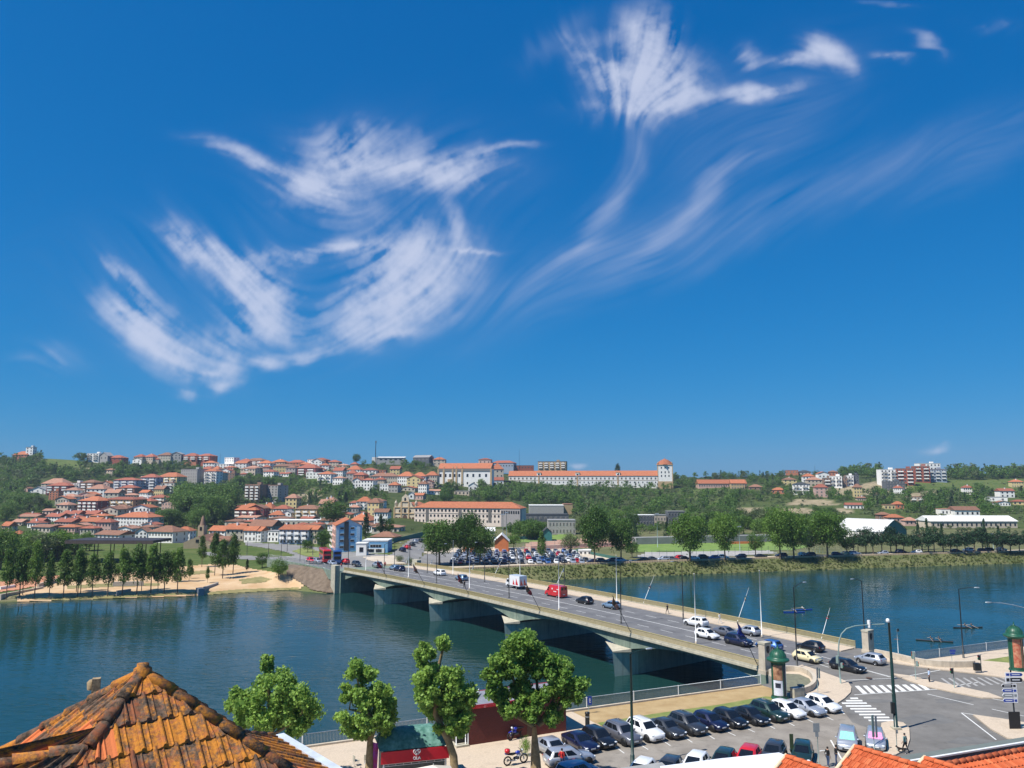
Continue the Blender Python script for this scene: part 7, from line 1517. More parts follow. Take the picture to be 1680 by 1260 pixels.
drape('path', [(690, 906), (760, 898), (900, 898), (960, 905), (1010, 918), (985, 920), (930, 907), (800, 903), (700, 909)], PALEF, 'pale path behind the far car park', .1, 5, 1)
drape('football_field', [(1035, 906), (1045, 893), (1290, 889), (1330, 897), (1300, 903)], pm('mown_grass', (.11, .19, .03), rough=.95, scale=.2, c2=(.18, .26, .06)), 'mown green football field of the stadium', .1, 6, 1)
drape('hard_court', [(1040, 915), (1060, 906.5), (1260, 903), (1275, 908), (1200, 913), (1100, 916)], pm('grey_court', (.30, .29, .28), rough=.9, scale=.15, c2=(.40, .38, .36)), 'grey hard courts in front of the football field', .1, 6, 1)
drape('track', [(850, 905), (870, 888), (950, 884), (1040, 889), (1030, 896), (930, 900)], pm('red_court', (.36, .18, .13), rough=.9, scale=.2, c2=(.42, .28, .2)), 'reddish playing courts left of the stadium', .1, 6, 1)
drape('lawn', [(820, 893), (870, 880), (940, 876), (945, 884), (880, 889)], pm('mown_grass', (.1, .2, .03)), 'green court lawn behind the riverside', .12, 5, 1)
drape('revetment', [(474, 926), (556, 940), (552, 972), (540, 973), (512, 969), (492, 956), (470, 944)], pm('stone_revetment', (.09, .065, .045), rough=.95, scale=.7, c2=(.21, .16, .115), bump=.9, detail=12), 'brown stone embankment slope beside the bridge', .3, 3, 1.2)
V = []; xs = list(range(640, 1760, 12))
for x in xs:
    a = (x - CX) / F; Yw, Yt, zt, *_ = profile(a)
    for q in (1.0, 8.0): V.append((a * (Yt + q), Yt + q, tz(a * (Yt + q), Yt + q) + .1))
m = MB(); m.add(V, [(2 * i, 2 * i + 2, 2 * i + 3, 2 * i + 1) for i in range(len(xs) - 1)], 0, True); tag(m.build('riverside_road', PALEF), 'pale riverside road along the far embankment', kind='structure')
m = MB()
for x in xs[:-1]:
    for q in range(3):
        a = (x + q * 4 - CX) / F; Yw, Yt, *_ = profile(a); Y_ = Yt + .6; m.box((a * Y_, Y_, tz(a * Y_, Y_)), (2.2, .35, .55), base=True)
tag(m.build('kerb_wall', wallm('stone')), 'low stone kerb wall along the far embankment', 'wall')
# park walls, stands and fences of the far bank
def far_wall(x0, y0, x1, y1, hpx, mat, lab, nm='low_wall', th=.5, cat='wall'):
    a, b = gp(x0, y0), gp(x1, y1); d = b - a; h = hpx * a.y / F; c = (a + b) / 2; z0 = min(a.z, b.z) - .5
    return tag(MB().box((0, 0, 0), (math.hypot(d.x, d.y), th, h + .5), base=True, rz=math.atan2(d.y, d.x)).build(nm, mat, None, (c.x, c.y, z0)), lab, cat)
GW = wallm('grey')
far_wall(0, 984, 70, 966, 9, wallm('beige'), 'long low pale wall in the left river park, nearer piece'); far_wall(62, 966, 98, 954, 8, wallm('beige'), 'low pale wall in the left river park behind the nearer wall'); far_wall(0, 968, 24, 964, 5, wallm('white'), 'short white wall at the left edge of the park'); far_wall(185, 963, 235, 962, 8, GW, 'long grey block wall under the park trees'); far_wall(191, 978, 214, 971, 9, GW, 'short slanting grey wall by the water under the park trees'); far_wall(334, 972, 357, 960, 9, GW, 'slanting grey wall at the right end of the sandy park')
t = far_wall(323, 974, 333, 973, 9, pm('grey_blue_box', (.22, .25, .28), rough=.7), 'grey utility block at the water by the park steps', 'utility_block', 2.5, 'utility box')
far_wall(1040, 893, 1330, 886, 11, pm('stand_concrete', (.20, .21, .20), rough=.9, scale=.3, c2=(.28, .28, .27)), 'long grey spectator stand of the stadium', 'spectator_stand', 5, 'stand'); far_wall(1190, 893, 1242, 892, 4, wallm('orange'), 'orange advertising band below the stadium stand', 'banner_wall', .4, 'wall'); far_wall(870, 902, 1010, 896, 6, wallm('pink'), 'low pinkish wall of the playing courts', th=.4)
far_wall(945, 905, 1012, 919, 5, pm('court_fence_green', (.04, .12, .10), rough=.8), 'green screened fence along the pale path', 'screen_fence', .15, 'fence'); far_wall(640, 893, 700, 880, 10, pm('green_netting', (.02, .14, .12), rough=.8), 'green netting fence by the side street', 'screen_fence', .15, 'fence'); far_wall(810, 886, 905, 884, 5, pm('blue_green_netting', (.05, .16, .2), rough=.8), 'blue green netting fence of the courts', 'screen_fence', .15, 'fence')
def mesh_fence(x0, y0, x1, y1, hm, lab, n=9):
    a, b = gp(x0, y0), gp(x1, y1); t = thing('court_fence', lab, 'fence', a); d = b - a; nt_ = MB()
    for q in range(n + 1): MB().tube([(0, 0, -.3), (0, 0, hm)], .06, 6).build('post', GREYG, t, d * (q / n))
    for q in range(5): nt_.tube([Vector((0, 0, hm * (q + .5) / 5)), d + Vector((0, 0, hm * (q + .5) / 5))], .025, 4)
    nt_.build('wires', GREYG, t)
mesh_fence(1195, 912, 1345, 907, 3.2, 'tall wire fence of the hard courts behind the riverside trees', 14); mesh_fence(1045, 915, 1190, 912, 2.6, 'wire fence along the grey hard courts', 12); mesh_fence(1340, 908, 1400, 905, 2.2, 'short wire fence under the right plane trees', 6); mesh_fence(820, 900, 950, 903, 4, 'wire fence of the reddish courts', 10)
for x, y, yt, lb in ((825, 899, 844, 'left one of the two tall floodlight masts by the dark trees'), (831, 899, 841, 'right one of the two tall floodlight masts by the dark trees'), (1214, 905, 864, 'floodlight mast behind the stadium trees'), (1079, 898, 843, 'slim floodlight mast between the big riverside trees'), (1630, 900, 876, 'pale lamp mast among the riverside pines')):
    p = gp(x, y); h = htop(x, yt, p); t = thing('floodlight_mast', lb, 'mast', p, 0, 'floodlight masts'); MB().tube([(0, 0, 0), (0, 0, h)], [.16, .09], 8).build('pole', GREYG, t); MB().box((0, 0, h), (1.6, .3, .5)).build('lamp_bar', GALV, t)
# railing and lamps of the far approach
pts = [BP(BL + 2.5, -1.9, 0)] + [at(x, y, (CAMZ - .1) / rfun(y)) for x, y in ((530, 930.5), (500, 924.5), (468, 919), (440, 916))]
pts = [Vector((p.x, p.y, -.05)) for p in pts]
fence('approach_railing', pts, 1.3, GALV, 'grey railing on top of the embankment left of the abutment tower', bar=.3, post=3)
m = MB()
for a, b in zip(pts, pts[1:]): c = (a + b) / 2; d = b - a; m.box((c.x, c.y, -2.6), (d.length + .3, .6, 2.5), base=True, rz=math.atan2(d.y, d.x))
tag(m.build('embankment_wall', CONC), 'grey embankment wall below the approach railing', 'wall')
for x, y, yt, lb in ((492, 921, 886, 'dark lamp post on the approach road left of the red coach'), (461, 916, 880, 'dark lamp post at the left bend of the approach road'), (440, 917, 882, 'dark lamp post furthest left on the approach road'), (405, 912, 888, 'dark lamp post by the white houses at the approach'), (513, 912, 884, 'dark lamp post behind the round street tree'), (471, 905, 880, 'thin dark lamp post in front of the grey apartment block'), (647, 930, 892, 'dark lamp post at the forecourt of the blue annex'), (672, 930, 893, 'dark lamp post at the side street corner'), (72, 930, 902, 'park lamp among the left poplars')):
    p = gp(x, y); lamp_post(p, htop(x, yt, p), (1.5, .4, .3), lb, 'lamp posts of the far bank')
# ---------------------------------------------------------------- far cars: one mesh each
LITE = {}
def lite_car(style, colour):
    k = (style, colour)
    if k in LITE: return LITE[k]
    body, wins, (L, W, H, belt, hood, hw, wr, cf) = car_geo(style); m = MB(); m.v = list(body.v); m.f = list(body.f); m.m = list(body.m); m.sm = list(body.sm)
    for nm, qs in wins:
        for q in qs: m.add(q, [(0, 1, 2, 3)], 1)
    for x in (L / 2 - .82, -L / 2 + .8):
        for s in (1, -1): m.lathe([(0, -.11), (wr, -.11), (wr, .11), (0, .11)], (x, s * (hw - .06), wr), 10, 2, axis='Y')
    for s in (1, -1): m.box((L / 2 - .1, s * hw * .7, hood - .27), (.16, .3, .14), mi=3)
    me = bpy.data.meshes.new('parked_car'); me.from_pydata(m.v, [], m.f)
    for q in (PAINT[colour], GLASSD, TYRE, LAMPG): me.materials.append(q)
    me.polygons.foreach_set('material_index', m.m); me.polygons.foreach_set('use_smooth', m.sm); LITE[k] = me; return me
def lcar(st, c, p, rz, lab, grp):
    o = link('parked_car', lite_car(st, c), None, p); o.rotation_euler = (0, 0, rz); tag(o, lab, 'car', grp)
CC = ['navy', 'navy', 'black', 'black', 'dark grey', 'silver', 'silver', 'silver', 'white', 'white', 'navy', 'blue', 'light blue', 'grey', 'grey', 'dark grey', 'red', 'silver', 'white']
rc_ = random.Random(21)
for row, yy in enumerate((925.0, 921.6, 918.4, 915.4, 912.6, 909.8, 907.4)):
    x = 742 + row * 2
    while x < 968 - row * 4:
        if rc_.random() < .93 and not (row < 2 and 845 < x < 850):
            c = rc_.choice(CC); p = gp(x, yy); p.z += .1
            lcar(rc_.choice(['hatch', 'hatch', 'sedan', 'mpv', 'suv']), c, p, PI / 2 * (1 if rc_.random() < .5 else -1) + .06, f'{c} parked car in the crowded far car park beyond the bridge', 'cars in the crowded far car park')
        x += 2.75 * F / gp(x, yy).y * rc_.uniform(.98, 1.15)
VC = [(1050, 'black'), (1066, 'dark grey'), (1083, 'silver'), (1098, 'grey'), (1107, 'red'), (1118, 'dark grey'), (1131, 'white'), (1149, 'black'), (1164, 'blue'), (1179, 'white'), (1208, 'dark grey'), (1240, 'black'), (1273, 'navy'), (1319, 'black'), (1309, 'white'), (1363, 'navy'), (1391, 'silver'), (1376, 'cream'), (1437, 'silver'), (1466, 'navy'), (1491, 'white'), (1575, 'silver'), (1598, 'navy'), (1628, 'white'), (1606, 'black'), (1555, 'dark grey'), (1000, 'black'), (985, 'dark grey'), (945, 'red'), (1015, 'silver'), (970, 'navy')]
for i, (x, c) in enumerate(sorted(VC)):
    a = (x - CX) / F; Yw, Yt, *_ = profile(a); Y_ = Yt + (3.2 if i % 3 else 5.2); p = Vector((a * Y_, Y_, tz(a * Y_, Y_) + .11)); n_ = sum(1 for q in sorted(VC)[:i + 1] if q[1] == c); tot = sum(1 for q in VC if q[1] == c)
    lcar(['hatch', 'sedan', 'suv', 'hatch', 'mpv'][i % 5], c, p, .12 + (PI if i % 2 else 0), (f'the only {c} car on the far riverside road' if tot == 1 else f'{ORD[n_ - 1]} of the {c} cars along the far riverside road'), 'cars along the far riverside road')
for i, (x, y, c) in enumerate(((668, 901, 'red'), (676, 896, 'dark grey'), (681, 891, 'silver'), (660, 905, 'navy'), (690, 890, 'black'))): lcar('hatch', c, gp(x, y) + Vector((0, 0, .16)), 2.0, f'{c} car in the side street beside the blue annex', 'cars in the side street')
# ---------------------------------------------------------------- boats on the river
BLUEB = pm('blue_hull', (.01, .05, .35), rough=.3); WOODB = pm('dark_hull', (.035, .04, .05), rough=.4)
def boat(x, y, L, rz, mat, lab, crew=1, out=False):
    p = G(x, y, WATER + .02); t = thing('rowing_boat', lab, 'boat', p, rz, 'rowing boats on the river'); m = MB(); V = []; n = 16
    for i in range(n + 1):
        u = i / n * 2 - 1; w_ = .30 * (1 - abs(u) ** 2.2); V += [(u * L / 2, -w_, .16 + .1 * abs(u) ** 4), (u * L / 2, -w_ * .6, -.02), (u * L / 2, w_ * .6, -.02), (u * L / 2, w_, .16 + .1 * abs(u) ** 4)]
    fs = [(i * 4 + j, i * 4 + j + 1, i * 4 + 5 + j, i * 4 + 4 + j) for i in range(n) for j in range(3)] + [(i * 4 + 3, i * 4, i * 4 + 4, i * 4 + 7) for i in range(n)]; m.add(V, fs, 0, True); m.build('hull', mat, t)
    for q in range(crew):
        cx = (q - (crew - 1) / 2) * 1.4; o = MB(); o.tube([(cx - 2.2 if not out else cx - .2, 2.2 if out else 1.2, .25), (cx, 0, .6), (cx + .2, -2.2 if out else -1.2, .25)], .035, 6); o.build('oar', pm('oar_pale', (.5, .4, .3), rough=.6), t)
    return p, t
for x, y, L, rz, m_, lb, cr, ou in ((1316, 1001, 5.5, .2, BLUEB, 'blue kayak with a paddler seen behind the dark lamp post', 1, False), (1303, 1005, 5.2, .05, BLUEB, 'second blue kayak just nearer than the first', 1, False), (1588, 1030, 6.5, .05, WOODB, 'long thin racing boat far out behind the slim right lamp post', 2, True), (1533, 1052, 6.5, -.35, WOODB, 'dark racing boat with spread oars nearest the right quay', 2, True)):
    p, t = boat(x, y, L, rz, m_, lb, cr, ou)
    for q in range(cr if x != 1303 else 1):
        d = Vector((math.cos(rz), math.sin(rz), 0)) * ((q - (cr - 1) / 2) * 1.4)
        P = [(0, 0, .28, (.16, .14)), (.02, 0, .5, (.13, .11)), (.04, 0, .72, (.15, .10)), (.05, 0, .84, .06), (.07, 0, .98, (.085, .09)), (.06, 0, 1.05, .06)]; E = [(0, 1), (1, 2), (2, 3), (3, 4), (4, 5)]
        for s in (1, -1):
            n0 = len(P); P += [(.06, s * .2, .72, .06), (.2, s * .30, .56, .045), (.36, s * .30, .60, .035), (.40, s * .30, .61, .03)]; E += [(2, n0), (n0, n0 + 1), (n0 + 1, n0 + 2), (n0 + 2, n0 + 3)]
            n0 = len(P); P += [(.35, s * .11, .42, .08), (.75, s * .10, .28, .05)]; E += [(0, n0), (n0, n0 + 1)]
        me = skin_mesh('body', P, E); [me.materials.append(k) for k in (SKIN, wht if y < 1008 else navyc, navyc)]
        for f in me.polygons: f.material_index = 2 if f.center.z < .45 else (1 if f.center.z < .80 and f.center.x < .3 else 0)
        pp = thing('person', f'rower in the {lb.split(" ", 1)[0]} {"kayak" if "kayak" in lb else "boat"}, ' + {1316: 'pale shirt, behind the dark lamp post', 1303: 'in the nearer of the two kayaks', 1390: 'left of the far lamp post', 1588: ('front' if q else 'rear') + ' seat of the pair far out', 1533: ('front' if q else 'rear') + ' seat nearest the right quay', 1100: 'on the far water behind the bridge'}[x], 'person', p + d, rz); link('body', me, pp); MB().lathe([(0, 1.09), (.06, 1.075), (.088, 1.02), (.08, .95)], (.055, 0, 0), 10).build('hair', HAIR, pp)
# ---------------------------------------------------------------- trees
LEAF = foliage('broad_leaves', (.022, .066, .010), (.115, .215, .036)); LEAFB = foliage('bright_leaves', (.05, .12, .012), (.17, .29, .05), .35); LEAFD = foliage('dark_needles', (.009, .034, .014), (.045, .10, .036), .18); LEAFP = foliage('plane_leaves', (.06, .16, .02), (.36, .54, .12), .42, .6); LEAFO = foliage('olive_leaves', (.05, .085, .03), (.16, .20, .08), .25); LEAFM = foliage('magenta_blossom', (.12, .01, .06), (.30, .03, .15), .2)
BARK = pm('tree_bark', (.075, .055, .04), rough=.95, scale=5, c2=(.17, .13, .095), bump=.5); BARKP = pm('plane_bark', (.15, .105, .05), rough=.9, scale=3, c2=(.34, .25, .13), bump=.5)
def leaf_cloud(cl, per, size, rs, rnd=.8, jit=.12):
    """leaf faces over the shells of clumps: cl rows are x, y, z, rx, ry, rz"""
    cl = np.asarray(cl, float); n = len(cl) * per; k = np.repeat(np.arange(len(cl)), per)
    d = rs.normal(size=(n, 3)); d /= np.linalg.norm(d, axis=1)[:, None]; r = rs.uniform(.25, 1.0, n) ** .45
    c = cl[k, :3] + d * cl[k, 3:6] * r[:, None] * (1 + jit * rs.normal(size=n))[:, None]
    nn = d + rs.normal(size=(n, 3)) * rnd; nn[:, 2] += .35; nn /= np.linalg.norm(nn, axis=1)[:, None]
    t1 = np.cross(nn, rs.normal(size=(n, 3))); t1 /= np.linalg.norm(t1, axis=1)[:, None]; t2 = np.cross(nn, t1); s = size * rs.uniform(.55, 1.35, n)[:, None]
    V = np.stack([c - t1 * s * .5, c + t2 * s * .42 + nn * s * .1, c + t1 * s * .62, c - t2 * s * .42 + nn * s * .1], 1)
    return V.reshape(-1, 3), np.arange(n * 4).reshape(-1, 4)
def clumps(kind, rs, n):
    out = []
    if kind == 'round':
        for i in range(n):
            d = rs.normal(size=3); d /= np.linalg.norm(d); r = rs.uniform(.35, 1) ** .6; p = d * r * np.array([.40, .40, .34]) + [0, 0, .62]; s = rs.uniform(.11, .20); out.append((*p, s, s, s * .85))
    elif kind == 'tall':
        for i in range(n):
            z = rs.uniform(.33, .97); w_ = .20 * math.sin(min(1, (1 - z) * 1.5 + .12) * PI / 2) * (1 if z > .38 else .7); a = rs.uniform(0, 2 * PI); r = rs.uniform(.2, 1) * w_; s = rs.uniform(.055, .10); out.append((r * math.cos(a), r * math.sin(a), z, s, s, s * 1.3))
    elif kind == 'pine':
        for i in range(n):
            a = rs.uniform(0, 2 * PI); r = rs.uniform(.1, 1) ** .6 * .42; z = .50 + .40 * (1 - (r / .42) ** 2) * rs.uniform(.2, 1) + rs.uniform(-.2, .03); s = rs.uniform(.10, .17); out.append((r * math.cos(a), r * math.sin(a), z, s, s, s * .62))
    elif kind == 'cone':
        for i in range(n):
            z = rs.uniform(.12, 1); a = rs.uniform(0, 2 * PI); r = (1.02 - z) * .24 * rs.uniform(.5, 1); s = rs.uniform(.05, .09); out.append((r * math.cos(a), r * math.sin(a), z * .95, s, s, s))
    elif kind == 'bush':
        for i in range(n):
            d = rs.normal(size=3); d /= np.linalg.norm(d); p = d * rs.uniform(.3, 1) * np.array([.55, .55, .36]) + [0, 0, .42]; s = rs.uniform(.18, .28); out.append((*p, s, s, s * .9))
    return out
PROTO = {}
def proto(kind, var, dens='far'):
    k = (kind, var, dens)
    if k in PROTO: return PROTO[k]
    rs = np.random.RandomState(hash(k) % 9999 if False else sum(ord(c) for c in kind + dens) * 7 + var)
    nc, per, sz = {'far': (16, 20, .085), 'mid': (50, 50, .043), 'near': (105, 74, .032)}[dens]
    if kind in ('tall', 'cone'): nc = int(nc * 1.25); sz *= .72
    PROTO[k] = leaf_cloud(clumps(kind, rs, nc), per, sz, rs); return PROTO[k]
def trunk_mb(kind, rs, H=1.0, bare=.0):
    m = MB(); r = .020 if kind != 'tall' else .011
    top = {'round': .55, 'tall': .85, 'pine': .72, 'cone': .9, 'bush': .3}[kind]; lean = rs.uniform(-.03, .03, 2)
    m.tube([(0, 0, -.06), (0, 0, .0), (lean[0] * .4, lean[1] * .4, top * .4), (lean[0], lean[1], top)], [r * 1.7, r * 1.35, r, r * .35], 7)
    if kind in ('round', 'pine'):
        for q in range(6):
            a = q * 1.05 + rs.uniform(-.3, .3); z = rs.uniform(.26, .42) if kind == 'round' else rs.uniform(.45, .6); L_ = rs.uniform(.2, .34); m.tube([(lean[0] * .5, lean[1] * .5, z), (math.cos(a) * L_ * .5, math.sin(a) * L_ * .5, z + .13), (math.cos(a) * L_, math.sin(a) * L_, z + .28)], [r * .65, r * .45, r * .15], 5)
    return m
def tree(kind, x, y, ytop, wpx, mat, lab, group, var=0, dens='mid', p=None, bark=None, name=None, cat='tree'):
    p = p or gp(x, y); H = htop(x, ytop, p); W_ = wpx * p.y / F; nat = {'round': .98, 'tall': .50, 'pine': 1.0, 'cone': .56, 'bush': 1.45}[kind]; sx = W_ / nat
    t = thing(name or {'round': 'broadleaf_tree', 'tall': 'slender_tree', 'pine': 'pine_tree', 'cone': 'cypress_tree', 'bush': 'bush'}[kind], lab, cat, p, R.uniform(0, 6.28), group)
    V, Fc = proto(kind, var, dens); me = quads_mesh('crown', V * np.array([sx, sx, H]), Fc, mat); link('crown', me, t)
    m = trunk_mb(kind, np.random.RandomState(var + 3)); m.v = [(a * max(sx, H * .5), b * max(sx, H * .5), c * H) for a, b, c in m.v]; m.build('trunk', bark or BARK, t); return t
RV = 'big trees of the far riverside'
for i, (x, y, yt, w_, mt, lb) in enumerate([(721, 927, 853, 66, LEAF, 'big dark tree, first from the left on the far riverside'), (766, 926, 840, 56, LEAF, 'tallest dark tree in the middle of the three by the far car park'), (787, 927, 858, 52, LEAF, 'big dark leaning tree, right one of the three by the far car park'), (976, 925, 831, 52, LEAF, 'tall broad tree at the right end of the far car park'), (1019, 922, 850, 50, LEAF, 'broad dark tree right of the one at the car park end'), (1132, 921, 842, 70, LEAFB, 'wide bright green tree in front of the stadium stand'), (1190, 920, 842, 50, LEAFB, 'bright green tree right of the wide one by the stadium'),
    (1281, 917, 833, 58, LEAFB, 'broad bright tree with a thick trunk, left one of the right riverside pair'), (1303, 917, 838, 56, LEAFB, 'broad bright tree, right one of the right riverside pair'), (1358, 914, 836, 62, LEAFB, 'large pale green tree left of the green gabled hall'), (1390, 911, 866, 36, LEAF, 'smaller dark tree beside the large pale green tree'), (1328, 912, 862, 34, LEAFD, 'dark tree behind the right riverside pair'), (889, 925, 873, 20, LEAF, 'narrow tree among the cars of the far car park'), (936, 908, 875, 38, LEAFO, 'round olive coloured tree behind the far car park'), (843, 900, 876, 26, LEAFB, 'bright light green round tree beside the orange shed'), (1037, 915, 888, 26, LEAF, 'small dark tree beside the hard courts'), (1240, 912, 872, 30, LEAF, 'medium dark tree left of the right riverside pair'), (547, 866, 820, 52, LEAF, 'very large round dark tree behind the blue block'), (730, 826, 807, 24, LEAF, 'round dark tree above the pink convent roof')]):
    kind = 'tall' if w_ == 20 else 'round'; tree(kind, x, y, yt, w_, mt, lb, RV, i, 'near' if w_ > 45 else 'mid')
PN = 'dark pines along the far riverside'
for i in range(24):
    x = 1398 + i * 12.5 + R.uniform(-3, 3); tree('pine', x, 908.5 - i * .1 + R.uniform(-1.5, 1), 861 + R.uniform(-5, 10), R.uniform(28, 40), LEAFD, 'dark broad pine in the row along the right far riverside', PN, i % 6, 'mid')
for i, (x, yt) in enumerate(((1508, 852), (1523, 849), (1547, 857), (1617, 850), (1640, 860))): tree('cone', x, 902, yt, 13, LEAFD, f'{ORD[i]} of the tall dark cypresses among the riverside pines', 'cypresses among the riverside pines', i, 'mid')
PP = 'slender young trees of the river park'
for i, (x, y, yt, w_) in enumerate([(10, 983, 903, 24), (32, 981, 900, 28), (56, 982, 890, 26), (80, 982, 906, 22), (104, 981, 905, 24), (127, 980, 902, 26), (151, 979, 910, 22), (176, 979, 905, 28), (200, 978, 900, 24), (224, 976, 894, 32), (247, 974, 897, 28), (269, 974, 906, 24), (291, 973, 902, 26), (37, 977, 915, 20), (125, 972, 905, 20), (132, 974, 908, 18), (232, 970, 905, 20), (259, 971, 912, 18), (282, 956, 905, 18), (310, 955, 918, 12)]): tree('tall', x, y, yt, w_ * R.uniform(1.0, 1.3), LEAF if i % 2 else LEAFB, 'slender young tree in the waterside rows of the left river park', PP, i, 'mid')
for i, (x, y, yt, w_, lb) in enumerate([(331, 931, 880, 18, 'slender tree beside the old brown church'), (365, 950, 886, 30, 'fuller tree in front of the right end of the sandy park'), (352, 945, 876, 22, 'tall slender tree behind the fuller one in the sandy park'), (382, 942, 876, 25, 'tall dark slender tree rightmost in the sandy park'), (405, 940, 918, 8, 'thin sapling on the sandy path'), (340, 957, 930, 9, 'small sapling beside the grey utility block'), (313, 950, 930, 10, 'young sapling on the orange sand')]): tree('tall', x, y, yt, w_, LEAF, lb, 'trees at the right of the sandy park', i, 'mid')
for i, (k, x, y, yt, w_, mt, lb) in enumerate([('round', 430, 932, 906, 26, LEAF, 'round bushy tree at the left end of the embankment wall'), ('round', 457, 951, 916, 30, LEAFB, 'bushy bright tree standing on the sand under the embankment wall'), ('round', 527, 911, 866, 28, LEAF, 'tall round street tree left of the tall blue block'), ('round', 505, 907, 886, 22, LEAF, 'smaller street tree left of the round one by the blue block'), ('cone', 600, 884, 838, 20, LEAFD, 'dark spire shaped conifer behind the blue block'), ('tall', 624, 884, 845, 16, LEAFD, 'tall thin dark conifer right of the spire shaped one'), ('round', 636, 882, 850, 26, LEAF, 'dark green tree behind the brown roofed house'), ('round', 637, 898, 882, 18, LEAFB, 'small bright tree beside the blue annex'), ('bush', 735, 809, 802, 12, LEAFM, 'magenta flowering bush on the slope below the church'), ('round', 1013, 772, 760, 11, LEAFD, 'dark umbrella tree rising behind the convent roof'), ('bush', 655, 922, 908, 20, LEAFO, 'pale olive bush beside the bridge at the side street'), ('bush', 672, 926, 912, 18, LEAFO, 'pale bush by the far bridge railing'), ('round', 585, 756, 744, 18, LEAF, 'round tree alone on the skyline left of the depot')]): tree(k, x, y, yt, w_, mt, lb, 'single trees of the far bank', i, 'mid')
# ------- the woods
WOODS = [(561, 9, 'wooded hillside at the far left', [(0, 757), (60, 757), (130, 765), (250, 775), (330, 772), (330, 790), (250, 800), (180, 790), (60, 800), (70, 830), (120, 845), (120, 860), (0, 872)]), (57, 9, 'left skyline', [(0, 752), (55, 750), (160, 752), (160, 758), (0, 758)]), (221, 8, 'band of trees above the left apartment blocks', [(160, 768), (420, 766), (450, 790), (400, 800), (300, 778), (180, 786)]),
    (136, 11, 'dark trees below the left apartment blocks', [(268, 800), (400, 790), (400, 828), (268, 818)]), (60, 17, 'big round trees in the middle of the left town', [(250, 842), (380, 828), (382, 866), (250, 868)]), (289, 8, 'wooded slope in the middle of the hill', [(400, 788), (490, 776), (560, 800), (640, 812), (690, 800), (715, 815), (640, 826), (600, 835), (510, 832), (400, 832)]), (57, 7, 'trees around the hilltop depot', [(580, 764), (700, 760), (715, 774), (600, 772)]),
    (731, 8, 'dense wood below the long convent wing', [(690, 806), (830, 800), (940, 800), (1100, 797), (1200, 800), (1215, 840), (1185, 872), (1000, 870), (950, 850), (870, 828), (720, 824)]), (187, 7, 'ridge wood right of the convent tower', [(1100, 785), (1350, 779), (1350, 800), (1200, 803), (1100, 797)]), (255, 10, 'ridge wood behind the right apartment blocks', [(1330, 776), (1480, 770), (1690, 774), (1690, 788), (1560, 786), (1480, 781), (1350, 790)]),
    (272, 8, 'trees on the right slope', [(1400, 815), (1480, 806), (1690, 808), (1690, 846), (1560, 846), (1480, 846), (1420, 838)]), (170, 7, 'shrubs on the right slope', [(1200, 798), (1340, 800), (1400, 812), (1400, 826), (1200, 822)]), (119, 9, 'trees behind the stadium', [(1035, 872), (1230, 858), (1400, 852), (1400, 884), (1330, 886), (1035, 886)]), (27, 10, 'dark clipped trees by the courts', [(812, 880), (905, 878), (905, 886), (812, 887)]),
    (78, 11, 'leafy trees behind the left river park', [(0, 888), (100, 880), (190, 878), (205, 888), (110, 915), (0, 935)]), (102, 7, 'garden trees in the left town', [(120, 868), (300, 850), (420, 846), (560, 850), (650, 878), (560, 893), (380, 890), (250, 884)]), (102, 6, 'garden trees among the ridge houses', [(330, 768), (560, 770), (700, 790), (700, 808), (560, 800), (400, 776)]), (40, 8, 'trees left of the stadium', [(870, 872), (1030, 872), (1030, 884), (940, 882), (880, 880)])]
WOODS += [(330, 8, 'wood on the slope between the two convents', [(660, 806), (700, 802), (835, 800), (945, 806), (950, 836), (862, 834), (855, 826), (690, 828)])]
cand = []; rw = random.Random(33)
def hidden(x, yb_, hp, wp, Y):
    for a, b, c, d, Yb in BOXES:
        if a - wp * .25 < x < b + wp * .25:
            if yb_ < d + .3 and yb_ > c: return True
            if Y < Yb + 1 and yb_ >= d and yb_ - hp < d - .38 * (d - c): return True
    return False
for n, hm, where, P in WOODS:
    xs = [q[0] for q in P]; ys = [q[1] for q in P]; got = 0; tries = 0
    while got < n and tries < n * 8:
        tries += 1; x, y = rw.uniform(min(xs), max(xs)), rw.uniform(min(ys), max(ys))
        if not inpoly(x, y, P): continue
        Y = D(x, y); H = hm * rw.choice([.55, .7, .85, 1, 1.1, 1.25]) ; hp = H * F / Y; kind = rw.choice(['round'] * 7 + ['bush'] * 4 + ['cone']) if hm > 5 else 'bush'
        if 'clipped' in where or 'leafy' in where or 'big round' in where: kind = 'round'
        if kind == 'bush': H *= .6; hp *= .6
        if hidden(x, y, hp, hp * .8, Y): continue
        if any(inpoly(x, y, q) for q in SOIL) or any(inpoly(x, y, q) for q in MEAD[:3]): continue
        cand.append((hp, x, y, H, kind, where)); got += 1
cand.sort(key=lambda c: -c[0])
LEAFH = foliage('hill_leaves', (.032, .088, .014), (.15, .255, .05), .32, .05); PALF = {'round': [LEAFH, LEAFH, LEAFB, LEAF, LEAFO], 'bush': [LEAFH, LEAFB, LEAFO, LEAFH], 'cone': [LEAFD]}
FAR = {}
def far_tree_mesh(kind, v, mi, dn):
    k = (kind, v, mi, dn)
    if k not in FAR:
        V, Fc = proto(kind, v, dn); tr = trunk_mb(kind, np.random.RandomState(v)); me = bpy.data.meshes.new('tree'); me.from_pydata([tuple(q) for q in V] + tr.v, [], [tuple(f) for f in Fc] + [tuple(i + len(V) for i in f) for f in tr.f]); me.materials.append(PALF[kind][mi]); me.materials.append(BARK); me.polygons.foreach_set('material_index', [0] * len(Fc) + [1] * len(tr.f)); FAR[k] = me
    return FAR[k]
KN = {'round': ('broadleaf_tree', 'tree'), 'bush': ('bush', 'bush'), 'cone': ('conifer_tree', 'tree')}; cnt = {'round': 0, 'bush': 0, 'cone': 0}; rest = {}
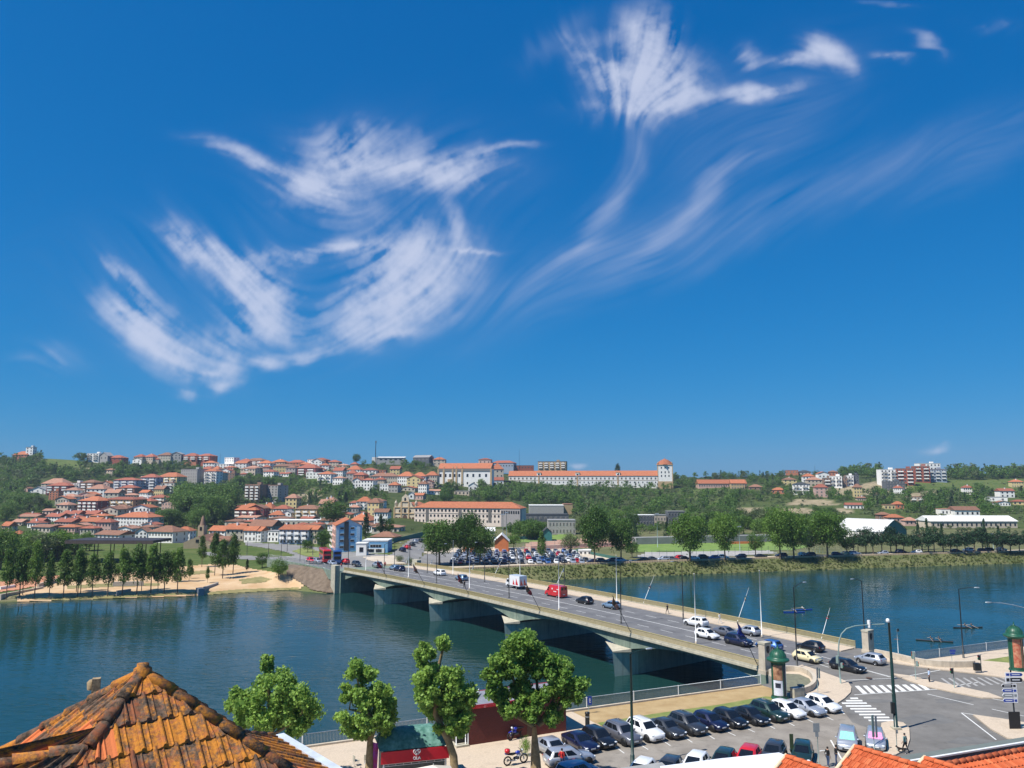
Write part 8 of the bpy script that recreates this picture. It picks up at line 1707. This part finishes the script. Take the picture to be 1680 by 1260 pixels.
for hp, x, y, H, kind, where in cand:
    p = gp(x, y); mi = rw.randrange(len(PALF[kind])) if 'clipped' not in where else 3; v = rw.randrange(6); rz = rw.uniform(0, 6.28); w_ = H * rw.uniform(.85, 1.2)
    if 'big round' in where: mi = 0
    if cnt[kind] < (230 if kind == 'round' else 60):
        cnt[kind] += 1
        if hp > 20:
            o = thing(KN[kind][0], '', 'tree', p - Vector((0, 0, .1))); k = ('m', kind, v, mi)
            if k not in FAR: V, Fc = proto(kind, v, 'mid'); FAR[k] = (quads_mesh('crown', V, Fc, PALF[kind][mi]), None); tr = trunk_mb(kind, np.random.RandomState(v)); me = bpy.data.meshes.new('trunk'); me.from_pydata(tr.v, [], tr.f); me.materials.append(BARK); FAR[k] = (FAR[k][0], me)
            link('crown', FAR[k][0], o); link('trunk', FAR[k][1], o)
        else: o = link(KN[kind][0], far_tree_mesh(kind, v, mi, 'far'), None, p - Vector((0, 0, .1)))
        o.scale = (w_, w_, H); o.rotation_euler = (0, 0, rz); art = {'round': 'broad leafy tree', 'bush': 'low rounded bush', 'cone': 'dark pointed conifer'}[kind]
        tag(o, f'{art} in the {where}', KN[kind][1], f'trees of the {where}')
    else: rest.setdefault((kind, mi), []).append((p, v, rz, w_, H))
for (kind, mi), L_ in rest.items():
    Vs, Fs, o = [], [], 0
    for p, v, rz, w_, H in L_:
        V, Fc = proto(kind, v, 'far'); c, s = math.cos(rz), math.sin(rz); M_ = np.array([[c * w_, s * w_, 0], [-s * w_, c * w_, 0], [0, 0, H]]); Vs.append(V @ M_ + np.array(p)); Fs.append(Fc + o); o += len(V)
    tag(link('woodland', quads_mesh('woodland', np.concatenate(Vs), np.concatenate(Fs), PALF[kind][mi])), 'mixed green woodland covering the far hillside', 'woodland', kind='stuff')
# rough growth on the far embankment and scrub between the woods
def scrub(name, lab, pts, hmin, hmax, mat, seed):
    rs = np.random.RandomState(seed); Vs, Fs, o = [], [], 0; pv = [leaf_cloud(clumps('bush', rs, 5), 11, .26, rs) for _ in range(5)]
    for x, y in pts:
        p = gp(x, y); H = rs.uniform(hmin, hmax); V, Fc = pv[rs.randint(5)]; Vs.append(V * np.array([H * 1.3, H * 1.3, H]) + np.array(p)); Fs.append(Fc + o); o += len(V)
    tag(link(name, quads_mesh(name, np.concatenate(Vs), np.concatenate(Fs), mat)), lab, 'undergrowth', kind='stuff')
pts = []
for i in range(3000):
    x = rw.uniform(640, 1720); a = (x - CX) / F; Yw, Yt, *_ = profile(a); Y = lerp(Yw + .4, Yt - .6, rw.random()); z = tz(a * Y, Y); r = (CAMZ - z) / Y; y = CY + F * math.tan(math.atan(r) - PITCH + 2 * PITCH) if False else CY + F * ((r * CP + SP) / (CP - r * SP)); pts.append((x, y))
scrub('bank_scrub', 'rough olive scrub on the far river embankment', pts, .2, .75, foliage('dry_scrub', (.07, .10, .022), (.20, .235, .075), .25), 4)
pts = []
while len(pts) < 2300:
    x, y = rw.uniform(0, 1680), rw.uniform(764, 872)
    if hidden(x, y, 2, 2, D(x, y)) or (rw.random() < .8 and any(inpoly(x, y, q) for q in SOIL + MEAD[:3])): continue
    pts.append((x, y))
scrub('hill_scrub', 'low scrub and garden growth between the houses on the hill', pts, .8, 3.0, LEAFO, 9)
# ------- the four pollarded plane trees in the foreground
def pollard(px, py, Y, lab, zf, s, trunk, limbs, cls, seed, r0):
    rs = np.random.RandomState(seed); base = at(*zf(*trunk[0]), Y); base.z = 0; t = thing('plane_tree', lab, 'tree', base, 0, 'pollarded plane trees by the river'); k = Y / F / s
    def W(x, y, j=0): p = at(*zf(x, y), Y + j); return p - base
    m = MB(); P = [Vector((W(*trunk[0]).x, 0, -.1))] + [W(*q) for q in trunk[1:]]; n = len(P); m.tube(P, [lerp(r0 * 1.25, r0 * .35, i / (n - 1)) if n > 3 else lerp(r0 * 1.2, r0 * .8, i / (n - 1)) for i in range(n)], 12); m.build('trunk', BARKP, t)
    for lm in limbs:
        j = rs.uniform(-1.2, 1.2); P = [W(x, y, j * i / max(1, len(lm) - 1)) for i, (x, y) in enumerate(lm)]; MB().tube(P, [lerp(r0 * .55, r0 * .16, i / (len(P) - 1)) for i in range(len(P))], 8).build('limb', BARKP, t)
    C = []
    for x, y, r in cls:
        for q in range(6):
            j = rs.uniform(-1.7, 1.7) if r > 45 else rs.uniform(-.5, .5); p = W(x + rs.uniform(-.58, .58) * r, y + rs.uniform(-.58, .58) * r, j); rr_ = r * k * rs.uniform(.5, .92) * (.85 if seed == 1 else 1); C.append((*p, rr_ * rs.uniform(.8, 1.2), rr_, rr_ * rs.uniform(.75, 1.1)))
    V, Fc = leaf_cloud(C, 165, .24, rs, 1.9, .26); link('crown', quads_mesh('crown', V, Fc, LEAFP), t)
    return t
zL = zz(0, 1000, 3); zA = zz(540, 1040, 5.73); zB2 = zz(760, 1040, 5.73)
pollard(447, 1262, 67, 'pollarded plane tree left of the others, behind the lichen roof', zL, 3, [(1340, 1010), (1338, 800), (1335, 600), (1325, 450), (1318, 300)], [[(1336, 640), (1220, 520), (1160, 420)], [(1336, 600), (1420, 450), (1405, 350)], [(1336, 620), (1470, 540), (1510, 450)]],
    [(1317, 252, 32), (1315, 285, 26), (1305, 360, 50), (1330, 340, 36), (1300, 425, 55), (1410, 340, 48), (1400, 400, 58), (1160, 410, 42), (1150, 480, 48), (1215, 455, 56), (1240, 520, 62), (1340, 545, 60), (1450, 450, 66), (1500, 425, 50), (1520, 490, 56), (1430, 530, 66), (1490, 560, 48), (1375, 480, 56), (1290, 570, 50), (1200, 560, 40), (1440, 590, 40)], 1, .26)
pollard(605, 1262, 67, 'second pollarded plane tree left of the green kiosk roof', zA, 5.73, [(375, 1290), (380, 1150), (385, 1000), (420, 900), (440, 850)], [[(440, 850), (340, 740), (250, 720), (190, 710), (200, 640)], [(440, 850), (340, 700), (290, 520), (260, 420)], [(440, 850), (480, 700), (470, 560)], [(400, 940), (250, 900), (150, 830)]],
    [(270, 310, 70), (345, 365, 72), (225, 360, 58), (390, 390, 55), (330, 430, 40), (160, 500, 38), (155, 585, 44), (290, 570, 72), (430, 520, 70), (505, 560, 78), (350, 640, 78), (470, 660, 88), (560, 700, 66), (255, 600, 48), (120, 800, 66), (190, 870, 78), (280, 840, 80), (370, 850, 80), (330, 930, 66), (480, 790, 78), (560, 800, 66), (500, 880, 66), (235, 940, 46), (590, 640, 36)], 2, .30)
pollard(745, 1262, 66, 'third pollarded plane tree with a leaning trunk beside the kiosk', zA, 5.73, [(1195, 1290), (1170, 1150), (1120, 1000), (1040, 840), (1000, 760), (1005, 600), (1000, 480), (1040, 260), (1075, 120)], [[(1000, 700), (900, 620), (850, 430)], [(1040, 840), (1150, 650), (1180, 430)], [(1090, 920), (1230, 780), (1300, 600)], [(1000, 560), (930, 400), (890, 180)]],
    [(1070, 70, 56), (1085, 120, 50), (890, 120, 48), (880, 200, 58), (950, 175, 50), (875, 270, 44), (950, 320, 66), (850, 430, 66), (930, 460, 66), (870, 500, 48), (960, 560, 66), (920, 640, 66), (890, 700, 48), (1010, 600, 56), (1170, 400, 76), (1140, 480, 76), (1240, 500, 76), (1310, 560, 76), (1180, 570, 76), (1260, 640, 76), (1330, 620, 48), (1120, 680, 76), (1100, 760, 76), (1200, 740, 76), (1280, 760, 56), (1180, 840, 66), (1260, 860, 56), (1150, 900, 56), (1030, 880, 38), (1240, 930, 36), (870, 560, 56), (845, 520, 46), (1045, 420, 56), (980, 400, 56), (1090, 560, 60), (1065, 700, 60), (965, 760, 46), (1090, 350, 46)], 3, .28)
pollard(879, 1262, 66, 'largest pollarded plane tree with a thick trunk by the car park', zB2, 5.73, [(690, 1320), (680, 1180), (672, 1000), (668, 870)], [[(668, 870), (560, 780), (500, 760)], [(660, 860), (480, 760), (400, 600), (370, 520), (330, 370)], [(690, 830), (720, 700), (700, 560), (690, 430), (640, 300)], [(700, 860), (800, 720), (860, 600), (930, 450)], [(670, 840), (560, 600), (480, 470), (450, 330)], [(710, 850), (850, 760), (980, 600), (1050, 500)]],
    [(560, 40, 78), (640, 60, 68), (480, 60, 58), (420, 140, 68), (540, 150, 78), (640, 170, 78), (740, 150, 66), (300, 250, 66), (400, 250, 78), (520, 270, 78), (640, 280, 78), (760, 250, 78), (860, 270, 78), (940, 290, 66), (250, 360, 56), (290, 420, 58), (400, 380, 58), (540, 370, 66), (700, 370, 52), (820, 370, 68), (920, 380, 78), (1000, 330, 40), (280, 540, 58), (320, 600, 58), (380, 560, 52), (490, 530, 66), (590, 500, 76), (640, 580, 62), (750, 570, 76), (900, 480, 88), (1010, 470, 78), (1090, 470, 58), (850, 540, 78), (980, 560, 78), (1060, 600, 58), (400, 680, 66), (480, 700, 66), (560, 640, 66), (600, 740, 52), (640, 800, 46), (680, 690, 52), (840, 720, 66), (820, 820, 56), (880, 780, 48), (960, 640, 48), (440, 740, 46)], 4, .42)
t = tree('bush', 862, 1236, 1200, 20, LEAFP, 'leafy shrub sprouting beside the thick plane trunk', 'single trees of the near bank', 2, 'mid', p=G(862, 1240), name='shrub', cat='shrub')
# ---------------------------------------------------------------- summer haze
HZ = MB().box((0, 440, 25), (2600, 1100, 80)); m = bpy.data.materials.new('summer_haze'); m.use_nodes = True; nt = m.node_tree; nt.nodes.remove(nt.nodes['Principled BSDF'])
pv = nd(nt, 'ShaderNodeVolumePrincipled'); pv.inputs['Color'].default_value = (.62, .74, .92, 1); pv.inputs['Density'].default_value = .00012; pv.inputs['Anisotropy'].default_value = .2; nt.links.new(pv.outputs[0], nt.nodes['Material Output'].inputs['Volume'])
tag(HZ.build('haze', m), 'thin blue summer haze over the valley', kind='stuff')
